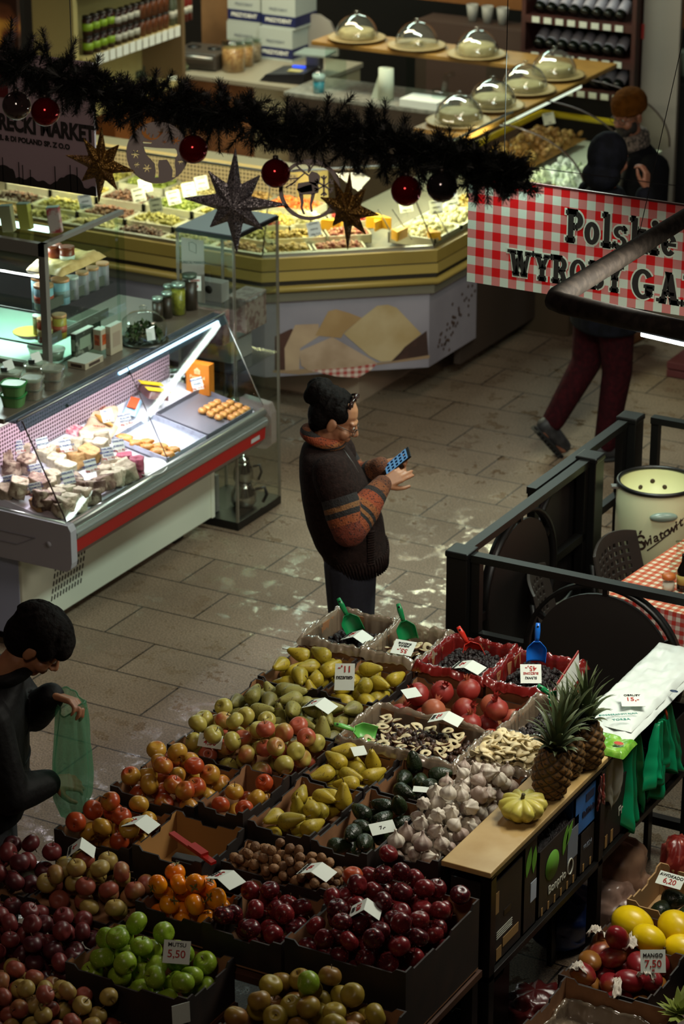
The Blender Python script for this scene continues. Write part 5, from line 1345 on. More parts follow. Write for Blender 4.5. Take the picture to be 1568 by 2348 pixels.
HL = {'beige': 'rough beige halva chunk in the deli counter','brown': 'dark cocoa brown halva chunk in the deli counter','cream': 'pale cream halva chunk in the deli counter','pink': 'pink halva block on the white dish in the deli counter','tan': 'smooth tan halva slab in the middle of the deli counter','marbled': 'marbled brown and beige halva chunk in the deli counter'}
spots = [(15,1043,'brown'),(8,1072,'brown'),(50,1052,'beige'),(30,1090,'marbled'),(62,1085,'marbled'),(58,1118,'brown'),(88,1122,'brown'),(10,1135,'beige'),(35,1140,'beige'),(12,1155,'beige'),(55,1165,'tan'),(80,1160,'marbled'),(70,1180,'brown'),(100,1180,'brown'),(120,1188,'beige'),(108,1055,'cream'),(130,1065,'cream'),(150,1080,'cream'),(120,1095,'beige'),(110,1110,'beige'),(145,1050,'tan'),(175,1058,'tan'),(205,1052,'tan'),(170,1032,'cream'),(198,1018,'cream'),(215,1030,'cream'),(232,1038,'cream'),(235,1025,'beige'),(255,1052,'beige'),(275,1062,'cream'),(285,1045,'pink'),(312,1062,'pink'),(340,1066,'pink'),(240,1072,'beige'),(265,1082,'cream'),(295,1090,'cream'),(310,1078,'beige'),(285,1100,'cream'),(190,1105,'brown'),(170,1095,'marbled'),(215,1120,'marbled'),(245,1118,'marbled'),(265,1110,'brown'),(130,1140,'beige'),(155,1150,'cream'),(190,1140,'cream'),(205,1165,'cream'),(175,1172,'beige'),(225,1140,'beige'),(150,1118,'cream')]
Hh = Heap()
for i,(px,py,k) in enumerate(spots):
 p = az_(px,py + 6,0.765); p.x = min(p.x,-6.525); p.y = max(p.y,9.262)
 z = Hh.fall([(0,0,0,0.034)],p.x,p.y,deck_z(p.x) - 0.004)
 z = min(z,deck_z(p.x) + 0.066); Hh.put([(0,0,0,0.034)],p.x,p.y,z)
 o = obj('halva_chunk',HM[k][i % 3],loc=(p.x,p.y,z),rot=(U(-.3,.3),U(-.3,.3),U(0,6))); s = U(0.85,1.12); o.scale = (s,s,s)
 tag(o,HL[k],'halva',HL[k].replace(' chunk','s').replace(' block','s').replace(' slab','s')[:60])
wd = thing('serving_dish','white rounded dish with pink halva at the front of the deli counter','dish',az_(345,1075,0.72),rot=(0,0.19,0.1))
b = MB(); b.lathe([(0,0),(0.07,0),(0.085,0.012),(0.088,0.012),(0.07,-0.003),(0,-0.003)],30,0,Matrix.Diagonal((0.8,1.2,1,1))); b.build('dish_body',WHITEP,wd)
# price cards in the counter
BLUEI = mat('blue_ink','2a3a7a',0.6)
def deli_card(px,py,z,lines,lb,w_=0.055,h=0.062,lean=0.25,yaw=0.0,big=1.0):
 p = az_(px,py,z)
 r = (_RT * math.cos(yaw) + Vector((-_RT.y,_RT.x,0)) * math.sin(yaw)); up_ = Vector((0,0,1)) + Vector((_FW.x,_FW.y,0)) * lean
 o = thing('price_card',lb,'price card'); o.matrix_world = frame(p,r + Vector((0,0,0.22)),up_)
 b = MB(); b.box((0,0,0),(w_,h,0.001)); b.build('card',WHITEC,o)
 b = MB(); b.bar((0,-h / 2,-0.001),(0,-h / 2 - 0.03,-0.001),0.003,0.002); b.build('pin',CLEARP,o)
 n = len(lines)
 for i,(s,ik) in enumerate(lines): text(s,0.0135 * big,ik,Matrix.Translation((0,h * (0.36 - 0.72 * i / max(1,n - 1)),0.0012)),o,bold=0.0002)
CH = [('CHALWA Z',BLUEI),('SEZAMOWA',BLUEI),('KAKAO',BLUEI),('100g 11 PLN',REDINK)]
def ch(x): return [('CHALWA',BLUEI),(x,BLUEI),('100g 11 PLN',REDINK)]
for px,py,z,w3,lb in ((40,1025,.86,CH,'handwritten halva card furthest left in the deli counter'),(98,1018,.86,ch('PISTACJA'),'handwritten pistachio halva card next to the orange biscuit pack'),(150,1022,.86,ch('LUX PAPRYKA'),'large handwritten halva card above the tan slabs'),(83,1078,.84,CH,'handwritten card above the brown marbled halva'),(22,1105,.83,CH,'tilted handwritten card at the left edge of the halva'),(82,1122,.82,CH,'narrow handwritten card among the brown halva chunks'),(157,1095,.82,[('CHALWA Z',BLUEI),('SEZAMOWA',BLUEI),('WANILIA',BLUEI)],'handwritten card in front among cream halva'),(208,1068,.83,ch('SEZAMOWA'),'handwritten card before the smooth tan halva slabs'),(248,1040,.85,CH,'handwritten card left of the pink halva'),(272,1022,.86,ch('KAKAO'),'half hidden handwritten card behind another near the pink halva'),(287,962,.86,[('BAKLAWA',BLUEI),('RULON',BLUEI),('PISTACJA',BLUEI),('100g 12 PLN',REDINK)],'handwritten baklava card behind the pale tray'),(246,953,.87,[('NUT',BLUEI),('8 zl',REDINK)],'small handwritten card leaning on the paper packs'),(452,880,.86,[('BAKLAWA',BLUEI),('DUZA',BLUEI),('100g 14 PLN',REDINK)],'handwritten baklava card in front of the orange box')):
 deli_card(px,py,z,w3,lb,yaw=U(-.15,.15),lean=0.15)
# packs at the back of the deck
def pack(px,py,z,sx,sy,mt,lb,rz,tilt=0.15,seed=1,nm='food_pack',h=0.02,extra=None):
 p = az_(px,py,z); o = thing(nm,lb,'food pack',p,rot=(0,0.25,rz))
 m = crumple(-sx / 2,sx / 2,-sy / 2,sy / 2,0,h,seed,0.006,18); m.build('pack_body',mt,o)
 for (q,w_,hh,m2,nm2) in (extra or []):
  b = MB(); b.box((q[0],q[1],h + 0.006),(w_,hh,0.004)); b.build(nm2,m2,o)
 return o
PKP = mat('beige_paper_pack','b9987a',0.5,n=(22,'c9b49a',0.4,0.7)); CHIP = mat('biscuit_print','c08a3c',0.5); PINKN = mat('pink_net_print','a04a5c',0.5,n=(60,'c9a0a0',0.45,0.6))
o = pack(235,945,.80,0.15,0.20,PKP,'beige paper pack printed with biscuits, upper of two in the deli counter',0.5,seed=3,extra=[((-0.02,0.05),0.06,0.06,PINKN,'net_print')])
text('LICORERIKA',0.022,mat('rust_print','8a3a20',0.6),frame((0.0,0.0,0.031),(0.2,1,0),(-1,0.2,0)),o)
o = pack(228,985,.79,0.15,0.19,PKP,'beige paper pack printed with finger biscuits, lower of two in the deli counter',0.35,seed=5)
for q in range(6):
 b = MB(); b.tube([(0.055 - 0.008 * q,0.02 + 0.012 * q,0.029),(-0.01 - 0.008 * q,0.035 + 0.010 * q,0.03)],0.006,6); b.build('biscuit_print',CHIP,o)
text('GENT',0.024,mat('rust_print','8a3a20',0.6),frame((0.0,-0.035,0.031),(0.9,0.4,0),(-0.4,0.9,0)),o)
pack(172,990,.79,0.08,0.10,PINKN,'pink net patterned pack beside the biscuit packs',0.3,seed=7)
o = pack(107,990,.80,0.10,0.10,mat('clear_tub','c9b39a',0.2),'clear tub of orange biscuits near the perforated panel',0.2,seed=8,h=0.03)
b = MB(); b.box((0,0,0.035),(0.08,0.08,0.006)); b.build('biscuits',CHIP,o)
o = pack(303,935,.80,0.07,0.21,mat('pale_blue_pack','8fb0c8',0.4),'pale blue long pack with an orange stripe in the deli counter',0.42,seed=9)
b = MB(); b.box((0,0,0.027),(0.045,0.14,0.004)); b.build('orange_stripe',mat('orange_print','c24a20',0.5),o)
o = pack(350,905,.82,0.11,0.17,mat('dark_fig_pack','5a3a3a',0.3),'dark clear pack with two yellow bands in the deli counter',0.9,seed=10,h=0.035)
for yy in (0.055,-0.05):
 b = MB(); b.box((0,yy,0.042),(0.12,0.05,0.003)); b.build('yellow_band',mat('yellow_band','d2b016',0.45),o)
o = pack(400,870,.84,0.10,0.15,CLEARP,'crumpled clear plastic bag at the back of the deli counter',0.7,seed=12,h=0.05)
ob = thing('orange_box','orange food delivery box standing at the far end of the deli deck','box',(-6.80,10.865,0.76),0.0)
ORB = mat('orange_box_card','c9751a',0.55,n=(4,'b5660f',0.4,0.7))
b = MB(); b.box((0,0,0.08),(0.135,0.05,0.16)); b.build('box_body',ORB,ob,bevel=0.002)
OWH = mat('box_white_print','d9c08a',0.6)
m = MB(); m.prism([(-0.016,0),(-0.016,0.018),(-0.021,0.018),(0,0.034),(0.021,0.018),(0.016,0.018),(0.016,0)],0,0.0006,0,frame((0.0,-0.0255,0.105),(1,0,0),(0,0,1))); m.build('house_mark',OWH,ob)
for q in (-0.007,0.0,0.007):
 m = MB(); m.box((0,0,0),(0.002,0.018,0.0012),0,frame((q,-0.0264,0.116),(1,0,0),(0,0,1))); m.build('fork_mark',ORB,ob)
text('Pyszne.pl',0.024,OWH,frame((0,-0.0262,0.088),(1,0,0),(0,0,1)),ob,bold=0.0004)
for q in range(3):
 m = MB(); m.box((0.015,-0.0258,0.058 - 0.012 * q),(0.05,0.0006,0.003)); m.build('print_line',OWH,ob)
# ---- on the serving shelf
TUBM = glassmat('tub_plastic','dfe6dc',0.14,0.08,opac=0.35,opcol='b9b8a6')
DATE = mat('date_fruit','4a2416',0.4,n=(20,'8a5a3a',0.45,0.6)); GLID = polymat('green_lid','3f8a4a',0.3,0.3)
def tub(px,py,z,sx,sy,h,lb,lid,rz=0.3,card=False,fill=DATE,body=TUBM):
 p = az_(px,py,z); o = thing('food_tub',lb,'tub',p,rz)
 def sh(k,zz,n=24): return [((sx * k) * (abs(math.cos(a)) ** 0.6) * math.copysign(1,math.cos(a)),(sy * k) * (abs(math.sin(a)) ** 0.6) * math.copysign(1,math.sin(a)),zz) for a in [2 * PI * i / n for i in range(n)]]
 n = 24
 def rings_(lv,close=True):
  m = MB(); vs = []; 
  for k,zz in lv: vs += sh(k,zz)
  fs = [(i * n + j,i * n + (j + 1) % n,(i + 1) * n + (j + 1) % n,(i + 1) * n + j) for i in range(len(lv) - 1) for j in range(n)]
  fs += [tuple(range(n - 1,-1,-1)),tuple((len(lv) - 1) * n + j for j in range(n))]
  m.add(vs,fs,0,False); return m
 rings_([(0.80,0),(0.96,h)]).build('tub_body',body,o)
 rings_([(0.76,0.004),(0.92,h - 0.006)]).build('filling',fill,o)
 rings_([(1.0,h),(1.04,h + 0.003),(1.04,h + 0.010),(0.96,h + 0.012),(0.90,h + 0.007)]).build('lid',lid,o)
 if card:
  b = MB(); b.box((0,0,0),(0.045,0.045,0.001),0,frame((0.0,0.0,h + 0.04),(0.8,0.5,0.25),(-0.3,0.1,1))); b.build('price_card',WHITEC,o)
  b = MB(); b.box((-0.02,0,h + 0.02),(0.03,0.03,0.02)); b.build('dark_sticker',BLACKP,o)
tub(22,880,1.169,0.055,0.05,0.05,'clear tub with a price card at the left on the serving shelf',TUBM,card=True)
tub(85,862,1.169,0.055,0.05,0.05,'clear tub with a price card before the glass cabinet',TUBM,card=True)
tub(122,890,1.169,0.05,0.05,0.045,'lower clear tub of dates in the right stack',TUBM)
tub(122,868,1.228,0.05,0.05,0.045,'upper clear tub of dates in the right stack',TUBM)
tub(75,912,1.169,0.05,0.05,0.045,'lower clear tub of dates in the front stack',TUBM)
tub(75,890,1.228,0.05,0.05,0.045,'upper clear tub of dates in the front stack',TUBM)
tub(32,928,1.169,0.055,0.055,0.045,'lower green lidded tub on the serving shelf',GLID,fill=mat('green_filling','4a7a3a',0.5),body=polymat('green_tub','6a9a5a',0.3,0.4))
tub(32,903,1.228,0.055,0.055,0.045,'upper green lidded tub on the serving shelf',GLID,fill=mat('green_filling','4a7a3a',0.5),body=polymat('green_tub','6a9a5a',0.3,0.4))
def pbox(px,py,z,sx,sy,sz,mt,lb,rz=0.0,decor=None,nm='food_box'):
 p = az_(px,py,z); o = thing(nm,lb,'box',p,rz)
 b = MB(); b.box((0,0,sz / 2),(sx,sy,sz)); b.build('box_body',mt,o,bevel=0.002)
 b = MB(); b.box((0,0,sz + 0.0006),(sx * 0.98,sy * 0.98,0.0012)); b.build('box_top',mat('box_top_card','b8c4b8',0.5),o)
 if decor:
  b = MB(); b.box((sx / 2 + 0.0006,0,sz * 0.5),(0.001,sy * 0.6,sz * 0.5)); b.build('printed_panel',decor,o)
  b = MB(); b.box((0,-sy / 2 - 0.0006,sz * 0.5),(sx * 0.6,0.001,sz * 0.5)); b.build('printed_panel',decor,o)
 return o
DGB = mat('dark_green_box','2c3226',0.5,n=(25,'6a7060',0.55,0.65)); BEB = mat('beige_box','9a8f78',0.5); ORX = mat('orange_print_box','a0481c',0.5,n=(50,'7a2c10',0.45,0.6))
pbox(196,835,1.169,0.10,0.15,0.03,BEB,'flat pale box lying on the serving shelf before the cabinet',decor=mat('brown_print','3a2a20',0.6))
pbox(190,808,1.20,0.03,0.15,0.11,DGB,'dark green box standing with a pale top edge on the flat box',decor=mat('sage_print','70806a',0.6))
pbox(230,800,1.20,0.045,0.05,0.10,BEB,'narrow beige and orange box standing on the serving shelf',decor=ORX)
pbox(262,808,1.169,0.03,0.10,0.14,BEB,'pale box with a brown oval at the right of the shelf boxes',decor=mat('tan_oval','8a7a66',0.5))
pbox(215,790,1.169,0.03,0.09,0.14,DGB,'dark box half hidden behind the orange box')
# glass dome with greens
gd = thing('glass_dome','clear dome over dark green leaves on the serving shelf','cake dome',az_(330,783,1.169))
b = MB(); b.lathe([(0,0),(0.115,0),(0.12,0.008),(0.10,0.012),(0,0.012)],32); b.build('plate',mat('dark_plate','2a2a22',0.3),gd)
b = MB(); b.lathe([(0.10,0.013),(0.112,0.04),(0.112,0.075),(0.10,0.11),(0.07,0.135),(0.03,0.148),(0.018,0.15)],36); b.build('dome',CLEARP,gd)
b = MB(); b.lathe([(0.018,0.15),(0.016,0.16),(0.02,0.172),(0.012,0.178),(0,0.179)],16); b.build('knob',CLEARP,gd)
m = MB(); rg = random.Random(9)
for k in range(260):
 a = rg.uniform(0,6.28); r = 0.088 * math.sqrt(rg.random()); h = 0.02 + 0.085 * (1 - (r / 0.1) ** 2) * rg.uniform(0.4,1)
 T = Matrix.Translation((r * math.cos(a),r * math.sin(a),h)) @ Euler((rg.uniform(0,6),rg.uniform(0,6),rg.uniform(0,6))).to_matrix().to_4x4()
 m.add([(-0.016,0,0),(0,-0.008,0.003),(0.016,0,0),(0,0.008,0.003)],[(0,1,2,3)],0,True,T)
o = m.build('green_leaves',mat('dark_leaf','2c3a1c',0.5,n=(20,'4a5a2c',0.4,0.7)),gd); o['kind'] = 'stuff'
b = MB(); b.box((0,0,0),(0.04,0.06,0.001),0,frame((0.085,-0.07,0.07),(0.75,0.65,0.1),(0,0,1))); b.build('price_card',WHITEC,gd)
def jar(px,py,z,r,h,fill,lidm,lb,nm='glass_jar'):
 o = thing(nm,lb,'jar',az_(px,py,z))
 b = MB(); b.lathe([(0,0),(r,0.001),(r,h * 0.82),(r * 0.85,h * 0.9),(r * 0.85,h * 0.92)],22); b.build('jar_body',CLEARP,o)
 b = MB(); b.lathe([(0,0.003),(r * 0.93,0.003),(r * 0.93,h * 0.78),(0,h * 0.78)],18); b.build('filling',fill,o)
 b = MB(); b.lathe([(r * 0.9,h * 0.9),(r * 0.93,h * 0.9),(r * 0.93,h),(0,h + 0.001)],22); b.build('lid',lidm,o)
 return o
OLV = mat('olive_filling','6a6a1c',0.35,n=(50,'8a8a2c',0.4,0.6)); DKF = mat('dark_filling','2a2014',0.4); LIDS = mat('pale_tin_lid','9fb8a8',0.3,0.6)
jar(410,720,1.169,0.036,0.16,OLV,LIDS,'tall jar of green olives, brightest on the serving shelf')
jar(362,735,1.169,0.028,0.12,DKF,LIDS,'small dark jar nearest the glass dome')
jar(383,728,1.169,0.028,0.13,DKF,LIDS,'small dark jar between dome and olive jar')
jar(388,715,1.169,0.028,0.14,OLV,LIDS,'olive jar half hidden behind the small dark jars')
jar(436,708,1.169,0.040,0.18,DKF,mat('dark_tin_lid','4a5a4a',0.4,0.4),'big dark jar with a price card at the far end of the shelf')
flat_card(447,650,1.30,'white handwritten price card in front of the big dark jar',[('OLIWKI',0.014,REDINK,0.2),('25 zl',0.016,REDINK,-0.2)],0.06,0.075,up=(0,0,1))
# ================================================================== glass cabinet on the shelf behind
CXc,CYc = -7.45,10.13
cab = thing('glass_cabinet','grey framed glass cabinet with lit shelves of tins and flatbread','cabinet',(CXc,CYc,1.169))
def cp(nm,mt,fn,bevel=0):
 m = MB(); fn(m); m.v = [(x - CXc,y - CYc,z - 1.169) for x,y,z in m.v]; return m.build(nm,mt,cab,bevel=bevel)
X0,X1,Y0,Y1,Z0,Z1 = -7.95,-6.95,9.8,10.46,1.169,1.775
FRM = mat('grey_frame','6f6a62',0.5,0.2)
for x in (X0,X1 - 0.035):
 for y in (Y0,Y1 - 0.03):
  cp('post',FRM if y == Y0 else GLASS,lambda m: m.box2((x,y,Z0),(x + (0.035 if y == Y0 else 0.012),y + (0.03 if y == Y0 else 0.01),Z1)))
cp('front_beam',FRM,lambda m: m.box2((X0,Y0,Z1 - 0.06),(X1,Y0 + 0.03,Z1)))
cp('side_beam',FRM,lambda m: m.box2((X1 - 0.03,Y0,Z1 - 0.02),(X1,Y1,Z1)))
cp('front_sill',FRM,lambda m: m.box2((X0,Y0,Z0),(X1,Y0 + 0.03,Z0 + 0.02)))
cp('top_pane',GLASS,lambda m: m.box2((X0,Y0 + 0.03,Z1 - 0.008),(X1 - 0.03,Y1,Z1 - 0.001)))
cp('side_pane',GLASS,lambda m: m.box2((X1 - 0.008,Y0 + 0.03,Z0),(X1 - 0.003,Y1,Z1 - 0.02)))
for z in (1.276,1.435,1.60):
 cp('shelf',GLASS,lambda m: m.box2((X0,Y0 + 0.02,z),(X1 - 0.02,Y1 - 0.08,z + 0.007)))
 cp('shelf_front_edge',mat('shelf_edge_dark','2a2a26',0.4),lambda m: m.box2((X0,Y0 + 0.014,z),(X1 - 0.035,Y0 + 0.02,z + 0.007)))
for z in (1.335,1.50):
 cp('shelf_bracket',FRM,lambda m: m.box2((X1 - 0.02,Y0 + 0.03,z - 0.05),(X1 - 0.012,Y1 - 0.14,z - 0.004)))
cp('lamp_strip',emis('cabinet_lamp','e6fff2',4.0),lambda m: m.box2((X0 + 0.1,Y0 + 0.25,Z1 - 0.03),(X1 - 0.15,Y0 + 0.29,Z1 - 0.012)))
cp('floor_panel',mat('white_floor_panel','cfe0d8',0.35),lambda m: m.box2((X0,Y0 + 0.03,Z0),(X1 - 0.03,Y1 - 0.01,Z0 + 0.012)))
def tin(x,y,z,r,h,body,lid,lb,band=None,group=None):
 o = thing('food_tin',lb,'tin',(x,y,z),0,group)
 b = MB(); b.lathe([(0,0),(r,0),(r,h),(0,h)],22); b.build('tin_body',body,o)
 b = MB(); b.lathe([(r * 1.03,h - 0.004),(r * 1.03,h + 0.008),(r * 0.9,h + 0.009),(0,h + 0.006)],22); b.build('lid',lid,o)
 if band:
  b = MB(); b.lathe([(r + 0.0008,h * 0.3),(r + 0.0008,h * 0.6)],22); b.build('label',band,o)
BLT = mat('pale_blue_tin','8fb4c4',0.35); ORL = mat('peach_lid','d69a6c',0.4); RDB = mat('red_label','b04a34',0.45); GRT = mat('olive_tin','8a8a5a',0.4); RDT = mat('red_jar','8a3a20',0.35)
tin(-7.02,9.88,1.443,0.045,0.105,BLT,ORL,'pale blue tin in front on the upper cabinet shelf',RDB)
tin(-7.09,9.96,1.443,0.045,0.11,BLT,ORL,'pale blue tin at the left on the upper cabinet shelf')
tin(-6.995,9.98,1.443,0.042,0.11,BLT,ORL,'pale blue tin at the right on the upper cabinet shelf',mat('grey_label','7a8a8a',0.5))
for i,(x,y,b_,l,bd,lb) in enumerate(((-7.06,9.90,GRT,WHITEP,None,'grey green tin on the lower cabinet shelf'),(-7.015,9.87,RDT,ORL,mat('cream_label','b0a070',0.5),'red jar with a cream label on the lower cabinet shelf'),(-6.99,9.95,mat('yellow_tin','b09a3a',0.4),ORL,RDB,'yellow and red tin at the right of the lower cabinet shelf'))):
 tin(x,y,1.284,0.035,0.105,b_,l,lb,bd)
for i,(x,lb) in enumerate(((-7.07,'red jar at the left on the top cabinet shelf'),(-7.0,'red and white jar at the right on the top cabinet shelf'))): tin(x,10.05,1.608,0.035,0.08,RDT,RDT,lb,WHITEC if i else None)
for i in range(4): tin(-6.985 - 0.0,10.06 + 0.085 * i,1.443 if i < 3 else 1.443,0.03,0.10,mat('lilac_carton','8a8288',0.5),ORL if i else WHITEP,['lilac tin nearest the flatbread end of the upper shelf','lilac tin second along the cabinet side','lilac tin third along the cabinet side','lilac tin at the back of the cabinet side'][i])
fbx = thing('flatbread','pale folded flatbread lying on the top cabinet shelf','bread',(-6.98,9.98,1.608))
m = crumple(-0.14,0.07,-0.10,0.26,0,0.03,4,0.012,22); m.build('bread_body',mat('flatbread_crust','b8a468',0.6,n=(14,'9a8444',0.45,0.7)),fbx)
# white dishes low in the cabinet and packs on its top
for px,py,lb,s in ((20,800,'yellow rimmed dish at the left of the cabinet floor',1.0),):
 o = thing('serving_dish',lb,'dish',(-7.12,9.90,1.284)); b = MB(); b.lathe([(0,0),(0.05,0),(0.075,0.02),(0.08,0.02),(0.05,-0.002),(0,-0.002)],24); b.build('dish_body',WHITEP,o); b = MB(); b.lathe([(0.076,0.02),(0.082,0.024),(0.078,0.024)],24); b.build('rim',mat('yellow_rim','c0a83a',0.4),o)
for i,(x,lb) in enumerate(((-7.10,'clear lidded tub at the left on the cabinet floor'),(-7.01,'clear lidded tub at the right on the cabinet floor'))):
 o = thing('food_tub',lb,'tub',(x,9.93,1.182)); b = MB(); b.lathe([(0,0),(0.04,0),(0.05,0.045),(0,0.045)],24); b.build('tub_body',TUBM,o); b = MB(); b.lathe([(0.052,0.045),(0.052,0.052),(0,0.052)],24); b.build('lid',WHITEP,o)
YGB = mat('yellow_green_pack','8a8a3c',0.4); GYB = mat('grey_green_pack','7a7a5a',0.4); RWB = mat('red_white_pack','8f8078',0.4,n=(20,'7a2c2c',0.5,0.6))
for px,py,mt_,lb,rz in ((22,530,GYB,'greyish pack leaning at the left on the cabinet top',0.2),(62,525,YGB,'yellow green pack in the middle of the cabinet top',0.1),(130,533,RWB,'red and white pack at the corner of the cabinet top',0.35)):
 p = az_(px,py,1.777); o = thing('food_pack',lb,'food pack',p,rot=(0,-0.12,rz)); b = MB(); b.box((0,0,0.06),(0.06,0.035,0.12)); b.build('pack_body',mt_,o,bevel=0.004); b = MB(); b.box((0,0,0.122),(0.058,0.034,0.004)); b.build('pack_top',LIDS,o)
# cabinet stand behind the deli counter
st_ = MB(); st_.box2((-8.1,9.79,0.0),(-7.33,10.5,1.168)); tag(st_.build('cabinet_stand',mat('stand_dark','3a342e',0.6)),'dark stand carrying the glass cabinet behind the deli counter','stand')
# ================================================================== tall clear showcase
vt = thing('showcase','tall clear plastic showcase with a dark top and black base','showcase',(-6.83,11.21,0))
def vp(nm,mt,lo,hi,bevel=0):
 m = MB(); m.box2((lo[0] + 6.83,lo[1] - 11.21,lo[2]),(hi[0] + 6.83,hi[1] - 11.21,hi[2])); return m.build(nm,mt,vt,bevel=bevel)
VX0,VX1,VY0,VY1,VZ = -7.0,-6.665,10.985,11.42,1.55
vp('base',BLACKP,(VX0,VY0,0),(VX1,VY1,0.045),0.003)
vp('top',mat('showcase_top','4a4a52',0.35),(VX0 + 0.005,VY0 + 0.005,VZ - 0.002),(VX1 - 0.005,VY1 - 0.005,VZ + 0.003)); vp('top_edge',BLACKP,(VX0,VY0,VZ - 0.022),(VX1,VY1,VZ - 0.002))
for lo,hi in (((VX0,VY0,0.045),(VX1,VY0 + 0.006,VZ - 0.022)),((VX0,VY1 - 0.006,0.045),(VX1,VY1,VZ - 0.022)),((VX0,VY0,0.045),(VX0 + 0.006,VY1,VZ - 0.022)),((VX1 - 0.006,VY0,0.045),(VX1,VY1,VZ - 0.022))): vp('clear_wall',CLEARP,lo,hi)
EDG2 = glassmat('acrylic_edge','cfc6ba',0.25,0.1,opac=0.5,opcol='a89c90')
for x in (VX0,VX1 - 0.012):
 for y in (VY0,VY1 - 0.012): vp('corner_post',EDG2,(x,y,0.045),(x + 0.012,y + 0.012,VZ - 0.022))
for z in (0.45,0.83,1.17): vp('shelf',CLEARP,(VX0 + 0.01,VY0 + 0.01,z),(VX1 - 0.01,VY1 - 0.01,z + 0.006))
o = thing('market_leaflet','white sheet reading TURECKI MARKET in the top of the showcase','sign',(VX0 + 0.085,VY0 + 0.02,1.178))
b = MB(); b.box((0,0,0.16),(0.13,0.002,0.32)); b.build('sheet',mat('leaflet_paper','a89c94',0.6),o)
text('TURECKI MARKET',0.019,INK,frame((0,-0.002,0.20),(1,0,0.12),(-0.1,0,1)),o)
m = MB(); m.tube([(-0.018,-0.002,0.26),(-0.02,-0.002,0.30),(0.0,-0.002,0.305),(0.022,-0.002,0.295),(0.022,-0.002,0.25)],0.0015,4,closed=True); m.build('tag_mark',INK,o)
def vbox(x,y,z,sx,sy,sz,mt_,lb,dec=None,nm='food_box'):
 o = thing(nm,lb,'box',(x,y,z)); b = MB(); b.box((0,0,sz / 2),(sx,sy,sz)); b.build('box_body',mt_,o,bevel=0.003)
 if dec: b = MB(); b.lathe([(0,0),(sx * 0.14,0),(sx * 0.14,0.001),(0,0.001)],14,0,frame((0,-sy / 2 - 0.001,sz * 0.6),(1,0,0),(0,0,1))); b.build('emblem',dec,o)
PBX = mat('mauve_pack','8f7f78',0.5,n=(30,'6e5450',0.45,0.6)); GBX = mat('grey_pack','8a8684',0.5); PKX = mat('pink_window_pack','a07a74',0.4,n=(18,'7a4a46',0.45,0.6))
vbox(-6.85,11.08,1.178,0.15,0.07,0.10,GBX,'grey box with a dark oval in the showcase top compartment',INK)
vbox(-6.86,11.06,0.96,0.20,0.06,0.18,PKX,'flowered pink pack with a red oval in the showcase',mat('red_oval','7a2c2c',0.5))
vbox(-6.76,11.25,1.0,0.12,0.2,0.18,PBX,'stack of mauve packs at the right of the showcase')
vbox(-6.87,11.22,0.838,0.2,0.2,0.12,GBX,'grey carton under the flowered pink pack')
hk = thing('hookah','small brass and glass water pipe in the showcase','water pipe',(-6.80,11.15,0.456))
b = MB(); b.lathe([(0,0),(0.04,0.002),(0.05,0.05),(0.04,0.09),(0.018,0.12),(0.014,0.16),(0.02,0.17)],20); b.build('vase',CLEARP,hk)
b = MB(); b.lathe([(0.01,0.16),(0.018,0.19),(0.008,0.21),(0.016,0.24),(0.007,0.27),(0.02,0.31),(0.024,0.33),(0,0.33)],16); b.build('stem',mat('brass','8a6a34',0.3,0.8),hk)
b = MB(); b.tube([(0.01,0,0.19),(0.05,0.01,0.20),(0.065,0.01,0.15),(0.05,0.0,0.10)],0.005,8); b.build('hose',mat('dark_hose','2a1c14',0.5),hk)
pb = thing('bottle','pink bottle with a pale cap standing in the showcase','bottle',(-6.72,11.06,0.456))
b = MB(); b.lathe([(0,0),(0.03,0.002),(0.03,0.15),(0.02,0.18),(0.015,0.20)],18); b.build('bottle_body',mat('pink_bottle','8a4448',0.25),pb)
b = MB(); b.lathe([(0.018,0.20),(0.018,0.23),(0,0.23)],14); b.build('cap',LIDS,pb); b = MB(); b.lathe([(0.0305,0.05),(0.0305,0.12)],18); b.build('label',mat('rose_label','a8807c',0.5),pb)
b = MB(); b.box((-6.76,11.0,0.49),(0.06,0.002,0.07)); tag(b.build('price_card',WHITEC),'blank pale price card beside the pink bottle','price card')
CHR = mat('polished_steel','b8b8b4',0.12,1.0)
for k,(z,s,lb) in enumerate(((0.046,1.0,'lower polished steel teapot of the stack in the showcase base'),(0.17,0.78,'upper polished steel teapot of the stack in the showcase base'))):
 o = thing('teapot',lb,'teapot',(-6.76,11.20,z)); 
 b = MB(); b.lathe([(0,0),(0.05 * s,0),(0.068 * s,0.03),(0.065 * s,0.075),(0.045 * s,0.11),(0.043 * s,0.122)],28); b.build('pot_body',CHR,o)
 b = MB(); b.tube([(0.05 * s,0.03,0.09),(0.09 * s,0.06 * s,0.10),(0.10 * s,0.065 * s,0.06),(0.085 * s,0.05 * s,0.02)],0.009 * s,8); b.build('handle',BLACKP,o)
 if k:
  b = MB(); b.lathe([(0.034,0.122 * 1),(0.03,0.14),(0.01,0.15),(0.012,0.165),(0,0.168)],20); b.build('lid',CHR,o)
vbox(-6.87,11.07,0.046,0.07,0.03,0.20,mat('grey_leaflet','8a8684',0.6),'grey leaflet box beside the teapots in the showcase base',nm='leaflet_box')
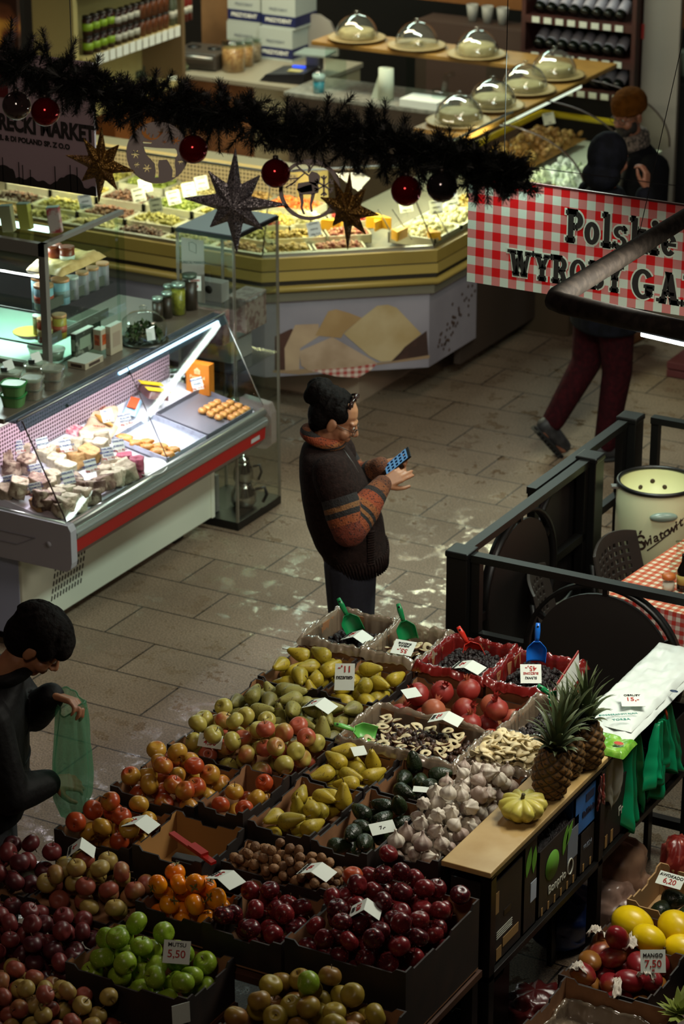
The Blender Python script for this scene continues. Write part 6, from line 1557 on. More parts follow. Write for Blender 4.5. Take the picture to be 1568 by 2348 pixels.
# ================================================================== cheese and olive counter with a chamfered corner
PL = [(-9.7,12.42),(-7.36,12.42),(-6.60,13.05),(-6.60,14.62)]
def offset_poly(pl,d):
 """shift a polyline to its right-hand side by d"""
 out = []; n = len(pl)
 for i in range(n):
  ds = []
  if i > 0: ds.append((Vector(pl[i]) - Vector(pl[i - 1])).normalized())
  if i < n - 1: ds.append((Vector(pl[i + 1]) - Vector(pl[i])).normalized())
  ns = [Vector((q.y,-q.x)) for q in ds]
  if len(ns) == 2:
   b = (ns[0] + ns[1]).normalized(); k = d / b.dot(ns[0])
  else: b = ns[0]; k = d
  out.append(Vector(pl[i]) + b * k)
 return out
hexc = thing('cheese_counter','tan banded glass food counter with a chamfered corner and a cheese picture','food counter',(-7.5,13.0,0))
def sweep(nm,mt,prof,smooth=False,pl=PL,closed=True,parent=None,org=(-7.5,13.0)):
 """profile of (outward offset, z) pulled along the counter front"""
 m = MB(); k = len(prof); rows = [offset_poly(pl,o) for o,z in prof]; n = len(pl)
 vs = [(rows[j][i].x - org[0],rows[j][i].y - org[1],prof[j][1]) for i in range(n) for j in range(k)]
 fs = []
 for i in range(n - 1):
  for j in range(k if closed else k - 1):
   j2 = (j + 1) % k; fs.append((i * k + j,i * k + j2,(i + 1) * k + j2,(i + 1) * k + j))
 if closed: fs += [tuple(range(k)),tuple((n - 1) * k + j for j in range(k - 1,-1,-1))]
 m.add(vs,fs,0,smooth); return m.build(nm,mt,parent or hexc)
TANB = mat('tan_band','97803c',0.4,n=(3,'8a7434',0.4,0.7)); DKB = mat('dark_band','1c1408',0.5); TANL = mat('tan_band_light','a38c48',0.35)
sweep('upper_band',TANB,[(0,0.885),(0,0.955),(-0.03,0.955),(-0.03,0.885)])
sweep('black_line',DKB,[(-0.004,0.878),(-0.004,0.886),(-0.03,0.886),(-0.03,0.878)])
sweep('middle_band',TANL,[(0.006,0.825),(0.006,0.878),(-0.03,0.878),(-0.03,0.825)])
sweep('black_strip',DKB,[(-0.003,0.797),(-0.003,0.825),(-0.03,0.825),(-0.03,0.797)])
sweep('round_bar',TANL,[(0.0,0.797),(0.016,0.79),(0.02,0.778),(0.012,0.762),(-0.02,0.757),(-0.03,0.797)],True)
sweep('underside_panel',mat('dark_brown_soffit','3a2c18',0.6),[(-0.01,0.757),(-0.06,0.715),(-0.2,0.715),(-0.2,0.757)])  # dark brown underside sloping inward below the round bar
PAN = mat('lavender_panel','8f8992',0.5,n=(2,'7b757e',0.4,0.7))
sweep('picture_panel',PAN,[(-0.06,0.25),(-0.06,0.715),(-0.09,0.715),(-0.09,0.25)],pl=PL[:3] + [(-6.60,13.68)])
sweep('lower_panel',mat('brown_lower_panel','3c2f27',0.6),[(-0.12,0.10),(-0.12,0.715),(-0.16,0.715),(-0.16,0.10)],pl=[(-6.60,13.6),(-6.60,14.62)])
sweep('lower_trim',mat('brown_trim','6a5648',0.5),[(-0.10,0.60),(-0.10,0.64),(-0.13,0.64),(-0.13,0.60)],pl=[(-6.60,13.69),(-6.60,14.62)])
b = MB(); b.box2((-9.7 + 7.5,12.97 - 13,0),(-7.05 + 7.5,14.9 - 13,0.26)); b.build('plinth',mat('plinth_brown','9c8672',0.6),hexc)
sweep('counter_bed',mat('counter_bed','6a6454',0.5),[(-0.02,0.70),(-0.02,0.90),(-0.85,0.94),(-0.85,0.70)])
sweep('steel_rim',STEEL,[(-0.03,0.955),(-0.03,0.972),(-0.055,0.972),(-0.055,0.955)])
# flat printed cheese picture on the chamfer panel
pp = offset_poly(PL,-0.0585); a_,b_ = pp[1],pp[2]; dd = (b_ - a_).normalized(); nn = Vector((dd.y,-dd.x))
def on_panel(px,py):
 d = _ray(px,py); o_ = Vector((0,0,CAM_H)); n3 = Vector((nn.x,nn.y,0)); t = (Vector((a_.x,a_.y,0)) - o_).dot(n3) / d.dot(n3); return o_ + d * t
def print_shape(pts,mt,nm,lift):
 P = [on_panel(400 + x * .4464,450 + y * .4464) + Vector((nn.x,nn.y,0)) * (0.001 + lift * 0.0008) - Vector((7.5 * -1,13.0,0)) for x,y in pts]
 m = MB(); m.add(P,[tuple(range(len(P)))]); m.build(nm,mt,hexc)
CHA = mat('cheese_print_a','a58a70',0.6,n=(5,'b59a7c',0.4,0.7)); CHB = mat('cheese_print_b','9a7a50',0.6,n=(5,'a98a60',0.4,0.7)); CHC = mat('cheese_print_c','b5a07a',0.6,n=(4,'a08658',0.35,0.7)); CHD = mat('cheese_print_d','b0967e',0.6,n=(8,'9a7f66',0.4,0.7)); BRD = mat('board_print','4a2a20',0.7,n=(6,'30180f',0.4,0.6))
print_shape([(515,720),(600,680),(640,700),(600,890),(515,900)],BRD,'board_print',0)
print_shape([(1110,850),(1160,790),(1295,690),(1305,825)],BRD,'board_print',0)
print_shape([(505,895),(690,885),(1100,850),(1310,815),(1310,832),(930,880),(640,915),(505,905)],mat('table_print','8f7458',0.7),'table_print',0.2)
print_shape([(565,780),(620,660),(740,655),(740,720),(645,780),(640,890),(568,895)],CHA,'cheese_print',1)
print_shape([(722,715),(790,590),(830,580),(900,600),(962,625),(870,700),(855,728)],CHB,'cheese_print',1.2)
print_shape([(868,705),(960,625),(1040,562),(1095,556),(1140,572),(1268,706),(1180,775),(1160,800),(1115,845),(1060,850),(1000,820)],CHC,'cheese_print',2)
print_shape([(640,795),(810,722),(1040,855),(930,875),(690,895),(650,870)],CHD,'cheese_print',3)
print_shape([(690,893),(1040,858),(1010,892),(940,932),(830,925)],gingham('cloth_print','a03a34','b58a80','c9b8ac',0.016,'XZ',0.6),'cloth_print',1)
# berry twigs on the end panel
rp = offset_poly(PL,-0.058); xr = rp[3].x + 0.001
m = MB(); rg = random.Random(8)
for k in range(46):
 t = rg.random(); y = 13.22 + 0.42 * t + rg.uniform(-.05,.05); z = 0.34 + 0.22 * t + rg.gauss(0,0.045)
 m.lathe([(0,0),(0.010,0),(0.010,0.001),(0,0.001)],8,0,frame((xr + 7.5,y - 13.0,z),(0,1,0),(0,0,1)))
m.build('berry_print',mat('berry_print','4a3428',0.7),hexc)
# sloping glass
HG = glassmat('counter_glass','f6f6ea',0.05,0.01)
sweep('front_glass',HG,[(-0.03,0.972),(-0.024,0.972),(-0.30,1.36),(-0.306,1.36)])
for i in (1,2):
 a = offset_poly(PL,-0.026)[i]; c = offset_poly(PL,-0.303)[i]
 b = MB(); b.tube([(a.x + 7.5,a.y - 13,0.972),(c.x + 7.5,c.y - 13,1.36)],0.004,6); b.build('glass_joint',EDGE,hexc)
c = offset_poly(PL,-0.303)
b = MB(); b.tube([(p.x + 7.5,p.y - 13,1.363) for p in c],0.008,8); b.build('glass_top_rail',STEEL,hexc)
b = MB(); b.box2((-9.6 + 7.5,13.26 - 13,0.94),(-7.62 + 7.5,13.27 - 13,1.20)); b.build('perforated_back',perfmat('perforated_tan','8a7a62','2e2418',0.024,'XZ'),hexc)
b = MB(); b.box2((-9.6 + 7.5,13.27 - 13,0.94),(-7.5 + 7.5,13.42 - 13,1.22)); b.build('back_ledge',mat('ledge_tan','a08e5c',0.5),hexc)
# ---- trays of olives, antipasti and dried goods
FOODS = [('olives','6e6a2c','8f8a44'),('dark olives','3a2418','5a3a28'),('stuffed peppers','9a8a3c','b0a458'),('nuts','8a6a3c','a88a54'),('pale beans','9c9060','b5aa78'),('brown dates','54301c','6e4428'),('green olives','5c6a24','7a8438'),('orange apricots','c8602a','d8803a')]
FM = {f: [mat(f.replace(' ','_') + '_a',a,0.35),mat(f.replace(' ','_') + '_b',b2,0.35)] for f,a,b2 in FOODS}
def food_pan(x0,x1,y0,y1,z,food,where,seed,rr=0.013,n=130):
 o = thing('food_pan','silver rimmed pan of ' + food + ' ' + where,'food pan',((x0 + x1) / 2,(y0 + y1) / 2,z),0)
 X,Y = (x1 - x0) / 2 - 0.004,(y1 - y0) / 2 - 0.004
 b = MB(); b.box2((-X,-Y,0),(X,Y,0.004)); b.build('pan_floor',STEEL,o)
 b = MB()
 for lo,hi in (((-X,-Y,0),(X,-Y + 0.01,0.05)),((-X,Y - 0.01,0),(X,Y,0.05)),((-X,-Y,0),(-X + 0.01,Y,0.05)),((X - 0.01,-Y,0),(X,Y,0.05))): b.box2(lo,hi)
 b.build('pan_rim',mat('bright_pan_rim','c9cabc',0.3,0.6),o)
 f = lumps('food_heap',(-X + .01,X - .01,-Y + .01,Y - .01),0.035,0.07,n,rr,FM[food],[0.6,0.4],seed=seed,parent=o,sg=6)
 return o
rows = [(12.455,12.60,0.915,('nuts','olives','pale beans','dark olives','olives','nuts')),(12.605,12.80,0.945,('dark olives','olives','brown dates','olives','stuffed peppers','olives')),(12.805,13.02,0.985,('pale beans','stuffed peppers','dark olives','green olives','olives','stuffed peppers')),(13.025,13.25,1.02,('stuffed peppers','olives','green olives','pale beans','nuts','orange apricots'))]
rown = ('front row','second row','third row','back row')
place = ('furthest left','second from the left','third from the left','left of the middle','beside the showcase','nearest the corner')
for r,(y0,y1,z,fs_) in enumerate(rows):
 for k,f in enumerate(fs_):
  x0 = -9.35 + 0.325 * k; x1 = x0 + 0.325
  food_pan(x0,x1,y0,y1,z,f,'in the ' + rown[r] + ', ' + place[k],r * 10 + k)
# diagonal section: local frame along the chamfer
da_ = Vector((dd.x,dd.y,0)); dn = Vector((-dd.y,dd.x,0)); A0 = Vector((PL[1][0],PL[1][1],0))
dang = math.atan2(dd.y,dd.x)
def dpos(s,t,z): return A0 + da_ * s + dn * t + Vector((0,0,z))
def dpan(s0,s1,t0,t1,z,mats,lb,seed,n=110,rr=0.014,rim=True):
 o = thing('food_pan',lb,'food pan',dpos((s0 + s1) / 2,(t0 + t1) / 2,z),dang); X,Y = (s1 - s0) / 2 - 0.003,(t1 - t0) / 2 - 0.003
 b = MB(); b.box2((-X,-Y,0),(X,Y,0.004)); b.build('pan_floor',STEEL,o)
 b = MB()
 for lo,hi in (((-X,-Y,0),(X,-Y + 0.008,0.05)),((-X,Y - 0.008,0),(X,Y,0.05)),((-X,-Y,0),(-X + 0.008,Y,0.05)),((X - 0.008,-Y,0),(X,Y,0.05))): b.box2(lo,hi)
 b.build('pan_rim',mat('bright_pan_rim','c9cabc',0.3,0.6),o)
 lumps('food_heap',(-X + .01,X - .01,-Y + .01,Y - .01),0.035,0.06,n,rr,mats,[0.6,0.4],seed=seed,parent=o,sg=6); return o
CRM = [mat('cheese_spread_a','c4bf98',0.5),mat('cheese_spread_b','aaa67a',0.5)]; YLW = [mat('antipasti_a','9a8440',0.4),mat('antipasti_b','7d6a2c',0.4)]; MEATY = [mat('chopped_meat_a','7a3c30',0.45),mat('chopped_meat_b','9a7458',0.45)]; REDD = [mat('red_pepper_a','8a2018',0.35),mat('red_pepper_b','6a140e',0.35)]
dpan(0.03,0.30,0.05,0.19,0.925,YLW,'small silver pan of yellow antipasti at the front of the chamfer',31)
dpan(0.31,0.60,0.05,0.19,0.925,MEATY,'silver pan of chopped meat at the front of the chamfer',32)
dpan(0.05,0.40,0.20,0.36,0.955,YLW,'pan of pale antipasti in the second row of the chamfer',33)
dpan(0.41,0.66,0.20,0.36,0.955,MEATY,'pan of red and beige salad in the second row of the chamfer',34)
dpan(0.0,0.22,0.37,0.55,0.985,REDD,'pan of red peppers behind the showcase',35)
dpan(0.23,0.45,0.37,0.55,0.985,CRM,'pan of white cheese balls behind the silver star',36,40,0.028)
dpan(0.46,0.70,0.37,0.55,0.985,REDD,'pan of stuffed red peppers in the back row of the chamfer',37)
for k,(y0,y1,mm,lb) in enumerate(((13.10,13.42,CRM,'big pan of white cheese spread with knives at the corner'),(13.43,13.75,CRM,'pan of creamy spread right of the corner'),(13.76,14.1,YLW,'pan of brown spread with crossed spoons'),(14.11,14.5,CRM,'pan of pale cheese beside the checked banner'))):
 o = thing('food_pan',lb,'food pan',(-6.79,(y0 + y1) / 2,0.935),0); X,Y = 0.15,(y1 - y0) / 2 - 0.004
 b = MB(); b.box2((-X,-Y,0),(X,Y,0.004)); b.build('pan_floor',STEEL,o); b = MB()
 for lo,hi in (((-X,-Y,0),(X,-Y + 0.01,0.06)),((-X,Y - 0.01,0),(X,Y,0.06)),((-X,-Y,0),(-X + 0.01,Y,0.06)),((X - 0.01,-Y,0),(X,Y,0.06))): b.box2(lo,hi)
 b.build('pan_rim',mat('bright_pan_rim','c9cabc',0.3,0.6),o); lumps('food_heap',(-X + .01,X - .01,-Y + .01,Y - .01),0.04,0.075,90,0.02,mm,[0.6,0.4],seed=40 + k,parent=o,sg=6)
for px,py,dx,dz,lb in ((905,545,-0.10,0.16,'left spreading knife stuck in the white cheese spread'),(945,545,-0.12,0.16,'right spreading knife stuck in the white cheese spread'),(1030,535,-0.09,0.13,'knife standing in the brown spread')):
 p = az_(px,py,0.99); m = MB(); m.bar((0,0,-0.01),(dx * 0.9,dx * 0.3,dz),0.014,0.004); o = m.build('knife',STEEL); o.location = p; tag(o,lb,'knife')
OCH = mat('orange_cheese','cf9a1c',0.45,n=(8,'b88414',0.4,0.7))
for k,(px,py,z,s) in enumerate(((765,505,1.05,1.0),(890,510,1.06,0.9),(930,505,1.06,1.1),(968,520,1.05,0.9),(1010,520,1.03,0.8))):
 m = MB(); m.prism([(0,0),(0.12,0.02),(0.10,0.10)],0,0.06); o = m.build('cheese_wedge',OCH,bevel=0.006); o.location = az_(px,py,z) - Vector((0.06,0.05,0.05)); o.rotation_euler = (0,0,k * 1.3); o.scale = (s,s,s)
 tag(o,['orange cheese wedge left of the gold star','orange cheese wedge just right of the gold star','large orange cheese wedge behind the knives','orange cheese wedge behind the right knife','small orange cheese wedge near the glass joint'][k],'cheese')
for px,py,lb in ((318,447,'white card over the green olives'),(333,425,'taller card by the perforated back'),(398,453,'pale card in the middle of the olive trays'),(357,470,'tilted dim card over the second olive row'),(433,435,'bright card right of the middle'),(462,420,'yellowish card at the right of the back row'),(195,462,'white card behind the first gold star'),(720,525,'grey card over the stuffed peppers'),(1000,475,'pale card over the orange cheese'),(1035,455,'pale card next to the glass joint'),(930,470,'small pale card right of the gold star')):
 deli_card(px,py,1.12,[('OLIWKI',INK),('zielone',INK),('100g 4 zl',INK)],lb,0.075,0.08,0.3,U(-.15,.15),1.1)
# ================================================================== shops behind
def box_thing(nm,lb,cat,lo,hi,mt,bevel=0.0,kind=None):
 m = MB(); m.box2(lo,hi); return tag(m.build(nm,mt,bevel=bevel),lb,cat,None,kind)
WPAN = mat('wood_wall_panel','6e5338',0.5,n=(3,'8a6a48',0.4,0.7))
# jar shelf unit
js = thing('jar_shelf','cream shelf unit with rows of jars and white price tags','shelf',(-10.1,15.1,0))
def jp(nm,mt,lo,hi):
 m = MB(); m.box2((lo[0] + 10.1,lo[1] - 15.1,lo[2]),(hi[0] + 10.1,hi[1] - 15.1,hi[2])); return m.build(nm,mt,js)
CRW = mat('cream_shelf','a89c66',0.5)
jp('back_panel',CRW,(-10.30,14.55,0.9),(-10.27,15.95,2.4)); jp('end_panel',CRW,(-10.30,14.50,0.0),(-9.98,14.55,2.4)); jp('end_panel',mat('shelf_side_brown','6a563a',0.5),(-10.30,15.74,0.6),(-9.94,15.78,1.9))
for z in (0.98,1.37,1.78): jp('shelf_board',CRW,(-10.27,14.55,z - 0.02),(-9.95,15.76,z))
for k in range(13):
 y = 14.70 + 0.08 * k
 jp('price_tag',WHITEC,(-9.948,y,1.30),(-9.944,y + 0.065,1.37))
JD = mat('dark_jam','2a120c',0.3); LG = mat('lime_label','7a9a1c',0.5); LW = mat('white_label','a8a89c',0.5); JB = mat('brown_sauce','5a3018',0.3); JG = mat('grey_green_jar','4a5040',0.3); JR = mat('red_sauce','6a1c14',0.3); LDK = mat('dark_lid','14100c',0.4)
def sjar(nm,lb,grp,r,h,body,lab):
 o = thing(nm,lb,'jar',(0,0,-5),0,grp)
 b = MB(); b.lathe([(0,0),(r,0),(r,h * 0.8),(r * 0.85,h * 0.88),(0,h * 0.88)],14); b.build('jar_body',body,o)
 b = MB(); b.lathe([(r * 0.9,h * 0.86),(r * 0.92,h),(0,h)],14); b.build('lid',LDK,o)
 if lab: b = MB(); b.lathe([(r + 0.001,h * 0.25),(r + 0.001,h * 0.62)],14); b.build('label',lab,o)
 return o
kinds = [(sjar('jam_jar','dark jam jar with a lime label at the left of the jar shelf','lime label jam jars',0.036,0.125,JD,LG),4,0.085),(sjar('jam_jar','dark jar with a white label on the jar shelf','white label jars',0.033,0.115,JD,LW),4,0.075),(sjar('sauce_jar','brown sauce jar without a label on the jar shelf','brown sauce jars',0.033,0.11,JB,None),5,0.072)]
y = 14.68
for src,n,stp in kinds:
 for k in range(n):
  for lv in range(2):
   for dp_ in range(1):
    h = 0.126 if src is kinds[0][0] else 0.116
    (src if False else dup(src,(-9.995 - 0.09 * dp_,y,1.371 + h * lv)))
  y += stp
 for ch_ in KIDS.get(src.name,[]): bpy.data.objects.remove(ch_)
 bpy.data.objects.remove(src)
y0_ = y
for k,(mt_,lb) in enumerate(((JG,'tall grey green bottle at the start of the bottle row'),(JG,'tall grey green bottle second in the bottle row'),(mat('green_bottle','2a4a2c',0.25),'tall green bottle in the middle of the bottle row'),(JR,'tall red bottle before the last on the shelf'),(JR,'last tall red bottle on the jar shelf'))):
 o = thing('sauce_bottle',lb,'bottle',(-9.995,y + 0.02 + 0.055 * k,1.371)); b = MB(); b.lathe([(0,0),(0.026,0),(0.026,0.15),(0.012,0.20),(0.012,0.235)],14); b.build('bottle_body',mt_,o); b = MB(); b.lathe([(0.014,0.235),(0.014,0.26),(0,0.26)],10); b.build('cap',LDK,o); b = MB(); b.lathe([(0.0265,0.05),(0.0265,0.10)],14); b.build('label',LW,o)
for k in range(3):
 o = sjar('bowl_jar',['dim wide jar at the left of the top jar shelf','dim wide jar in the middle of the top jar shelf','dim wide jar at the right of the top jar shelf'][k],None,0.06,0.12,JG,None); o.location = (-10.06,14.8 + 0.25 * k,1.781)
# low ledge with leafy trays
ld = box_thing('low_ledge','orange lit low ledge under the jar shelf','ledge',(-10.9,15.2,0.0),(-10.15,16.1,0.93),mat('ledge_orange','9a5a28',0.5))
for k,(px,py,lb) in enumerate(((282,178,'small leafy green bunch on the low ledge'),(352,172,'larger leafy green bunch on the low ledge'))):
 f = lumps('herb_bunch',(-0.18 - 0.08 * k,0.18 + 0.08 * k,-0.1,0.1),0.02,0.10,150,0.022,[mat('herb_dark','2c3420',0.6),mat('herb_mid','4a5234',0.6)],[0.6,0.4],label=lb,cat='herbs',seed=60 + k,flat=0.5); f.location = az_(px,py,0.96); f.rotation_euler = (0,0,1.2)
o = flat_card(398,185,0.98,'white card at the right end of the low ledge',[],0.07,0.07,up=(0,0,1))
# light-box poster at the far left
lpm,lnt,lb_ = newmat('blurred_poster'); L = lnt.links
tcn = nd(lnt,'ShaderNodeTexCoord'); nz = nd(lnt,'ShaderNodeTexNoise'); nz.inputs['Scale'].default_value = 4.5; nz.inputs['Detail'].default_value = 1; L.new(tcn.outputs['Object'],nz.inputs['Vector'])
rr_ = nd(lnt,'ShaderNodeValToRGB'); e = rr_.color_ramp.elements; e[0].position = 0.45; e[0].color = lin('241209'); e[1].position = 0.72; e[1].color = lin('c08a30'); x_ = e.new(0.57); x_.color = lin('5a3018'); L.new(nz.outputs['Fac'],rr_.inputs['Fac']); L.new(rr_.outputs['Color'],lb_.inputs['Base Color']); L.new(rr_.outputs['Color'],lb_.inputs['Emission Color']); lb_.inputs['Emission Strength'].default_value = 0.35
ps = thing('wall_poster','dark poster of blurred orange shapes at the top left corner','poster',(-10.6,14.0,1.55)); b = MB(); b.box((0,0,0),(1.1,0.03,1.1)); b.build('poster_sheet',lpm,ps)
for x,z,r,c in ((0.36,-0.1,0.05,'a86a1c'),(0.17,0.15,0.09,'b5801c'),(0.5,-0.32,0.07,'8f8a94'),(0.26,-0.36,0.04,'9a9a5a')):
 b = MB(); b.lathe([(0,0),(r,0),(r,0.001),(0,0.001)],18,0,frame((x,-0.017,z),(1,0,0),(0,0,1)) @ Matrix.Diagonal((0.7,1.4,1,1))); b.build('poster_shape',mat('poster_' + c,c,0.6),ps)
# service counter with drawers
sc_ = thing('service_counter','wood and white service counter with a drawer handle','counter',(-9.8,16.6,0))
def sp2(nm,mt,lo,hi,bevel=0):
 m = MB(); m.box2((lo[0] + 9.8,lo[1] - 16.6,lo[2]),(hi[0] + 9.8,hi[1] - 16.6,hi[2])); return m.build(nm,mt,sc_,bevel=bevel)
sp2('worktop',mat('grey_worktop','8f8a78',0.4),(-10.45,16.18,0.88),(-9.27,17.11,0.915),0.004)
sp2('wood_front',BWOOD,(-10.42,16.22,0),(-9.66,17.08,0.88)); sp2('drawer_front',mat('cream_drawer','a8a080',0.45),(-9.655,16.21,0.62),(-9.28,17.08,0.875)); sp2('drawer_front',mat('cream_drawer','a8a080',0.45),(-9.655,16.21,0.05),(-9.28,17.08,0.61))
b = MB(); b.tube([(0.24,-0.40,0.75),(0.24,-0.42,0.75),(0.42,-0.42,0.75),(0.42,-0.40,0.75)],0.008,6); b.build('drawer_handle',BLACKM,sc_)
gl = thing('contact_grill','dark grey contact grill on the wooden end of the service counter','grill',(-10.23,16.48,0.916),0.1)
b = MB(); b.box((0,0,0.06),(0.36,0.34,0.12)); b.build('grill_body',mat('grill_grey','3a342e',0.4),gl,bevel=0.015); b = MB(); b.tube([(-0.17,-0.2,0.10),(0.17,-0.2,0.10)],0.012,8); b.build('handle',STEEL,gl)
for q in (-0.08,0.08): b = MB(); b.lathe([(0,0.12),(0.05,0.12),(0.05,0.128),(0,0.128)],18,0,Matrix.Translation((q,0.02,0))); b.build('grill_knob',BLACKP,gl)
NUTF = mat('nut_filling','8a6034',0.5,n=(40,'b08a58',0.4,0.6))
for k,(px,py,lb,r) in enumerate(((535,162,'largest glass jar of nuts at the front of the counter',0.085),(560,150,'glass jar of nuts behind the largest one',0.07),(580,140,'glass jar of pale nuts further back',0.065),(592,128,'small glass jar at the back by the cartons',0.055))):
 jar(px,py,0.917,r,r * 2.5,NUTF if k < 2 else mat('pale_nut_filling','8a7a64',0.5,n=(40,'6a5a44',0.4,0.6)),glassmat('jar_lid_glass','dfe9e2',0.2),lb,'nut_jar')
CTW = mat('white_carton','a9b4b0',0.55); NVY = mat('navy_band','1a2250',0.5)
def bcarton(px,py,z,lb,low=False,w_=0.28):
 p = az_(px,py,z); o = thing('paper_carton',lb,'carton',p,-0.02); b = MB(); b.box((0,0.15,0.115),(w_,0.3,0.23)); b.build('carton_body',CTW,o)
 b = MB(); b.box((0,-0.0005,0.055),(w_ + 0.001,0.002,0.075)); b.box((w_ / 2,0.15,0.055),(0.002,0.301,0.075)); b.build('navy_band',NVY,o)
 text('PREZYDENT',0.04,WHITEC,frame((0,-0.0022,0.055),(1,0,0),(0,0,1)),o,bold=0.001); text('PREZYDENT',0.028,GRYP,frame((0,-0.0022,0.135),(1,0,0),(0,0,1)),o)
bcarton(632,138,0.916,'lower white and navy carton of the stack on the service counter'); bcarton(636,138 - 0.23 * 317 * 0.945,0.916 + 0.0,'temporary') if False else None
p0_ = az_(632,138,0.916)
def bcarton_at(p,lb,w_=0.28):
 o = thing('paper_carton',lb,'carton',p,-0.02); b = MB(); b.box((0,0.15,0.115),(w_,0.3,0.23)); b.build('carton_body',CTW,o)
 b = MB(); b.box((0,-0.0005,0.055),(w_ + 0.001,0.002,0.075)); b.box((w_ / 2,0.15,0.055),(0.002,0.301,0.075)); b.build('navy_band',NVY,o)
 text('PREZYDENT',0.04,WHITEC,frame((0,-0.0022,0.055),(1,0,0),(0,0,1)),o,bold=0.001); text('PREZYDENT',0.028,GRYP,frame((0,-0.0022,0.135),(1,0,0),(0,0,1)),o)
bcarton_at(p0_ + Vector((0.02,0.01,0.231)),'upper white and navy carton of the stack on the service counter')
bcarton_at(p0_ + Vector((-0.30,0.05,0.0)),'lower half hidden carton behind the wooden panel edge'); bcarton_at(p0_ + Vector((-0.29,0.05,0.231)),'upper half hidden carton behind the wooden panel edge')
scl = thing('shop_scale','black shop scale with a blue display and a pale weighing plate','scale',az_(665,180,0.917),0.1)
b = MB(); b.prism([(-0.17,0),(0.17,0),(0.17,0.08),(-0.12,0.05)],-0.15,0.15,0,Matrix.Rotation(PI / 2,4,'X')); b.build('scale_body',mat('scale_black','16161c',0.4),scl,bevel=0.008)
b = MB(); b.box((0.06,0.02,0.085),(0.09,0.03,0.012)); b.build('display',emis('blue_display','3a5cff',1.6),scl); b = MB(); b.box((0.07,-0.06,0.075),(0.10,0.07,0.004)); b.build('keypad',mat('keypad_yellow','a8a060',0.5),scl)
b = MB(); b.box((0.12,0.16,0.16),(0.24,0.20,0.014)); b.build('weighing_plate',mat('plate_steel','a9b8b0',0.3,0.5),scl); b = MB(); b.box((0.12,0.16,0.10),(0.10,0.08,0.12)); b.build('plate_column',GREYM,scl)
mo = thing('curved_screen_back','pale curved equipment back beside the cartons','monitor',az_(728,125,0.93),0.25); b = MB(); b.prism([(-0.14,0),(0.16,0),(0.15,0.14),(0.10,0.24),(0.02,0.29),(-0.14,0.30)],-0.02,0.02,0,Matrix.Rotation(PI / 2,4,'X')); b.build('shell',mat('pale_shell','8c8a84',0.4),mo,bevel=0.01)
b = MB(); b.box((0,0.05,-0.02),(0.2,0.12,0.03)); b.build('stand_foot',GREYM,mo)
gt = thing('grey_counter','grey topped counter before the cake shelf','counter',(-8.65,16.15,0))
b = MB(); b.box2((-0.60,-0.22,0.92),(0.62,0.30,0.95)); b.build('worktop',mat('stone_top','8a8a80',0.25,n=(30,'74746c',0.4,0.6)),gt,bevel=0.004); b = MB(); b.box2((-0.58,-0.19,0),(0.60,0.29,0.92)); b.build('front',mat('grey_brown_front','55493f',0.5),gt)
sn = thing('sanitizer_bottle','clear pump bottle of blue liquid on the grey counter','bottle',az_(731,212,0.951)); b = MB(); b.lathe([(0,0),(0.042,0.001),(0.042,0.12),(0.03,0.145),(0.014,0.15),(0.014,0.175),(0,0.175)],18); b.build('bottle_body',CLEARP,sn); b = MB(); b.lathe([(0,0.003),(0.039,0.003),(0.039,0.085),(0,0.085)],16); b.build('liquid',mat('blue_liquid','2f8aa0',0.2),sn); b = MB(); b.lathe([(0.043,0.085),(0.043,0.125)],18); b.build('label',mat('label_pale','8fa8a4',0.5),sn)
kr = thing('kitchen_roll','white kitchen paper roll standing on the grey counter','paper roll',az_(885,228,0.951)); b = MB(); b.lathe([(0.018,0),(0.052,0),(0.052,0.215),(0.018,0.215),(0.018,0.0)],26); b.build('roll',mat('paper_white','b9c2b0',0.8),kr); b = MB(); b.add([(-0.05,0,0),(-0.11,-0.01,0),(-0.055,0,0.17)],[(0,1,2)]); b.build('loose_sheet',mat('paper_white','b9c2b0',0.8),kr,solid=0.001)
box_thing('paper_box','pale flat box at the right end of the grey counter','box',(-8.36,15.94,0.951),(-8.08,16.14,1.0),WHITEC)
o = thing('blender_jug','clear glass tap jug on the grey counter','jug',az_(1010,240,0.951)); b = MB(); b.lathe([(0.05,0),(0.06,0.05),(0.06,0.10)],20); b.build('jug_body',GLASS,o); b = MB(); b.tube([(0.03,0,0.1),(0.04,0,0.2),(0.09,0.02,0.22)],0.022,12); b.build('spout',CLEARP,o)
# wood panels, chalkboard, dark wall over
box_thing('wood_panel','tall brown wooden wall panel behind the service counter','panel',(-10.75,17.3,0),(-9.95,17.36,2.3),WPAN)
box_thing('back_cupboard','brown overhead cupboard along the top of the picture','cupboard',(-9.9,17.7,1.28),(-6.9,18.1,1.95),mat('orange_brown_cupboard','70481f',0.5,n=(3,'5c3a1a',0.4,0.7)))
cb = thing('chalkboard','small dark chalkboard in a wooden frame leaning on the panel','board',(-9.98,17.2,1.07),rot=(-0.12,0,0)); b = MB(); b.box((0,0,0.18),(0.22,0.01,0.34)); b.build('slate',BLACKP,cb)
b = MB()
for lo,hi in (((-0.14,-0.01,0),(0.14,0.012,0.03)),((-0.14,-0.01,0.33),(0.14,0.012,0.36)),((-0.14,-0.01,0),(-0.11,0.012,0.36)),((0.11,-0.01,0),(0.14,0.012,0.36))): b.box2(lo,hi)
b.build('frame',DWOOD,cb)
cbz = box_thing('board_stand','brown block under the chalkboard','block',(-10.2,17.12,0.0),(-9.75,17.29,1.068),WPAN)
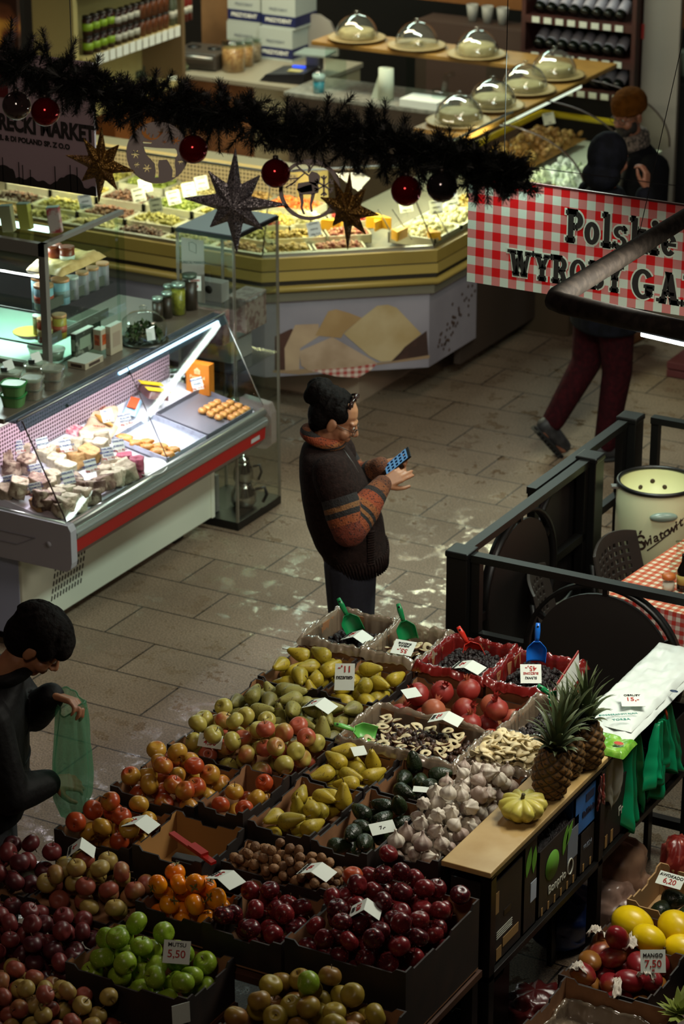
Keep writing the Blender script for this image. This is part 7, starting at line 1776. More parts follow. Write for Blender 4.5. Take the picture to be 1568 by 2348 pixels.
for k in range(3):
 m = MB(); m.lathe([(0.03,0),(0.045,0.12),(0.04,0.12),(0.026,0.004)],16); o = m.build('paper_cup',mat('cup_white','8a8a84',0.5)); o.location = (-8.62 + 0.12 * k,17.55,1.2); tag(o,['leftmost pale paper cup on the back counter','middle pale paper cup on the back counter','rightmost pale paper cup on the back counter'][k],'cup')
box_thing('back_counter','dark back counter behind the cake domes','counter',(-9.0,17.4,0),(-7.8,17.68,1.198),mat('back_counter_dark','3a2a22',0.6))
o = thing('glass_vase','red and clear tall glass on the back counter','vase',(-8.02,17.5,1.199)); b = MB(); b.lathe([(0,0),(0.07,0.005),(0.09,0.10),(0.05,0.18),(0.10,0.26)],22); b.build('vase_body',glassmat('red_glass','c05048',0.2,opac=0.5,opcol='4a1414'),o)
# L-shaped cake shelf and the domes
cs = thing('cake_shelf','wooden L-shaped glass counter top carrying the cake domes','cake counter',(-7.8,15.6,0))
def cpp(nm,mt,lo,hi,bevel=0):
 m = MB(); m.box2((lo[0] + 7.8,lo[1] - 15.6,lo[2]),(hi[0] + 7.8,hi[1] - 15.6,hi[2])); return m.build(nm,mt,cs,bevel=bevel)
SHW = mat('shelf_wood','8f6a30',0.45,n=(5,'7a5826',0.4,0.7))
cpp('shelf_back',SHW,(-9.1,16.05,1.262),(-7.0,16.42,1.292),0.004); cpp('shelf_side',SHW,(-7.38,14.25,1.262),(-7.0,16.05,1.292),0.004)
for x in (-9.02,-8.4,-7.8): cpp('glass_leg',GLASS,(x,16.1,0.955),(x + 0.012,16.38,1.262))
cpp('counter_body',mat('cake_counter_dark','4a3c2c',0.5),(-7.45,14.64,0.0),(-6.5,16.0,0.84)); cpp('deck',mat('white_lit_deck','c6d0c4',0.4),(-7.4,14.66,0.84),(-6.48,15.98,0.87))
m = MB(); n = 12
def curve(v): t = v * PI / 2; return (-7.03 + 0.60 * math.sin(t),0.90 + 0.37 * math.cos(t) ** 0.9 if math.cos(t) > 0 else 0.90)
m.grid(lambda u,v: (curve(v)[0] + 7.8,14.66 - 15.6 + 1.32 * u,curve(v)[1]),2,16); m.build('curved_glass',HG,cs)
for y in (14.66,15.33,15.98):
 b = MB(); b.tube([(curve(v / 14)[0] + 7.8,y - 15.6,curve(v / 14)[1]) for v in range(15)],0.006,6); b.build('glass_edge',EDGE,cs)
YTR = mat('yellow_trim','b09a1c',0.3)
b = MB(); b.tube([(-7.30 + 7.8,14.75 - 15.6,1.04),(-7.30 + 7.8,15.9 - 15.6,1.04),(-6.7 + 7.8,15.95 - 15.6,1.02)],0.022,8); b.build('yellow_rail',YTR,cs)
PSB = [mat('pastry_brown','8a6430',0.5),mat('pastry_pale','b5945a',0.5)]
lumps('pastry_heap',(-7.30,-6.95,14.9,15.85),0.93,1.0,190,0.028,PSB,[0.5,0.5],label='tray heaped with small brown pastries under the curved glass',cat='pastries',seed=71)
lumps('cream_desserts',(-6.90,-6.55,14.7,15.3),0.90,0.93,60,0.03,[mat('cream_dessert_a','c9d4c6',0.4),mat('cream_dessert_b','a8b89c',0.4)],[0.6,0.4],label='pale creamy desserts on the white lit deck',cat='desserts',seed=72,flat=0.6)
deli_card(1258,272,1.03,[('CIASTO',INK),('100g',INK)],'white card on the yellow rail inside the curved glass',0.075,0.075)
cpp('inner_lamp',emis('cake_case_lamp','efffee',1.2),(-7.05,14.75,1.235),(-7.02,15.9,1.255))
PLT = mat('wood_plate','9a8458',0.4); 
def dome(x,y,cake,lb,s=1.0):
 o = thing('cake_dome',lb,'cake dome',(x,y,1.293)); o.scale = (s,s,s)
 b = MB(); b.lathe([(0,0),(0.11,0),(0.20,0.016),(0.205,0.024),(0.19,0.022),(0.11,0.012),(0,0.012)],36); b.build('plate',PLT,o)
 b = MB(); b.lathe([(0.150 * math.cos(t * PI / 24) ,0.026 + 0.155 * math.sin(t * PI / 24)) for t in range(12)] + [(0.012,0.182),(0.012,0.19),(0.02,0.20),(0,0.206)],40); b.build('dome',DOMEG,o)
 if cake:
  b = MB(); b.lathe([(0,0.014),(0.118,0.014),(0.122,0.03),(0.122,cake - 0.01),(0.112,cake),(0,cake)],40,0,mod=lambda R,z,a,i: (R * (1 + (0.012 * math.cos(28 * a) if 0 < i < 4 else 0)),z)); b.build('cake',CAKM,o)
 else:
  b = MB(); b.box((0,0,0.03),(0.07,0.06,0.03)); b.build('cake_slice',CAKM,o)
 return o
DOMEG = glassmat('dome_plastic','f2f4f0',0.40,0.04,opac=0.06,opcol='d0d4c8'); CAKM = mat('cream_cake','b5a678',0.6,n=(14,'9a8a58',0.4,0.7))
for x,y,ck,lb in ((-8.84,16.22,0.075,'leftmost cake dome over a pale ring cake'),(-8.37,16.20,0,'second cake dome from the left, nearly empty'),(-7.90,16.16,0.085,'third cake dome from the left over a cut cream cake'),(-7.20,15.86,0.08,'clear cake dome at the corner of the L-shaped shelf'),(-7.19,15.40,0.06,'cake dome with green garnish before the corner one'),(-7.18,14.92,0.075,'cake dome over a brown sided cake, second from the front'),(-7.18,14.46,0.085,'frontmost cake dome over a tall pale cake')):
 dome(x,y,ck,lb,0.98)
# wine rack
wr = thing('wine_rack','dark red brown wine rack with white shelf tags','wine rack',(-7.1,16.75,0))
RACK = mat('rack_brown','3a1812',0.5,n=(5,'2a100c',0.4,0.6))
def wp(nm,mt,lo,hi):
 m = MB(); m.box2((lo[0] + 7.1,lo[1] - 16.75,lo[2]),(hi[0] + 7.1,hi[1] - 16.75,hi[2])); return m.build(nm,mt,wr)
WZ = [ay_(1340,215,16.6).z,ay_(1340,138,16.6).z,ay_(1340,55,16.6).z]
WX0,WX1 = ay_(1205,40,16.6).x,ay_(1448,70,16.6).x
wp('back',mat('rack_back','0e0706',0.7),(WX0,16.95,0.3),(WX1,16.97,2.3)); wp('side',RACK,(WX0 - 0.03,16.6,0),(WX0,16.97,2.3)); wp('side',RACK,(WX1,16.6,0),(WX1 + 0.03,16.97,2.3))
BTG = mat('wine_glass','0c0f0a',0.12); WLB = mat('wine_label','8a8690',0.6); FOIL = mat('gold_foil','8a7a3c',0.35,0.5)
nb = [6,8,8]
for r,z in enumerate(WZ):
 wp('shelf',RACK,(WX0,16.6,z - 0.03),(WX1,16.95,z + 0.02))
 for k in range(8): 
  x = WX0 + 0.05 + (WX1 - WX0 - 0.08) * k / 8
  wp('shelf_tag',WHP,(x,16.594,z - 0.025),(x + 0.055,16.598,z + 0.015))
 for k in range(nb[r]):
  x = WX0 + 0.07 + (WX1 - WX0 - 0.1) * (k + (8 - nb[r])) / 8
  o = thing('wine_bottle',['dark wine bottle lying on the lowest rack shelf','dark wine bottle lying on the middle rack shelf','dark wine bottle with a gold neck on the top rack shelf'][r],'wine bottle',(x,16.66,z + 0.06),rot=(-0.95,0.12,0.0),group=['wine bottles on the lowest rack shelf','wine bottles on the middle rack shelf','wine bottles on the top rack shelf'][r])
  if r == 0 and k == 0:
   bb_ = MB(); bb_.lathe([(0,-0.01),(0.036,-0.01),(0.037,0.0),(0.037,0.17),(0.015,0.22),(0.014,0.28),(0,0.28)],16); BM_ = bb_.mesh('bottle_body',BTG); l_ = MB(); l_.lathe([(0.0376,0.035),(0.0376,0.125)],16); LM_ = l_.mesh('label',WLB); f_ = MB(); f_.lathe([(0.0155,0.235),(0.0155,0.286),(0,0.286)],12); FM_ = f_.mesh('foil',FOIL)
  obj('bottle_body',BM_,o); obj('label',LM_,o); obj('foil',FM_,o)
wpz = thing('white_panel','tall whitish panel with a red emblem right of the wine rack','panel',(WX1 + 0.17,16.72,0)); b = MB(); b.box((0,0,1.0),(0.26,0.04,2.0)); b.build('panel_body',mat('off_white_panel','7d756c',0.5),wpz); p = ay_(1468,72,16.69); b = MB(); b.box((p.x - wpz.location.x,-0.022,p.z),(0.05,0.004,0.10)); b.build('red_emblem',mat('emblem_red','8a1c18',0.5),wpz)
p = az_(1525,215,1.0)
box_thing('dark_cabinet','large dark grey appliance at the right picture edge','cabinet',(p.x - 0.20,p.y - 0.1,0),(p.x + 0.5,p.y + 0.5,1.12),mat('charcoal_appliance','1d1c1c',0.5),0.03)
for k in range(3):
 m = MB(); m.lathe([(0,0),(0.06,0),(0.075,0.16),(0.07,0.165),(0,0.165)],18); o = m.build('tub_stack',mat('pale_tub','8f9a8a',0.4)); o.location = (p.x - 0.05 + 0.17 * k,p.y + 0.10,1.121); tag(o,['pale tub at the left on the dark appliance','pale tub in the middle on the dark appliance','pale tub at the right on the dark appliance'][k],'tub')
box_thing('dark_door','very dark green door frame at the top right corner','door frame',(p.x + 0.05,p.y + 1.0,0),(p.x + 0.6,p.y + 1.1,2.2),mat('dark_green_door','12160f',0.5))
# ================================================================== hanging things
GY = 6.6
def gp(px,py,dy=0.0): return ay_(px,py,GY + dy)
# --- fir garland
NEED = mat('fir_needle','0b0f09',0.6); WIRE = mat('garland_wire','0a0806',0.8)
gpts = [(-60,130),(40,150),(120,165),(190,200),(270,222),(350,235),(430,248),(520,262),(600,288),(680,300),(760,312),(840,322),(920,338),(1000,362),(1080,385),(1150,398),(1185,405)]
def gcurve(t):
 i = min(int(t * (len(gpts) - 1)),len(gpts) - 2); f = t * (len(gpts) - 1) - i
 return gpts[i][0] * (1 - f) + gpts[i + 1][0] * f,gpts[i][1] * (1 - f) + gpts[i + 1][1] * f
gar = thing('fir_garland','dark artificial fir garland hung across the top of the picture','garland',gp(600,288))
go = gp(600,288)
b = MB(); b.tube([gp(*gcurve(k / 40)) - go for k in range(41)],0.006,6); b.build('core_wire',WIRE,gar)
rg = random.Random(4)
def sprig(m,base,d,L,n,nl=0.026):
 d = d.normalized(); u = d.cross(Vector((0.3,0.2,1))).normalized(); w_ = d.cross(u)
 m.tube([base,base + d * L],[0.003,0.0015],5)
 for i in range(n):
  t = 0.08 + 0.92 * (i / n); a = i * 2.39996 + rg.uniform(-.2,.2)
  o_ = u * math.cos(a) + w_ * math.sin(a)
  nd_ = (o_ * 0.9 + d * rg.uniform(0.45,0.9)).normalized()
  p = base + d * (L * t); q = p + nd_ * nl * rg.uniform(0.8,1.15) * (1.0 if t < 0.85 else 0.8)
  s = nd_.cross(d).normalized() * 0.0014
  m.add([p - s,p + s,q + s * 0.5,q - s * 0.5],[(0,1,2,3)])
m = MB()
for k in range(620):
 t = (k + rg.random()) / 620; px,py = gcurve(t); p = gp(px,py) + Vector((rg.gauss(0,.008),rg.gauss(0,.014),rg.gauss(0,.016)))
 a = rg.uniform(0,2 * PI); d = Vector((math.cos(a) * 0.9 + rg.uniform(-.3,.7),rg.uniform(-.6,.6),math.sin(a) * 0.85))
 fade = 1.0 if 0.02 < t < 0.93 else 0.75
 sprig(m,p - go,d,rg.uniform(0.05,0.095) * fade,95)
for px,py,dx,dz,L in ((880,300,0.05,1,0.085),(910,320,0.4,1,0.07),(850,300,-0.1,1,0.06),(150,150,0.5,1,0.09),(110,130,-0.2,1,0.08),(215,180,0.3,1,0.07),(350,215,0.2,1,0.07),(400,225,0.5,0.7,0.06),(500,240,0.4,1,0.06),(560,270,0.1,1,0.06),(655,280,0.1,1,0.07),(745,275,0.2,1,0.07),(1070,370,0.2,1,0.06),(1100,395,-0.1,-1,0.09),(1085,400,0.1,-1,0.07),(880,370,0.2,-1,0.06),(820,350,0.0,-1,0.06),(215,240,0.1,-1,0.07),(300,250,0.1,-1,0.06),(160,200,-0.2,-1,0.07),(1150,385,1,0.4,0.06),(1160,410,1,-0.3,0.05),(20,110,0.2,1,0.09),(60,130,0.4,1,0.07)):
 sprig(m,gp(px,py) - go,Vector((dx,0,dz)),L,120)
o = m.build('fir_needles',NEED,gar); o['kind'] = 'stuff'
m = MB(); m.tube([gp(1090,368,.1) - Vector((0,0,0)),ay_(1570,428,7.0)],0.0014,5); tag(m.build('hanging_wire',WIRE),'thin wire running from the garland end to the right edge','wire')
# --- baubles
def bauble(px,py,r,mt,lb):
 p = gp(px,py,-0.05); o = thing('bauble',lb,'bauble',p)
 b = MB(); b.sphere((0,0,0),r,28,0); b.build('ball',mt,o)
 b = MB(); b.lathe([(0.008,r - 0.003),(0.008,r + 0.009),(0,r + 0.010)],12); b.build('cap',mat('bauble_cap','3a3430',0.4,0.7),o)
 b = MB(); b.tube([(0,0,r + 0.008),(0,0.02,r + 0.05)],0.0007,4); b.build('thread',WIRE,o)
RBA = mat('red_bauble','7a0a10',0.10,0.75); SBA = mat('silver_bauble','4a4648',0.10,0.9); CBA = glassmat('clear_bauble','9a9490',0.25,0.03)
bauble(38,242,0.043,CBA,'clear glass bauble at the left picture edge'); bauble(104,256,0.043,RBA,'dark red bauble in front of the white market sign')
bauble(443,342,0.042,RBA,'red bauble beside the grey reindeer disc'); bauble(632,397,0.042,RBA,'red bauble between silver star and ring ornament')
bauble(931,437,0.043,RBA,'ribbed red bauble right of the second gold star'); bauble(1013,428,0.043,SBA,'silver grey bauble at the right end of the garland')
# --- stars
def glitter(name,col,sp_col):
 m,nt,b = newmat(name); L = nt.links
 tc = nd(nt,'ShaderNodeTexCoord'); v = nd(nt,'ShaderNodeTexVoronoi'); v.inputs['Scale'].default_value = 420
 L.new(tc.outputs['Object'],v.inputs['Vector'])
 s = nd(nt,'ShaderNodeSeparateColor'); L.new(v.outputs['Color'],s.inputs[0])
 r = nd(nt,'ShaderNodeValToRGB'); e = r.color_ramp.elements; e[0].position = 0.3; e[0].color = lin(col); e[1].position = 0.95; e[1].color = lin(sp_col)
 L.new(s.outputs[0],r.inputs['Fac']); L.new(r.outputs['Color'],b.inputs['Base Color'])
 b.inputs['Metallic'].default_value = 0.7; b.inputs['Roughness'].default_value = 0.42
 nm = nd(nt,'ShaderNodeMixRGB',blend_type='ADD'); g = nd(nt,'ShaderNodeNewGeometry')
 vs_ = nd(nt,'ShaderNodeVectorMath',operation='SUBTRACT'); vs_.inputs[1].default_value = (0.5,0.5,0.5); L.new(v.outputs['Color'],vs_.inputs[0])
 sc_ = nd(nt,'ShaderNodeVectorMath',operation='SCALE'); sc_.inputs['Scale'].default_value = 0.9; L.new(vs_.outputs[0],sc_.inputs[0])
 ad = nd(nt,'ShaderNodeVectorMath',operation='ADD'); L.new(g.outputs['Normal'],ad.inputs[0]); L.new(sc_.outputs[0],ad.inputs[1])
 nn_ = nd(nt,'ShaderNodeVectorMath',operation='NORMALIZE'); L.new(ad.outputs[0],nn_.inputs[0]); L.new(nn_.outputs[0],b.inputs['Normal'])
 return m
GOLD = glitter('gold_glitter','4a3014','b08a44'); SILVERG = glitter('silver_glitter','55525a','c4c0c4')
def star(c,tips,inner,mt,lb,depth=0.035,dy=-0.04):
 """8-pointed folded star: tips clockwise from the top, ridges run from the middle to every tip"""
 C_ = gp(c[0],c[1],dy); T = [gp(x,y,dy) - C_ for x,y in tips]
 o = thing('paper_star',lb,'star',C_); n = len(T)
 yv = Vector((-_FW.x,-_FW.y,0)).normalized()
 vs = [yv * depth,yv * -depth]; 
 for i in range(n):
  a,b2 = T[i],T[(i + 1) % n]; La,Lb = a.length,b2.length
  d = (a.normalized() + b2.normalized()).normalized()
  vs += [a,d * (inner * min(La,Lb))]
 m = MB(); fs = []
 for i in range(n):
  t = 2 + 2 * i; v0 = 2 + (2 * i - 1) % (2 * n); v1 = t + 1
  fs += [(0,v0,t),(0,t,v1),(1,t,v0),(1,v1,t)]
 m.add(vs,fs); m.build('star_body',mt,o,bevel=0.0025)
 top = max(T,key=lambda q: q.z)
 b = MB(); b.tube([top * 0.98,top + Vector((0,0.02,0.06))],0.0008,4); b.build('thread',WIRE,o)
star((535,468),[(540,330),(600,398),(672,470),(608,530),(543,588),(478,524),(414,454),(474,387)],0.50,SILVERG,'large silver glitter star hanging in the middle',0.045)
star((231,378),[(233,282),(276,328),(315,394),(272,440),(226,472),(184,418),(143,354),(188,312)],0.50,GOLD,'gold glitter star in front of the white market sign',0.035)
star((795,482),[(803,385),(842,428),(876,494),(842,542),(797,582),(760,521),(729,450),(763,406)],0.50,GOLD,'gold glitter star right of the ring ornament',0.035)
# --- cut-out discs
def cutout(c,outer,holes,lb,mt,nm='cutout_ornament',extra=None,dy=-0.02,thick=0.002):
 C_ = gp(c[0],c[1],dy)
 def loc(x,y): q = gp(x,y,dy) - C_; return (q.x,q.z)
 cu = bpy.data.curves.new('c','CURVE'); cu.dimensions = '2D'; cu.fill_mode = 'BOTH'; cu.extrude = thick
 for poly in [outer] + holes:
  s = cu.splines.new('POLY'); s.points.add(len(poly) - 1); s.use_cyclic_u = True
  for i,(x,y) in enumerate(poly): q = loc(x,y); s.points[i].co = (q[0],q[1],0,1)
 t = bpy.data.objects.new('c',cu); COL.objects.link(t); bpy.context.view_layer.update()
 me = bpy.data.meshes.new_from_object(t.evaluated_get(bpy.context.evaluated_depsgraph_get())); bpy.data.objects.remove(t)
 me.materials.clear(); me.materials.append(mt)
 o = thing(nm,lb,'ornament',C_)
 b_ = obj('cutout_sheet',me,o); b_.rotation_euler = (PI / 2,0,0)
 b = MB(); b.tube([(0,0,0.07),(0,0.02,0.13)],0.0008,4); b.build('thread',WIRE,o)
 return o
def circ(cx_,cy_,r,n=48,ry=None): return [(cx_ + r * math.cos(2 * PI * i / n),cy_ + (ry or r) * math.sin(2 * PI * i / n)) for i in range(n)]
c7 = lambda P: [(280 + x * .3954,260 + y * .3954) for x,y in P]
def flake(cx_,cy_,r):
 P = []
 for i in range(12):
  a = PI * i / 6; rr = r if i % 2 == 0 else r * 0.32
  if i % 2 == 0: P += [(cx_ + rr * math.cos(a - .16),cy_ + rr * math.sin(a - .16)),(cx_ + rr * math.cos(a + .16),cy_ + rr * math.sin(a + .16))]
  else: P.append((cx_ + rr * math.cos(a),cy_ + rr * math.sin(a)))
 return P
DISC = mat('grey_felt','a59c9a',0.8)
deer = c7([(122,192),(200,200),(308,204),(318,215),(322,240),(308,262),(306,300),(312,335),(308,370),(288,371),(292,330),(272,290),(256,268),(214,272),(208,300),(214,335),(212,372),(188,373),(194,335),(186,290),(160,262),(138,240)])
antL = c7([(112,82),(120,100),(128,108),(134,82),(142,84),(140,115),(150,125),(158,112),(164,116),(158,132),(172,145),(178,118),(184,120),(182,144),(200,140),(216,116),(206,108),(210,102),(222,106),(226,86),(232,88),(230,106),(236,80),(242,82),(238,112),(218,134),(196,152),(160,156),(130,142),(112,118)])
head = c7([(118,162),(175,164),(170,176),(120,174)])
cutout((361,350),circ(361,350,71),[deer,antL,head,flake(*c7([(78,237)])[0],10),flake(*c7([(85,298)])[0],7),flake(*c7([(144,318)])[0],10),flake(*c7([(312,158)])[0],10),flake(*c7([(245,166)])[0],6),flake(*c7([(338,280)])[0],7),flake(*c7([(268,108)])[0],6)],'grey round ornament with a cut out reindeer and snowflakes',DISC)
# ring with a reindeer and a snowflake inside
o = cutout((710,435),circ(710,435,70),[circ(710,435,62)],'round ring ornament framing a pale reindeer and a snowflake',DISC)
C2 = gp(710,435,-0.02)
def flat(nm,polys):
 m = MB()
 for P in polys: m.prism([((gp(x,y,-0.02) - C2).x,(gp(x,y,-0.02) - C2).z) for x,y in P],-0.0015,0.0015,0,Matrix.Rotation(PI / 2,4,'X'))
 m.build(nm,DISC,o)
flat('reindeer_figure',[c7([(1020,405),(1050,400),(1085,395),(1120,400),(1140,430),(1130,462),(1105,470),(1060,470),(1030,475),(1015,440)]),c7([(1085,400),(1080,360),(1098,335),(1130,345),(1148,365),(1142,400),(1130,425)]),c7([(1025,470),(1048,470),(1052,520),(1045,545),(1062,585),(1050,585),(1034,545),(1036,510)]),c7([(1098,468),(1120,460),(1108,505),(1098,530),(1104,570),(1094,572),(1088,528)]),c7([(1010,440),(1035,430),(1060,420),(1100,410),(1105,450),(1040,460)])])
def bars(L_,w_): 
 out = []
 for a,b2 in L_:
  dx,dy = b2[0] - a[0],b2[1] - a[1]; l = math.hypot(dx,dy); nx,ny = -dy / l * w_,dx / l * w_
  out.append([(a[0] + nx,a[1] + ny),(b2[0] + nx,b2[1] + ny),(b2[0] - nx,b2[1] - ny),(a[0] - nx,a[1] - ny)])
 return out
fx,fy = c7([(1170,420)])[0]
flat('snowflake_figure',bars([((fx + 24 * math.cos(a),fy + 24 * math.sin(a)),(fx - 24 * math.cos(a),fy - 24 * math.sin(a))) for a in (PI / 2,PI / 6,-PI / 6)] + [((fx + 15 * math.cos(a),fy + 15 * math.sin(a)),(fx + 15 * math.cos(a) + 9 * math.cos(a + s),fy + 15 * math.sin(a) + 9 * math.sin(a + s))) for a in [PI / 6 + PI / 3 * k for k in range(6)] for s in (0.8,-0.8)],1.7))
ax0,ay0 = c7([(1080,345)])[0]
flat('antler_figure',bars([((ax0,ay0 + 6),(ax0 - 18,ay0 - 8)),((ax0 - 18,ay0 - 8),(ax0 - 30,ay0 - 20)),((ax0 - 18,ay0 - 8),(ax0 - 36,ay0 - 4)),((ax0 - 8,ay0),(ax0 - 22,ay0 + 12)),((ax0 - 22,ay0 + 12),(ax0 - 44,ay0 + 14)),((ax0 - 22,ay0 + 12),(ax0 - 40,ay0 + 28)),((ax0 - 30,ay0 + 20),(ax0 - 52,ay0 + 34)),((ax0,ay0),(ax0 + 4,ay0 - 24)),((ax0 + 4,ay0 - 10),(ax0 - 6,ay0 - 26)),((ax0 + 2,ay0 - 4),(ax0 + 14,ay0 - 24))],1.6))
# --- white market sign at the left
SGY = 9.0
sm = thing('market_sign','white hanging sign reading RECKI MARKET over a black mosque skyline','sign',ay_(100,300,SGY))
so = ay_(100,300,SGY)
def spt(px,py,off=0.0): q = ay_(px,py,SGY) - so; return Vector((q.x,-off,q.z))
zb = spt(215,449).z; x1 = spt(216,300).x; x0 = x1 - 0.95
SGM = mat('sign_white_board','8a7c80',0.7,spec=0.1)
b = MB(); b.box2((x0,0,zb),(x1,0.012,zb + 0.55)); b.build('board',SGM,sm)
sz = 0.072
def stext(s,px0,px1,py,size,bold,sp_=1.0):
 me = text_mesh(s,size,INK,bold,0,sp_); xs = [v.co.x for v in me.vertices]; w0 = max(xs) - min(xs)
 a = spt(px0,py); c = spt(px1,py); k = (c.x - a.x) / w0
 o = obj('lettering',me,sm); zc = spt((px0 + px1) / 2,py + 0.215 * ((px0 + px1) / 2 - px0) if False else py).z
 o.matrix_basis = frame(((a.x + c.x) / 2,-0.002,zc),(1,0,0),(0,0,1)) @ Matrix.Diagonal((k,1,1,1))
stext('TURECKI MARKET',-45,217,292,0.092,0.004)
stext('MEL & DI POLAND SP. Z O.O',-15,160,325,0.030,0.0012)
sky = [(0,0)]; W_ = x1 - x0
def skyline(u):
 h = 0.030 + 0.010 * math.sin(u * 40) * 0.5 + 0.006 * math.sin(u * 97)
 for c_,w_,hh in ((0.52,0.05,0.045),(0.56,0.02,0.035),(0.88,0.055,0.05),(0.83,0.03,0.03),(0.25,0.05,0.045),(0.1,0.03,0.03)):
  d = abs(u - c_) / w_
  if d < 1: h = max(h,0.028 + hh * math.sqrt(1 - d * d))
 return h
P = [(x0,zb)] + [(x0 + W_ * i / 160,zb + skyline(i / 160)) for i in range(161)] + [(x1,zb)]
m = MB(); m.prism([(x,z) for x,z in P],0.001,0.003,0,Matrix.Rotation(PI / 2,4,'X')); m.build('skyline_print',INK,sm)
for u,h in ((0.48,0.10),(0.515,0.105),(0.60,0.095),(0.62,0.085),(0.66,0.07),(0.79,0.10),(0.87,0.115),(0.905,0.11),(0.21,0.1),(0.29,0.1)):
 m = MB(); m.box2((x0 + W_ * u - 0.0018,-0.003,zb),(x0 + W_ * u + 0.0018,-0.001,zb + h)); m.build('minaret_print',INK,sm)
b = MB(); b.box2((x0,-0.004,zb + 0.36),(spt(20,230).x,-0.001,zb + 0.55)); b.build('red_corner',mat('dark_red_print','4a0a0a',0.6),sm)
for x in (x0 + 0.1,x1 - 0.1): b = MB(); b.tube([(x,0.006,zb + 0.55),(x,0.006,zb + 1.6)],0.002,5); b.build('hanging_wire',WIRE,sm)
# --- checked banner
BY = 9.35
bo_ = ay_(1070,645,BY); btop = ay_(1070,402,BY).z - bo_.z
bn = thing('checked_banner','red and white checked banner with black slab lettering Polskie WYROBY GARMAZERYJNE','banner',bo_)
GB = gingham('banner_gingham','b81014','b5706c','b5c2b4',0.0362,'XZ',0.45)
b = MB(); b.box2((0,0,0),(1.9,0.008,btop)); bb = b.build('board',GB,bn)
b = MB(); b.box2((-0.002,-0.002,btop - 0.001),(1.9,0.010,btop + 0.006)); b.build('top_edge',mat('banner_edge','3a1010',0.5),bn)
for x in (0.15,1.7): b = MB(); b.tube([(x,0.004,btop),(x,0.004,btop + 1.5)],0.0018,5); b.build('hanging_wire',WIRE,bn)
T_ = 0.21
class Slab:
 """bold slab-serif capitals from bars and arcs; grow widens every piece for the outline"""
 def __init__(s,grow=0.0): s.m = MB(); s.g = grow
 def poly(s,P): s.m.prism(P,0,0.001)
 def rect(s,x0,y0,x1,y1): g = s.g; s.poly([(x0 - g,y0 - g),(x1 + g,y0 - g),(x1 + g,y1 + g),(x0 - g,y1 + g)])
 def line(s,x0,y0,x1,y1,t=T_):
  g = s.g; dx,dy = x1 - x0,y1 - y0; l = math.hypot(dx,dy); ux,uy = dx / l * g,dy / l * g; h = t / 2 / max(0.3,abs(dy) / l) + g
  s.poly([(x0 - h - 0,y0 - uy),(x0 + h,y0 - uy),(x1 + h,y1 + uy),(x1 - h,y1 + uy)])
 def arc(s,cx_,cy_,rx,ry,a0,a1,t=T_,th=None):
  g = s.g; n = 18; ro = []; ri = []; th = th or t * 0.72
  for i in range(n + 1):
   a = math.radians(a0 + (a1 - a0) * i / n); c,q = math.cos(a),math.sin(a)
   ro.append((cx_ + (rx + g) * c,cy_ + (ry + g) * q)); ri.append((cx_ + max(0.0,rx - t - g) * c,cy_ + max(0.0,ry - th - g) * q))
  for i in range(n): s.poly([ri[i],ro[i],ro[i + 1],ri[i + 1]])
 def serif(s,cx_,y,w_=0.40,h=0.12): s.rect(cx_ - w_ / 2,y,cx_ + w_ / 2,y + h)
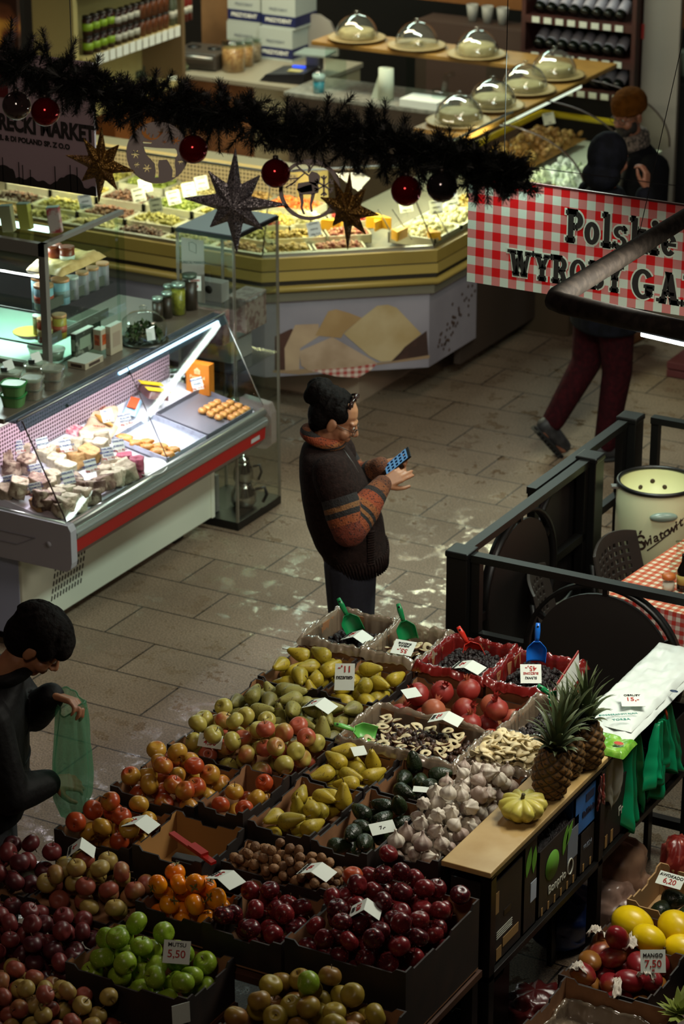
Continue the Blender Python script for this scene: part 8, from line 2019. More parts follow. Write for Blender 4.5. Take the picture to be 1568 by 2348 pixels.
def glyph(s,ch,x):
 R = lambda a,b2,c,d: s.rect(x + a,b2,x + c,d)
 AR = lambda cx_,cy_,rx,ry,a0,a1,**k: s.arc(x + cx_,cy_,rx,ry,a0,a1,**k)
 LN = lambda a,b2,c,d,**k: s.line(x + a,b2,x + c,d,**k)
 SF = lambda cx_,y,w_=0.40: s.serif(x + cx_,y,w_)
 st = T_
 if ch == 'P': R(.10,0,.10 + st,1); SF(.20,0); R(.0,.88,.40,1); R(.3,.86,.42,1); R(.3,.42,.42,.56); AR(.40,.71,.28,.29,-90,90); return .74
 if ch == 'o': AR(.29,.36,.29,.37,0,360); return .64
 if ch == 'l': R(.12,0,.12 + st,1.06); SF(.225,0,.44); R(.02,.95,.2,1.06); return .48
 if ch == 's': AR(.26,.53,.25,.20,20,270,t=.17); AR(.26,.20,.26,.21,-160,90,t=.17); R(.40,.5,.49,.70); R(.02,.03,.10,.22); return .58
 if ch == 'k': R(.12,0,.12 + st,1.06); R(.02,.95,.2,1.06); SF(.22,0,.40); LN(.36,.33,.52,.66); LN(.38,.40,.56,0); SF(.56,0,.28); SF(.53,.62,.26); return .76
 if ch == 'i': R(.12,0,.12 + st,.72); SF(.225,0,.42); R(.02,.62,.2,.72); AR(.225,.95,.13,.12,0,360,t=.13,th=.12); return .48
 if ch == 'e': AR(.29,.36,.29,.37,20,320); R(.1,.31,.56,.42); return .64
 if ch == 'W': LN(.22,.95,.40,.05,t=.19); LN(.40,.05,.56,.95,t=.14); LN(.56,.95,.76,.05,t=.19); LN(.76,.05,.94,.95,t=.14); R(.28,0,.50,.12); R(.64,0,.86,.12); SF(.20,.88,.40); SF(.95,.88,.34); return 1.16
 if ch == 'Y': LN(.18,.95,.38,.45,t=.19); LN(.60,.95,.40,.45,t=.15); R(.29,0,.50,.5); SF(.39,0,.40); SF(.17,.88,.36); SF(.62,.88,.32); return .80
 if ch == 'R': R(.10,0,.10 + st,1); SF(.20,0); R(0,.88,.40,1); R(.3,.86,.42,1); R(.3,.44,.42,.57); AR(.40,.72,.27,.28,-90,90); LN(.44,.50,.60,.04); R(.52,0,.78,.12); return .80
 if ch == 'O': AR(.37,.5,.37,.51,0,360); return .80
 if ch == 'B': R(.10,0,.10 + st,1); R(0,.88,.42,1); R(0,0,.42,.12); R(.3,.45,.44,.57); AR(.42,.75,.25,.25,-90,90); AR(.42,.27,.28,.28,-90,90); return .76
 if ch == 'G': AR(.37,.5,.37,.51,35,330); R(.50,.12,.50 + st,.46); R(.40,.38,.76,.50); return .84
 if ch == 'A': LN(.20,.0,.38,.98,t=.14); LN(.62,.0,.42,.98,t=.22); R(.24,.26,.60,.37); SF(.17,0,.34); SF(.66,0,.38); return .88
 if ch == 'M': R(.10,0,.26,1); R(.76,0,.97,1); LN(.24,.96,.53,.30,t=.2); LN(.80,.96,.53,.30,t=.16); SF(.18,0,.34); SF(.86,0,.38); R(0,.88,.24,1); R(.8,.88,1.07,1); return 1.12
 if ch == 'Z': R(.04,.88,.66,1); R(.02,0,.68,.12); LN(.17,.06,.53,.94,t=.2); R(.04,.68,.14,1); R(.58,0,.68,.32); return .74
 if ch == 'E': R(.10,0,.10 + st,1); R(0,.88,.66,1); R(0,0,.68,.12); R(.3,.44,.52,.56); R(.56,.70,.66,1); R(.58,0,.68,.3); return .74
 return .36
def slab(word,px0,px1,pyb,cap):
 """word from pixel px0 to px1, baseline through (px0, pyb)"""
 for grow,mt,yy,nm in ((0.055,mat('letter_outline','b9c4b4',0.5),-0.0012,'letter_outline'),(0.0,INK,-0.0028,'lettering')):
  s = Slab(grow); x = 0
  for ch in word: x += glyph(s,ch,x)
  a = ay_(px0,pyb,BY); c = ay_(px1,pyb + (px1 - px0) * 0.155,BY); k = (c.x - a.x) / x
  o = s.m.build(nm,mt,bn); o.matrix_basis = frame(Vector((a.x - bo_.x,yy,a.z - bo_.z)),(1,0,0),(0,0,1)) @ Matrix.Diagonal((k,cap,1,1))
capP = ay_(1300,480,BY).z - ay_(1300,551,BY).z; capW = ay_(1180,578,BY).z - ay_(1180,636,BY).z
slab('Polskie',1296,1554,551,capP); slab('WYROBY',1163,1430,629,capW * 1.02); slab('GARMAZER',1448,1920,681,capW * 1.15)
# --- tube lamp frame over the stall
LZ = 2.55
lf = thing('tube_lamp_frame','grey rounded tube lamp frame hanging over the fruit stall','lamp',(-3.58,7.88,LZ))
FTM = mat('lamp_frame_grey','1f1a16',0.8,spec=0.15,n=(30,'2c2621',0.45,0.6))
A_ = az_(1262,690,LZ); B1 = az_(1575,497,LZ); B2 = az_(1600,767,LZ)
v1 = (B1 - A_).normalized(); v2 = (B2 - A_).normalized(); L1,L2 = 1.45,1.3
loop = [A_ + v1 * L1,A_ + v1 * 0.05,A_ + (v1 + v2) * 0.012,A_ + v2 * 0.05,A_ + v2 * L2,A_ + v2 * L2 + v1 * L1]
lo_ = Vector((-3.58,7.88,LZ))
b = MB(); b.tube([p - lo_ for p in loop],0.036,14,closed=True,M=None); b.build('frame_tube',FTM,lf)
LED = emis('led_strip','e9fbff',30.0)
def led(a,c,nm='led_strip'):
 b = MB(); b.tube([a - lo_ + Vector((0,0,-0.041)),c - lo_ + Vector((0,0,-0.041))],0.009,8); b.build(nm,LED,lf)
led(A_ + v2 * 0.36,A_ + v2 * (L2 - 0.05))
for p in (A_ + v1 * 0.7,A_ + v2 * 0.9): b = MB(); b.tube([p - lo_,p - lo_ + Vector((0.3,0.2,2.0))],0.0015,5); b.build('hanging_wire',WIRE,lf)
# ================================================================== people
def rcone(m,p0,r0,p1,r1,n=14):
 """round-ended tapered limb"""
 p0 = Vector(p0); p1 = Vector(p1); d = p1 - p0; L = max(d.length,1e-5)
 prof = [(0,-r0)] + [(r0 * math.sin(a),-r0 * math.cos(a)) for a in (0.5,1.0,PI / 2)] + [(r1 * math.sin(a),L - r1 * math.cos(a)) for a in (PI / 2,2.1,2.6)] + [(0,L + r1)]
 m.lathe(prof,n,0,Matrix.Translation(p0) @ d.to_track_quat('Z','Y').to_matrix().to_4x4())
def ell(m,c,r,M=None,n=16):
 T = Matrix.Translation(c) @ Matrix.Diagonal((r[0],r[1],r[2],1))
 if M is not None: T = M @ T
 m.sphere((0,0,0),1,n,0,(1,1,1),T)
def chain(m,pts,rs):
 for i in range(len(pts) - 1): rcone(m,pts[i],rs[i],pts[i + 1],rs[i + 1])
def loft(m,rings_,n=28,p=2.4,M=None):
 """rings of (z, cx, cy, hx, hy)"""
 vs = []; k = len(rings_)
 for z,cx_,cy_,hx,hy in rings_:
  for i in range(n):
   a = 2 * PI * i / n; c,s = math.cos(a),math.sin(a); q = (abs(c) ** p + abs(s) ** p) ** (-1 / p)
   vs.append((cx_ + hx * q * c,cy_ + hy * q * s,z))
 fs = [(j * n + i,j * n + (i + 1) % n,(j + 1) * n + (i + 1) % n,(j + 1) * n + i) for j in range(k - 1) for i in range(n)]
 fs += [tuple(range(n - 1,-1,-1)),tuple((k - 1) * n + i for i in range(n))]
 m.add(vs,fs,0,True,M)
def fuse(m,name,mt,parent=None,voxel=0.006,it=4,fac=0.5,attr=None):
 """one continuous skin over all the shapes"""
 t = bpy.data.objects.new('t',m.mesh('t',mt)); COL.objects.link(t)
 r = t.modifiers.new('r','REMESH'); r.mode = 'VOXEL'; r.voxel_size = voxel; r.use_smooth_shade = True
 s = t.modifiers.new('s','SMOOTH'); s.iterations = it; s.factor = fac
 bpy.context.view_layer.update()
 me = bpy.data.meshes.new_from_object(t.evaluated_get(bpy.context.evaluated_depsgraph_get())); bpy.data.objects.remove(t)
 me.name = name; me.materials.clear(); me.materials.append(mt)
 if attr:
  a = me.attributes.new('along','FLOAT','POINT'); a.data.foreach_set('value',[attr(v.co) for v in me.vertices])
 o = bpy.data.objects.new(name,me); COL.objects.link(o)
 if parent is not None: setparent(o,parent)
 return o
def hand(m,wrist,d,nrm,side,curl=(0.35,0.5,0.4),s=1.0,spread=0.05,thumb=0.7,curls=None):
 """palm, four unequal fingers and a thumb; d = finger direction, nrm = back of the hand, side = +1 thumb towards d x nrm"""
 d = Vector(d).normalized(); nrm = Vector(nrm); nrm = (nrm - d * nrm.dot(d)).normalized(); t = d.cross(nrm) * side
 wrist = Vector(wrist)
 for k,(off,kl,fl) in enumerate(((0.026,0.088,0.070),(0.009,0.092,0.077),(-0.008,0.088,0.071),(-0.024,0.080,0.056))):
  kn = wrist + d * (kl * s) + t * (off * s)
  rcone(m,wrist + t * (off * 0.6 * s) + d * 0.01 * s,0.014 * s,kn,0.0115 * s,10)
  ang = 0; p = kn; r = 0.0098 * s if k < 3 else 0.0086 * s
  cu = curls[k] if curls else curl
  for seg,frac in enumerate((0.46,0.30,0.24)):
   ang += cu[seg]; dirn = d * math.cos(ang) - nrm * math.sin(ang) + t * (spread * (1.5 - k))
   q = p + dirn.normalized() * (fl * frac * s * 1.05); rcone(m,p,r,q,r * 0.9,9); p = q; r *= 0.9
 a = wrist + d * 0.022 * s + t * 0.022 * s; dirn = (d * 0.75 + t * thumb - nrm * 0.35).normalized()
 b2 = a + dirn * 0.045 * s; c = b2 + (dirn + d * 0.5).normalized() * 0.033 * s; e = c + (dirn * 0.4 + d).normalized() * 0.025 * s
 rcone(m,a,0.015 * s,b2,0.0125 * s,10); rcone(m,b2,0.0115 * s,c,0.0105 * s,10); rcone(m,c,0.0105 * s,e,0.009 * s,10)
def head(m,M,s=1.0,beard=False):
 E_ = lambda c,r: ell(m,c,r,M)
 P = lambda q: M @ Vector(q)
 E_((0,-0.012,0.030),(0.074,0.094,0.084)); E_((0,0.026,-0.030),(0.060,0.062,0.078)); E_((0,0.050,-0.086),(0.030,0.027,0.025)); E_((0,0.018,-0.062),(0.052,0.052,0.045))
 for q in (-1,1):
  E_((q * 0.036,0.056,-0.036),(0.028,0.026,0.028)); E_((q * 0.030,0.073,0.001),(0.016,0.012,0.010))
  rcone(m,P((q * 0.042,0.072,0.018)),0.009 * s,P((q * 0.012,0.083,0.017)),0.010 * s,8)
  E_((q * 0.078,-0.006,-0.012),(0.009,0.020,0.032)); E_((q * 0.010,0.096,-0.036),(0.009,0.009,0.008)); E_((q * 0.082,0.004,-0.004),(0.006,0.012,0.018))
 rcone(m,P((0,0.083,0.008)),0.009 * s,P((0,0.104,-0.030)),0.013 * s,10)
 E_((0,0.083,-0.058),(0.022,0.011,0.006)); E_((0,0.081,-0.070),(0.019,0.011,0.007))
def eyes(o,M,iris='2a1a10'):
 for q in (-1,1):
  b = MB(); b.sphere((0,0,0),0.0105,12); e = b.build('eye',mat('eye_white','a89c90',0.3),o); e.matrix_basis = M @ Matrix.Translation((q * 0.030,0.0775,0.001))
  b = MB(); b.sphere((0,0,0),0.0055,10); b.build('iris',mat('iris_' + iris,iris,0.2),e,loc=(0,0.0068,-0.002))
def M_head(c,pitch_,yaw=0.0,roll=0.0,s=1.0): return Matrix.Translation(c) @ Matrix.Rotation(yaw,4,'Z') @ Matrix.Rotation(pitch_,4,'X') @ Matrix.Rotation(roll,4,'Y') @ Matrix.Scale(s,4)
def person(bm,label,loc,rz,skin,voxel=0.005):
 o = fuse(bm,'person',skin,None,voxel,3); o.location = loc; o.rotation_euler = (0,0,rz)
 return tag(o,label,'person')
SKIN = mat('skin','9a6a4a',0.5,n=(12,'8a5a40',0.35,0.7),sss=0.08)
DSKIN = mat('skin_ruddy','8a5a44',0.5,n=(12,'7a4a38',0.35,0.7),sss=0.08)
HAIR = mat('black_hair','090605',0.75,spec=0.08,n=(60,'120c0a',0.4,0.7),bump=(90,0.5))
def strands(m,M,c,r,n,z0=-0.3,rad=0.004,seed=0,back=True):
 rg = random.Random(seed)
 for _ in range(n):
  a = rg.uniform(0,2 * PI); t0 = rg.uniform(0.1,1.0)
  pts = []
  for k in range(5):
   t = t0 + k * 0.16; rr = 1.02
   pts.append(M @ (Vector(c) + Vector((r[0] * rr * math.sin(t) * math.cos(a),r[1] * rr * math.sin(t) * math.sin(a),r[2] * rr * math.cos(t)))))
  m.tube(pts,rad,5)
FACE_R = -(PI / 2 - AZ)      # local +y looks to the picture's right
# ---------------------------------------------------------------- woman with the phone
W0 = Vector((-5.04,9.2,0))
HM_W = M_head((0,-0.058,1.470),-0.42,-0.12,0,0.98)
bm = MB()
head(bm,HM_W,0.98)
chain(bm,[(0,-0.115,1.33),(0,-0.085,1.42)],[0.056,0.054])
loft(bm,[(0.84,0,0.0,0.15,0.11),(0.95,0,-0.02,0.15,0.12),(1.15,0,-0.05,0.14,0.11),(1.29,0,-0.085,0.17,0.09),(1.35,0,-0.10,0.08,0.06)],20)
for q in (-1,1):
 chain(bm,[(q * 0.085,0.0,0.86),(q * 0.085,0.005,0.46),(q * 0.08,-0.03,0.09)],[0.088,0.058,0.042]); chain(bm,[(q * 0.08,-0.05,0.045),(q * 0.085,0.09,0.035)],[0.042,0.034])
rsh,rel,rwr = Vector((0.185,-0.075,1.300)),Vector((0.265,-0.005,1.085)),Vector((0.095,0.130,1.215))
lsh,lel,lwr = Vector((-0.185,-0.085,1.300)),Vector((-0.235,0.02,1.075)),Vector((-0.065,0.125,1.235))
for a,e,w_ in ((rsh,rel,rwr),(lsh,lel,lwr)): chain(bm,[a,e,w_],[0.045,0.040,0.027])
hand(bm,rwr,(-0.35,0.80,0.34),(0.80,0.30,0.52),1,s=0.92,curls=((0.25,0.3,0.2),(0.3,0.35,0.25),(0.45,0.5,0.3),(0.6,0.6,0.35)),thumb=0.55)
hand(bm,lwr,(0.22,0.85,0.20),(-0.62,0.10,-0.72),-1,curl=(0.45,0.7,0.5),s=0.92,thumb=0.8)
wo = person(bm,'woman in a dark cardigan with patterned knit sleeves looking at a phone',W0,FACE_R,SKIN,0.0045)
eyes(wo,HM_W)
m = MB()
ell(m,(0,-0.034,0.042),(0.082,0.092,0.082),HM_W); ell(m,(0,-0.055,0.0),(0.079,0.068,0.080),HM_W); ell(m,(0,-0.06,-0.045),(0.055,0.045,0.045),HM_W)
for q in (-1,1): ell(m,(q * 0.064,0.004,0.040),(0.020,0.042,0.040),HM_W)
ell(m,(0.008,-0.112,0.078),(0.056,0.055,0.056),HM_W); ell(m,(-0.01,-0.10,0.105),(0.038,0.035,0.034),HM_W); ell(m,(0.01,-0.135,0.050),(0.036,0.032,0.040),HM_W)
strands(m,HM_W,(0,-0.034,0.045),(0.082,0.092,0.080),60,seed=2); strands(m,HM_W,(0.008,-0.112,0.078),(0.056,0.055,0.056),40,seed=3)
fuse(m,'hair',HAIR,wo,0.005,2)
# hair clip and glasses
m = MB(); m.tube([HM_W @ Vector(p) for p in ((-0.03,0.045,0.112),(0.0,0.04,0.132),(0.03,0.035,0.128),(0.055,0.03,0.110),(0.07,0.03,0.085))],0.008,8); m.tube([HM_W @ Vector(p) for p in ((0.0,0.02,0.125),(0.025,0.03,0.142),(0.045,0.04,0.12))],0.006,8); m.build('hair_clip',mat('tortoise_clip','2a1a16',0.15),wo)
m = MB()
for q in (-1,1):
 m.tube([HM_W @ Vector((q * 0.031 + 0.021 * math.cos(a),0.098 - 0.010 * abs(math.cos(a)) * (1 if q * math.cos(a) > 0 else 0),-0.012 + 0.015 * math.sin(a))) for a in [2 * PI * i / 18 for i in range(18)]],0.0016,6,closed=True)
 m.tube([HM_W @ Vector(p) for p in ((q * 0.052,0.090,-0.008),(q * 0.070,0.055,-0.002),(q * 0.082,0.0,0.004),(q * 0.080,-0.01,-0.006))],0.0018,6)
m.tube([HM_W @ Vector(p) for p in ((-0.011,0.099,-0.008),(0,0.105,-0.004),(0.011,0.099,-0.008))],0.0016,6)
m.build('glasses',mat('glasses_frame','3a2a20',0.3,0.3),wo)
# cardigan
CARDG = mat('dark_knit','1c1311',0.95,spec=0.1,n=(70,'281b18',0.4,0.7),bump=(110,0.4))
m = MB(); loft(m,[(0.845,0,0.030,0.195,0.125),(0.87,0,0.024,0.205,0.135),(0.93,0,0.0,0.222,0.150),(1.02,0,-0.022,0.225,0.160),(1.12,0,-0.048,0.222,0.152),(1.22,0,-0.078,0.215,0.132),(1.29,0,-0.098,0.200,0.112),(1.335,0,-0.110,0.150,0.090),(1.36,0,-0.112,0.085,0.072)],36,2.3)
for sh,el in ((rsh,rel),(lsh,lel)): chain(m,[sh,sh.lerp(el,0.30)],[0.082,0.084])
o = fuse(m,'cardigan',CARDG,wo,0.008,6)
m = MB()
for k in range(64):
 a = 2 * PI * k / 64; c,s = math.cos(a),math.sin(a); q = (abs(c) ** 2.3 + abs(s) ** 2.3) ** (-1 / 2.3)
 m.tube([(0.196 * q * c,0.031 + 0.126 * q * s,0.838),(0.207 * q * c,0.022 + 0.137 * q * s,0.885),(0.214 * q * c,0.012 + 0.144 * q * s,0.915)],0.0055,5)
m.build('ribbed_hem',CARDG,wo)
m = MB()
for k in range(14): m.tube([(0.205,0.070,0.905 + 0.011 * k),(0.190,0.098,0.905 + 0.011 * k)],0.005,5)
m.build('pocket_rib',CARDG,wo)
m = MB(); m.tube([(0.03,-0.03,1.345),(0.05,0.012,1.29),(0.045,0.050,1.21),(0.03,0.095,1.12),(0.02,0.135,1.02),(0.02,0.148,0.93)],0.004,5); m.build('zip',mat('zip_dark','2c2420',0.5),wo)
# patterned knit: collar and sleeves
def knitmat(name):
 mm,nt,b = newmat(name); L = nt.links
 at = nd(nt,'ShaderNodeAttribute'); at.attribute_name = 'along'
 r = nd(nt,'ShaderNodeValToRGB'); r.color_ramp.interpolation = 'CONSTANT'; e = r.color_ramp.elements
 stops = [(0.0,'150e0c'),(0.22,'150e0c'),(0.27,'6a4420'),(0.315,'150e0c'),(0.36,'7a3a16'),(0.43,'5e220c'),(0.53,'78340f'),(0.585,'150e0c'),(0.615,'74461e'),(0.645,'150e0c'),(0.68,'784016'),(0.74,'7a300c'),(0.85,'1c120e'),(0.90,'6a3816'),(0.97,'542a10')]
 e[0].position = 0; e[0].color = lin(stops[0][1]); e[1].position = stops[1][0]; e[1].color = lin(stops[1][1])
 for p,c in stops[2:]: x = e.new(p); x.color = lin(c)
 L.new(at.outputs['Fac'],r.inputs['Fac'])
 tc = nd(nt,'ShaderNodeTexCoord'); v = nd(nt,'ShaderNodeTexVoronoi'); v.inputs['Scale'].default_value = 85; L.new(tc.outputs['Object'],v.inputs['Vector'])
 r2 = nd(nt,'ShaderNodeValToRGB'); r2.color_ramp.elements[0].position = 0.22; r2.color_ramp.elements[0].color = (0.12,0.08,0.06,1); r2.color_ramp.elements[1].position = 0.42
 L.new(v.outputs['Distance'],r2.inputs['Fac'])
 mx = nd(nt,'ShaderNodeMixRGB',blend_type='MULTIPLY'); mx.inputs['Fac'].default_value = 0.85; L.new(r.outputs['Color'],mx.inputs['Color1']); L.new(r2.outputs['Color'],mx.inputs['Color2'])
 L.new(mx.outputs[0],b.inputs['Base Color']); b.inputs['Roughness'].default_value = 0.9
 nb = nd(nt,'ShaderNodeTexNoise'); nb.inputs['Scale'].default_value = 160; L.new(tc.outputs['Object'],nb.inputs['Vector']); bp = nd(nt,'ShaderNodeBump'); bp.inputs['Strength'].default_value = 0.6; bp.inputs['Distance'].default_value = 0.008; L.new(nb.outputs['Fac'],bp.inputs['Height']); L.new(bp.outputs[0],b.inputs['Normal'])
 return mm
KNIT = knitmat('patterned_knit')
def along(a,e,w_):
 L1,L2 = (e - a).length,(w_ - e).length
 def f(p):
  p = Vector(p); t1 = max(0,min(1,(p - a).dot(e - a) / L1 ** 2)); t2 = max(0,min(1,(p - e).dot(w_ - e) / L2 ** 2))
  d1 = (p - a.lerp(e,t1)).length; d2 = (p - e.lerp(w_,t2)).length
  return (t1 * L1 if d1 < d2 else L1 + t2 * L2) / (L1 + L2)
 return f
for a,e,w_ in ((rsh,rel,rwr),(lsh,lel,lwr)):
 m = MB(); chain(m,[a.lerp(e,0.25),a.lerp(e,0.7),e,e.lerp(w_,0.45),e.lerp(w_,0.85),w_],[0.074,0.080,0.072,0.068,0.048,0.041])
 fuse(m,'knit_sleeve',KNIT,wo,0.006,4,attr=along(a,e,w_))
m = MB(); m.tube([(0.078 * math.cos(a),-0.112 + 0.070 * math.sin(a),1.388 - 0.34 * (0.07 * math.sin(a))) for a in [2 * PI * i / 26 for i in range(26)]],0.026,10,closed=True)
fuse(m,'knit_collar',KNIT,wo,0.006,3,attr=lambda p: 0.60 + 0.3 * ((p[2] - 1.35) / 0.08))
# trousers and shoes
NAVYT = mat('navy_denim','12121c',0.8,n=(80,'191926',0.4,0.7))
m = MB()
for q in (-1,1): chain(m,[(q * 0.088,0.0,0.86),(q * 0.09,0.005,0.62),(q * 0.088,0.005,0.44),(q * 0.082,-0.02,0.09)],[0.112,0.098,0.080,0.066])
fuse(m,'trousers',NAVYT,wo,0.008,4)
for q in (-1,1):
 m = MB(); chain(m,[(q * 0.08,-0.06,0.045),(q * 0.085,0.10,0.042)],[0.046,0.040]); ell(m,(q * 0.082,0.02,0.02),(0.048,0.14,0.02)); fuse(m,'shoe',BLACKP,wo,0.007,3)
# phone in her hands
ph = thing('phone','black phone with a glowing blue screen in the woman\'s hands','phone')
pw = Matrix.Translation(W0) @ Matrix.Rotation(FACE_R,4,'Z')
pM = frame(Vector((-0.015,0.193,1.272)),(0.944,0.143,-0.290),(0.1,0.72,0.68))
ph.matrix_world = pw @ pM
b = MB(); b.box((0,0,0),(0.068,0.142,0.008)); b.build('phone_body',BLACKP,ph,bevel=0.003)
b = MB(); b.box((0,-0.002,0.0044),(0.060,0.118,0.0006)); b.build('screen',emis('phone_screen','7ab4e0',0.55),ph)
for i in range(3):
 for j in range(5):
  b = MB(); b.box((-0.019 + 0.019 * i,-0.045 + 0.022 * j,0.0050),(0.011,0.012,0.0004)); b.build('screen_icon',emis('screen_icon_dark','0e2038',0.5),ph)
# ---------------------------------------------------------------- boy with the bag
B0 = Vector((-5.07,6.8,0))
HM_B = M_head((0.0,0.125,1.425),-0.75,-0.10,0,1.0)
bm = MB(); head(bm,HM_B)
chain(bm,[(0,-0.02,1.27),(0,0.06,1.37)],[0.055,0.053])
loft(bm,[(0.74,0,-0.10,0.13,0.10),(0.9,0,-0.09,0.13,0.10),(1.1,0,-0.06,0.14,0.10),(1.23,0,-0.03,0.16,0.08),(1.29,0,-0.02,0.08,0.06)],20)
for q in (-1,1):
 chain(bm,[(q * 0.08,-0.09,0.76),(q * 0.085,-0.06,0.42),(q * 0.085,-0.09,0.08)],[0.082,0.055,0.04]); chain(bm,[(q * 0.085,-0.11,0.04),(q * 0.09,0.04,0.035)],[0.04,0.034])
brs,bre,brw = Vector((0.17,-0.03,1.22)),Vector((0.20,0.03,0.95)),Vector((0.055,0.155,0.925))
bls,ble,blw = Vector((-0.17,-0.02,1.22)),Vector((-0.16,0.08,1.08)),Vector((-0.01,0.165,1.225))
for a,e,w_ in ((brs,bre,brw),(bls,ble,blw)): chain(bm,[a,e,w_],[0.043,0.038,0.027])
hand(bm,brw,(-0.45,0.75,-0.25),(0.6,0.2,0.7),1,curl=(0.3,0.4,0.3),s=0.92)
hand(bm,blw,(0.35,0.85,-0.12),(-0.25,0.25,0.9),-1,curl=(0.55,0.8,0.6),s=0.95)
by = person(bm,'boy in a black jacket bending over a green plastic bag at the left edge',B0,FACE_R,SKIN,0.0045)
eyes(by,HM_B)
m = MB(); ell(m,(0,-0.018,0.045),(0.094,0.112,0.090),HM_B); ell(m,(0,-0.045,0.0),(0.088,0.082,0.088),HM_B); ell(m,(0,0.055,0.062),(0.072,0.050,0.045),HM_B); ell(m,(0.02,0.08,0.05),(0.05,0.03,0.035),HM_B)
for q in (-1,1): ell(m,(q * 0.070,0.032,0.028),(0.022,0.032,0.040),HM_B)
strands(m,HM_B,(0,-0.018,0.045),(0.094,0.112,0.090),90,rad=0.006,seed=5); fuse(m,'hair',HAIR,by,0.006,2)
BJ = mat('black_jacket','090809',0.65,spec=0.2,n=(14,'0e0d0e',0.4,0.7),bump=(25,0.4))
m = MB(); loft(m,[(0.79,0,-0.08,0.195,0.135),(0.83,0,-0.08,0.205,0.145),(0.95,0,-0.075,0.205,0.150),(1.08,0,-0.06,0.205,0.140),(1.18,0,-0.045,0.20,0.120),(1.25,0,-0.03,0.16,0.10),(1.30,0,-0.005,0.085,0.080)],32)
chain(m,[brs,brs.lerp(bre,.5),bre,bre.lerp(brw,.5),brw - (brw - bre).normalized() * 0.02],[0.078,0.072,0.070,0.062,0.050]); chain(m,[bls,bls.lerp(ble,.5),ble,ble.lerp(blw,.5),blw - (blw - ble).normalized() * 0.02],[0.078,0.070,0.066,0.060,0.050])
fuse(m,'jacket',BJ,by,0.007,4)
m = MB(); m.tube([(0.075 * math.cos(a),0.02 + 0.07 * math.sin(a),1.315 + 0.02 * math.sin(a)) for a in [2 * PI * i / 22 for i in range(22)]],0.024,10,closed=True); m.build('jacket_collar',BJ,by)
for z in (0.90,1.0,1.1):
 m = MB(); m.tube([(0.206 * math.cos(a),-0.07 + 0.148 * math.sin(a),z) for a in [2 * PI * i / 40 for i in range(40)]],0.005,5,closed=True); m.build('quilt_seam',BJ,by)
JN = mat('grey_jeans','1c1c20',0.8,n=(20,'2c2c30',0.4,0.7)); m = MB()
for q in (-1,1): chain(m,[(q * 0.085,-0.09,0.78),(q * 0.09,-0.065,0.44),(q * 0.087,-0.08,0.09)],[0.105,0.078,0.062])
fuse(m,'jeans',JN,by,0.008,4)
for q in (-1,1): m = MB(); chain(m,[(q * 0.085,-0.11,0.042),(q * 0.09,0.05,0.038)],[0.044,0.038]); fuse(m,'shoe',BLACKP,by,0.007,3)
# the bag
bg = thing('plastic_bag','long translucent green plastic bag held open by the boy','bag'); bg.matrix_world = Matrix.Translation(B0) @ Matrix.Rotation(FACE_R,4,'Z')
PBG = polymat('translucent_green_bag','5f9a78',0.25,0.5,0.55)
m = MB()
def bagf(u,v):
 a = 2 * PI * u; z = 1.205 - 0.44 * v
 hy = 0.045 + 0.020 * math.sin(v * 2.6) - 0.022 * max(0,v - 0.8) * 5 * 0.8; hx = 0.05 + 0.03 * math.sin(v * 2.5) - 0.03 * max(0,v - 0.8) * 5 * 0.8
 f = 1 + 0.10 * math.sin(7 * a + 4 * v) * (1 - 0.5 * v) + 0.06 * math.sin(11 * a - 6 * v) + 0.05 * mnoise.noise(Vector((math.cos(a) * 3,math.sin(a) * 3,v * 6)))
 if v > 0.985: f *= 0.3
 return (0.005 + hx * f * math.cos(a),0.232 + hy * f * math.sin(a) - 0.012 * v,z + (0.02 * math.sin(a * 2) + (-0.02 * math.cos(a))) * (1 - v) ** 3)
m.grid(bagf,56,40,closeu=True); m.build('bag_body',PBG,bg)
m = MB(); m.tube([bagf(u / 40,0.0) for u in range(40)],0.003,5,closed=True); m.build('bag_rim',PBG,bg)
# ---------------------------------------------------------------- hooded walker in maroon trousers
K0 = Vector((-5.50,12.86,0)); KR = FACE_R + 0.35
HM_K = M_head((0,0.0,1.66),-0.1,0.25,0,1.0)
bm = MB(); head(bm,HM_K); chain(bm,[(0,-0.03,1.47),(0,-0.01,1.6)],[0.058,0.055])
loft(bm,[(0.86,0,0,0.15,0.11),(1.0,0,0,0.14,0.11),(1.2,0,0,0.15,0.11),(1.40,0,-0.01,0.18,0.09),(1.48,0,-0.02,0.08,0.06)],20)
kf = [Vector((0.09,0.02,0.90)),Vector((0.075,0.05,0.50)),Vector((0.07,0.0,0.10))]; kb = [Vector((-0.09,-0.02,0.90)),Vector((-0.08,-0.06,0.52)),Vector((-0.07,-0.25,0.21))]
chain(bm,kf,[0.09,0.06,0.043]); chain(bm,kb,[0.09,0.06,0.043]); chain(bm,[(0.07,-0.03,0.05),(0.075,0.12,0.04)],[0.043,0.036]); chain(bm,[(-0.07,-0.30,0.17),(-0.07,-0.19,0.05)],[0.043,0.036])
krs,kre,krw = Vector((0.20,-0.01,1.42)),Vector((0.23,0.08,1.18)),Vector((0.10,0.16,1.50)); kls,kle,klw = Vector((-0.20,-0.01,1.42)),Vector((-0.25,0.0,1.14)),Vector((-0.15,0.16,1.10))
for a,e,w_ in ((krs,kre,krw),(kls,kle,klw)): chain(bm,[a,e,w_],[0.046,0.040,0.028])
hand(bm,krw,(-0.15,0.1,0.95),(0.7,0.6,0),-1,curl=(0.6,0.8,0.6),s=1.0); hand(bm,klw,(0.2,0.9,-0.1),(-0.8,0.2,0.4),-1,curl=(0.5,0.7,0.5))
wk = person(bm,'walker in a dark hood and maroon trousers with one heel raised',K0,KR,DSKIN,0.0055)
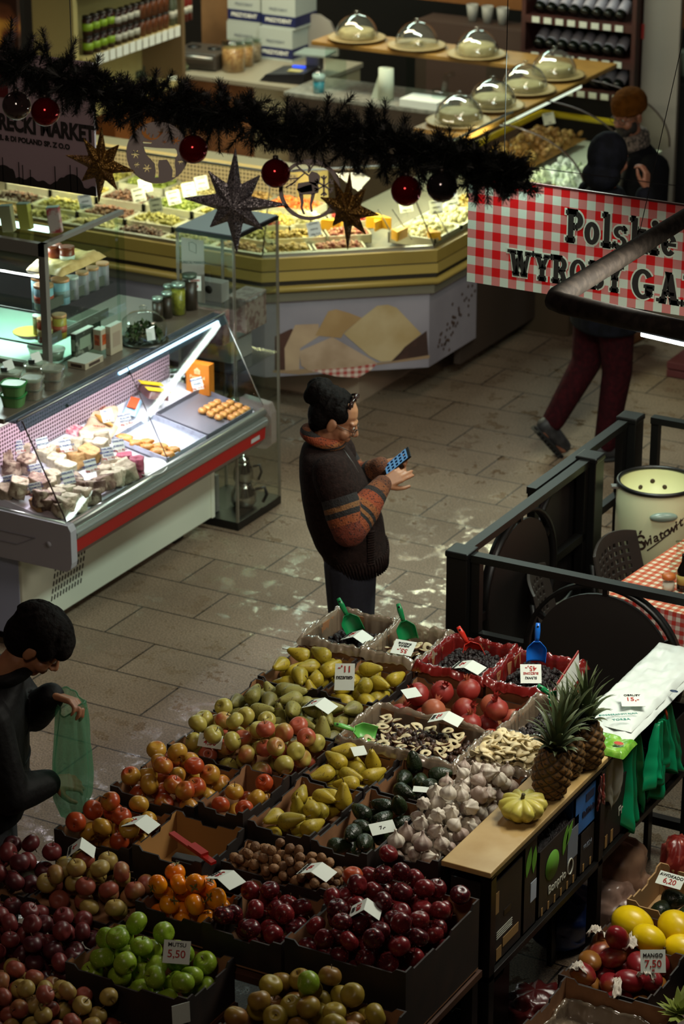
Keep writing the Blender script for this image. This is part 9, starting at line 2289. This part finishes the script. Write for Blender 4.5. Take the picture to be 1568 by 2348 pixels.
DJ = mat('dark_coat','0a0a0e',0.85,spec=0.1,n=(20,'12121a',0.4,0.7)); m = MB()
loft(m,[(0.74,0,0.0,0.215,0.165),(0.85,0,0,0.21,0.165),(1.05,0,0,0.205,0.155),(1.25,0,0,0.21,0.15),(1.38,0,-0.01,0.21,0.125),(1.46,0,-0.02,0.15,0.10),(1.51,0,-0.02,0.09,0.08)],30)
chain(m,[krs,kre,krw - (krw - kre).normalized() * 0.03],[0.08,0.07,0.052]); chain(m,[kls,kle,klw - (klw - kle).normalized() * 0.03],[0.08,0.07,0.052]); fuse(m,'coat',DJ,wk,0.009,4)
m = MB(); ell(m,(0,-0.025,0.02),(0.100,0.115,0.125),HM_K); ell(m,(0,-0.05,-0.09),(0.11,0.10,0.08),HM_K); fuse(m,'hood',DJ,wk,0.008,4)
MAR = mat('maroon_corduroy','24080c',0.9,spec=0.1,n=(40,'340b10',0.4,0.7)); m = MB()
chain(m,kf,[0.108,0.082,0.064]); chain(m,kb,[0.108,0.082,0.062]); fuse(m,'trousers',MAR,wk,0.008,4)
BOOT = mat('dark_hiking_shoe','1c1a1c',0.6,n=(30,'2c2a2c',0.4,0.6)); SOLE = mat('shoe_sole','0c0b0b',0.7)
m = MB(); chain(m,[(0.07,-0.04,0.06),(0.075,0.06,0.055),(0.078,0.13,0.042)],[0.050,0.048,0.038]); chain(m,[(0.07,0.0,0.12),(0.07,0.0,0.06)],[0.052,0.05]); fuse(m,'shoe',BOOT,wk,0.006,3)
m = MB(); ell(m,(0.074,0.045,0.014),(0.052,0.145,0.016)); m.build('shoe_sole',SOLE,wk)
sd = (Vector((-0.07,-0.175,0.03)) - Vector((-0.07,-0.31,0.19))).normalized()
m = MB(); chain(m,[(-0.07,-0.295,0.185),(-0.07,-0.235,0.115),(-0.07,-0.18,0.055)],[0.050,0.048,0.038]); chain(m,[(-0.07,-0.25,0.22),(-0.07,-0.28,0.17)],[0.054,0.05]); fuse(m,'shoe',BOOT,wk,0.006,3)
m = MB(); ell(m,(0,0,0),(0.052,0.145,0.015),frame(Vector((-0.07,-0.270,0.088)),(1,0,0),sd))
for k in range(9): m.box((0,-0.115 + 0.028 * k,-0.012),(0.085,0.012,0.016),0,frame(Vector((-0.07,-0.270,0.088)),(1,0,0),sd))
m.build('shoe_sole',SOLE,wk)
# ---------------------------------------------------------------- man in the ochre beanie
N0 = Vector((-6.07,14.47,0)); NR = FACE_R + PI + 0.55
NS = 0.97
HM_N = M_head((0,0.02,1.535),-0.22,0.18,0,1.05)
bm = MB(); head(bm,HM_N,1.05); chain(bm,[(0,-0.03,1.33),(0,-0.0,1.46)],[0.06,0.057])
loft(bm,[(0.80,0,0,0.16,0.12),(1.0,0,0,0.16,0.12),(1.15,0,0,0.17,0.12),(1.28,0,-0.01,0.20,0.10),(1.35,0,-0.02,0.08,0.06)],20)
for q,dy in ((-1,0.10),(1,-0.20)):
 chain(bm,[(q * 0.095,0,0.83),(q * 0.09,dy * 0.4 + 0.02,0.46),(q * 0.09,dy,0.10 if q < 0 else 0.16)],[0.09,0.06,0.044]); chain(bm,[(q * 0.09,dy - 0.03,0.05 if q < 0 else 0.10),(q * 0.09,dy + 0.12,0.04 if q < 0 else 0.045)],[0.044,0.036])
for q in (-1,1):
 chain(bm,[(q * 0.22,-0.01,1.27),(q * 0.27,0.02,1.0),(q * 0.24,0.12,0.80)],[0.05,0.043,0.03]); hand(bm,(q * 0.24,0.12,0.80),(0,0.3,-0.95),(q * 0.95,0,0),-q,curl=(0.3,0.4,0.3))
mn = person(bm,'bearded man in an ochre beanie, knitted scarf and black coat',N0,NR,DSKIN,0.0055)
mn.scale = (0.97,0.97,0.965); eyes(mn,HM_N)
OCHB = mat('ochre_beanie','54300c',0.95,spec=0.05,n=(30,'432507',0.4,0.7),bump=(100,0.5)); m = MB(); ell(m,(0,-0.016,0.066),(0.098,0.117,0.092),HM_N); ell(m,(0,-0.014,0.034),(0.097,0.115,0.040),HM_N); fuse(m,'beanie',OCHB,mn,0.006,3)
BRD_ = mat('dark_beard','140e0b',0.8,n=(60,'20160f',0.4,0.7)); m = MB(); ell(m,(0,0.060,-0.082),(0.046,0.040,0.040),HM_N); ell(m,(0,0.082,-0.052),(0.034,0.016,0.010),HM_N)
for q in (-1,1): ell(m,(q * 0.052,0.028,-0.060),(0.018,0.034,0.038),HM_N)
fuse(m,'beard',BRD_,mn,0.005,2)
m = MB()
for q in (-1,1):
 m.tube([HM_N @ Vector((q * 0.033 + 0.024 * math.cos(a),0.094,-0.004 + 0.018 * math.sin(a))) for a in [2 * PI * i / 16 for i in range(16)]],0.002,5,closed=True); m.tube([HM_N @ Vector(p) for p in ((q * 0.056,0.088,0.0),(q * 0.078,0.03,0.004),(q * 0.084,-0.01,0.0))],0.002,5)
m.tube([HM_N @ Vector(p) for p in ((-0.01,0.097,0),(0.01,0.097,0))],0.002,5); m.build('glasses',mat('glasses_frame_dark','1c1410',0.3),mn)
SCF = mat('grey_knit_scarf','6a5c54',0.95,n=(55,'2c2622',0.45,0.55),bump=(90,0.6)); m = MB()
for k,(z,r,t) in enumerate(((1.395,0.085,0.036),(1.355,0.092,0.036))): m.tube([(r * math.cos(a),0.005 + r * math.sin(a),z - 0.02 * math.sin(a)) for a in [2 * PI * i / 26 for i in range(26)]],t,10,closed=True)
fuse(m,'scarf',SCF,mn,0.007,3)
BC = mat('black_coat','08080b',0.9,spec=0.1,n=(20,'0e0e12',0.4,0.7)); m = MB()
loft(m,[(0.58,0,0.0,0.25,0.19),(0.75,0,0,0.245,0.185),(1.0,0,0,0.24,0.17),(1.15,0,0,0.25,0.16),(1.25,0,-0.01,0.25,0.135),(1.32,0,-0.02,0.19,0.11),(1.36,0,-0.02,0.10,0.09)],30)
for q in (-1,1): chain(m,[(q * 0.235,-0.01,1.25),(q * 0.285,0.02,1.0),(q * 0.25,0.11,0.82)],[0.092,0.080,0.058])
fuse(m,'coat',BC,mn,0.009,4)
m = MB(); m.tube([(-0.13,0.11,1.31),(-0.135,0.155,1.2),(-0.14,0.175,1.05)],0.016,6); m.build('bag_strap',mat('strap_grey','22221e',0.7),mn)
m = MB()
for q,dy in ((-1,0.10),(1,-0.20)): chain(m,[(q * 0.095,0,0.83),(q * 0.09,dy * 0.4 + 0.02,0.46),(q * 0.09,dy,0.12 if q < 0 else 0.18)],[0.11,0.085,0.07])
fuse(m,'trousers',mat('charcoal_trousers','121214',0.8),mn,0.009,4)
TSH = mat('tan_leather_shoe','6a4626',0.5,n=(20,'553618',0.4,0.7))
for q,dy in ((-1,0.10),(1,-0.20)):
 m = MB(); z = 0.05 if q < 0 else 0.10; chain(m,[(q * 0.09,dy - 0.04,z),(q * 0.09,dy + 0.13,0.042)],[0.052,0.042]); chain(m,[(q * 0.09,dy,z + 0.06),(q * 0.09,dy,z)],[0.054,0.05]); fuse(m,'shoe',TSH,mn,0.007,3)
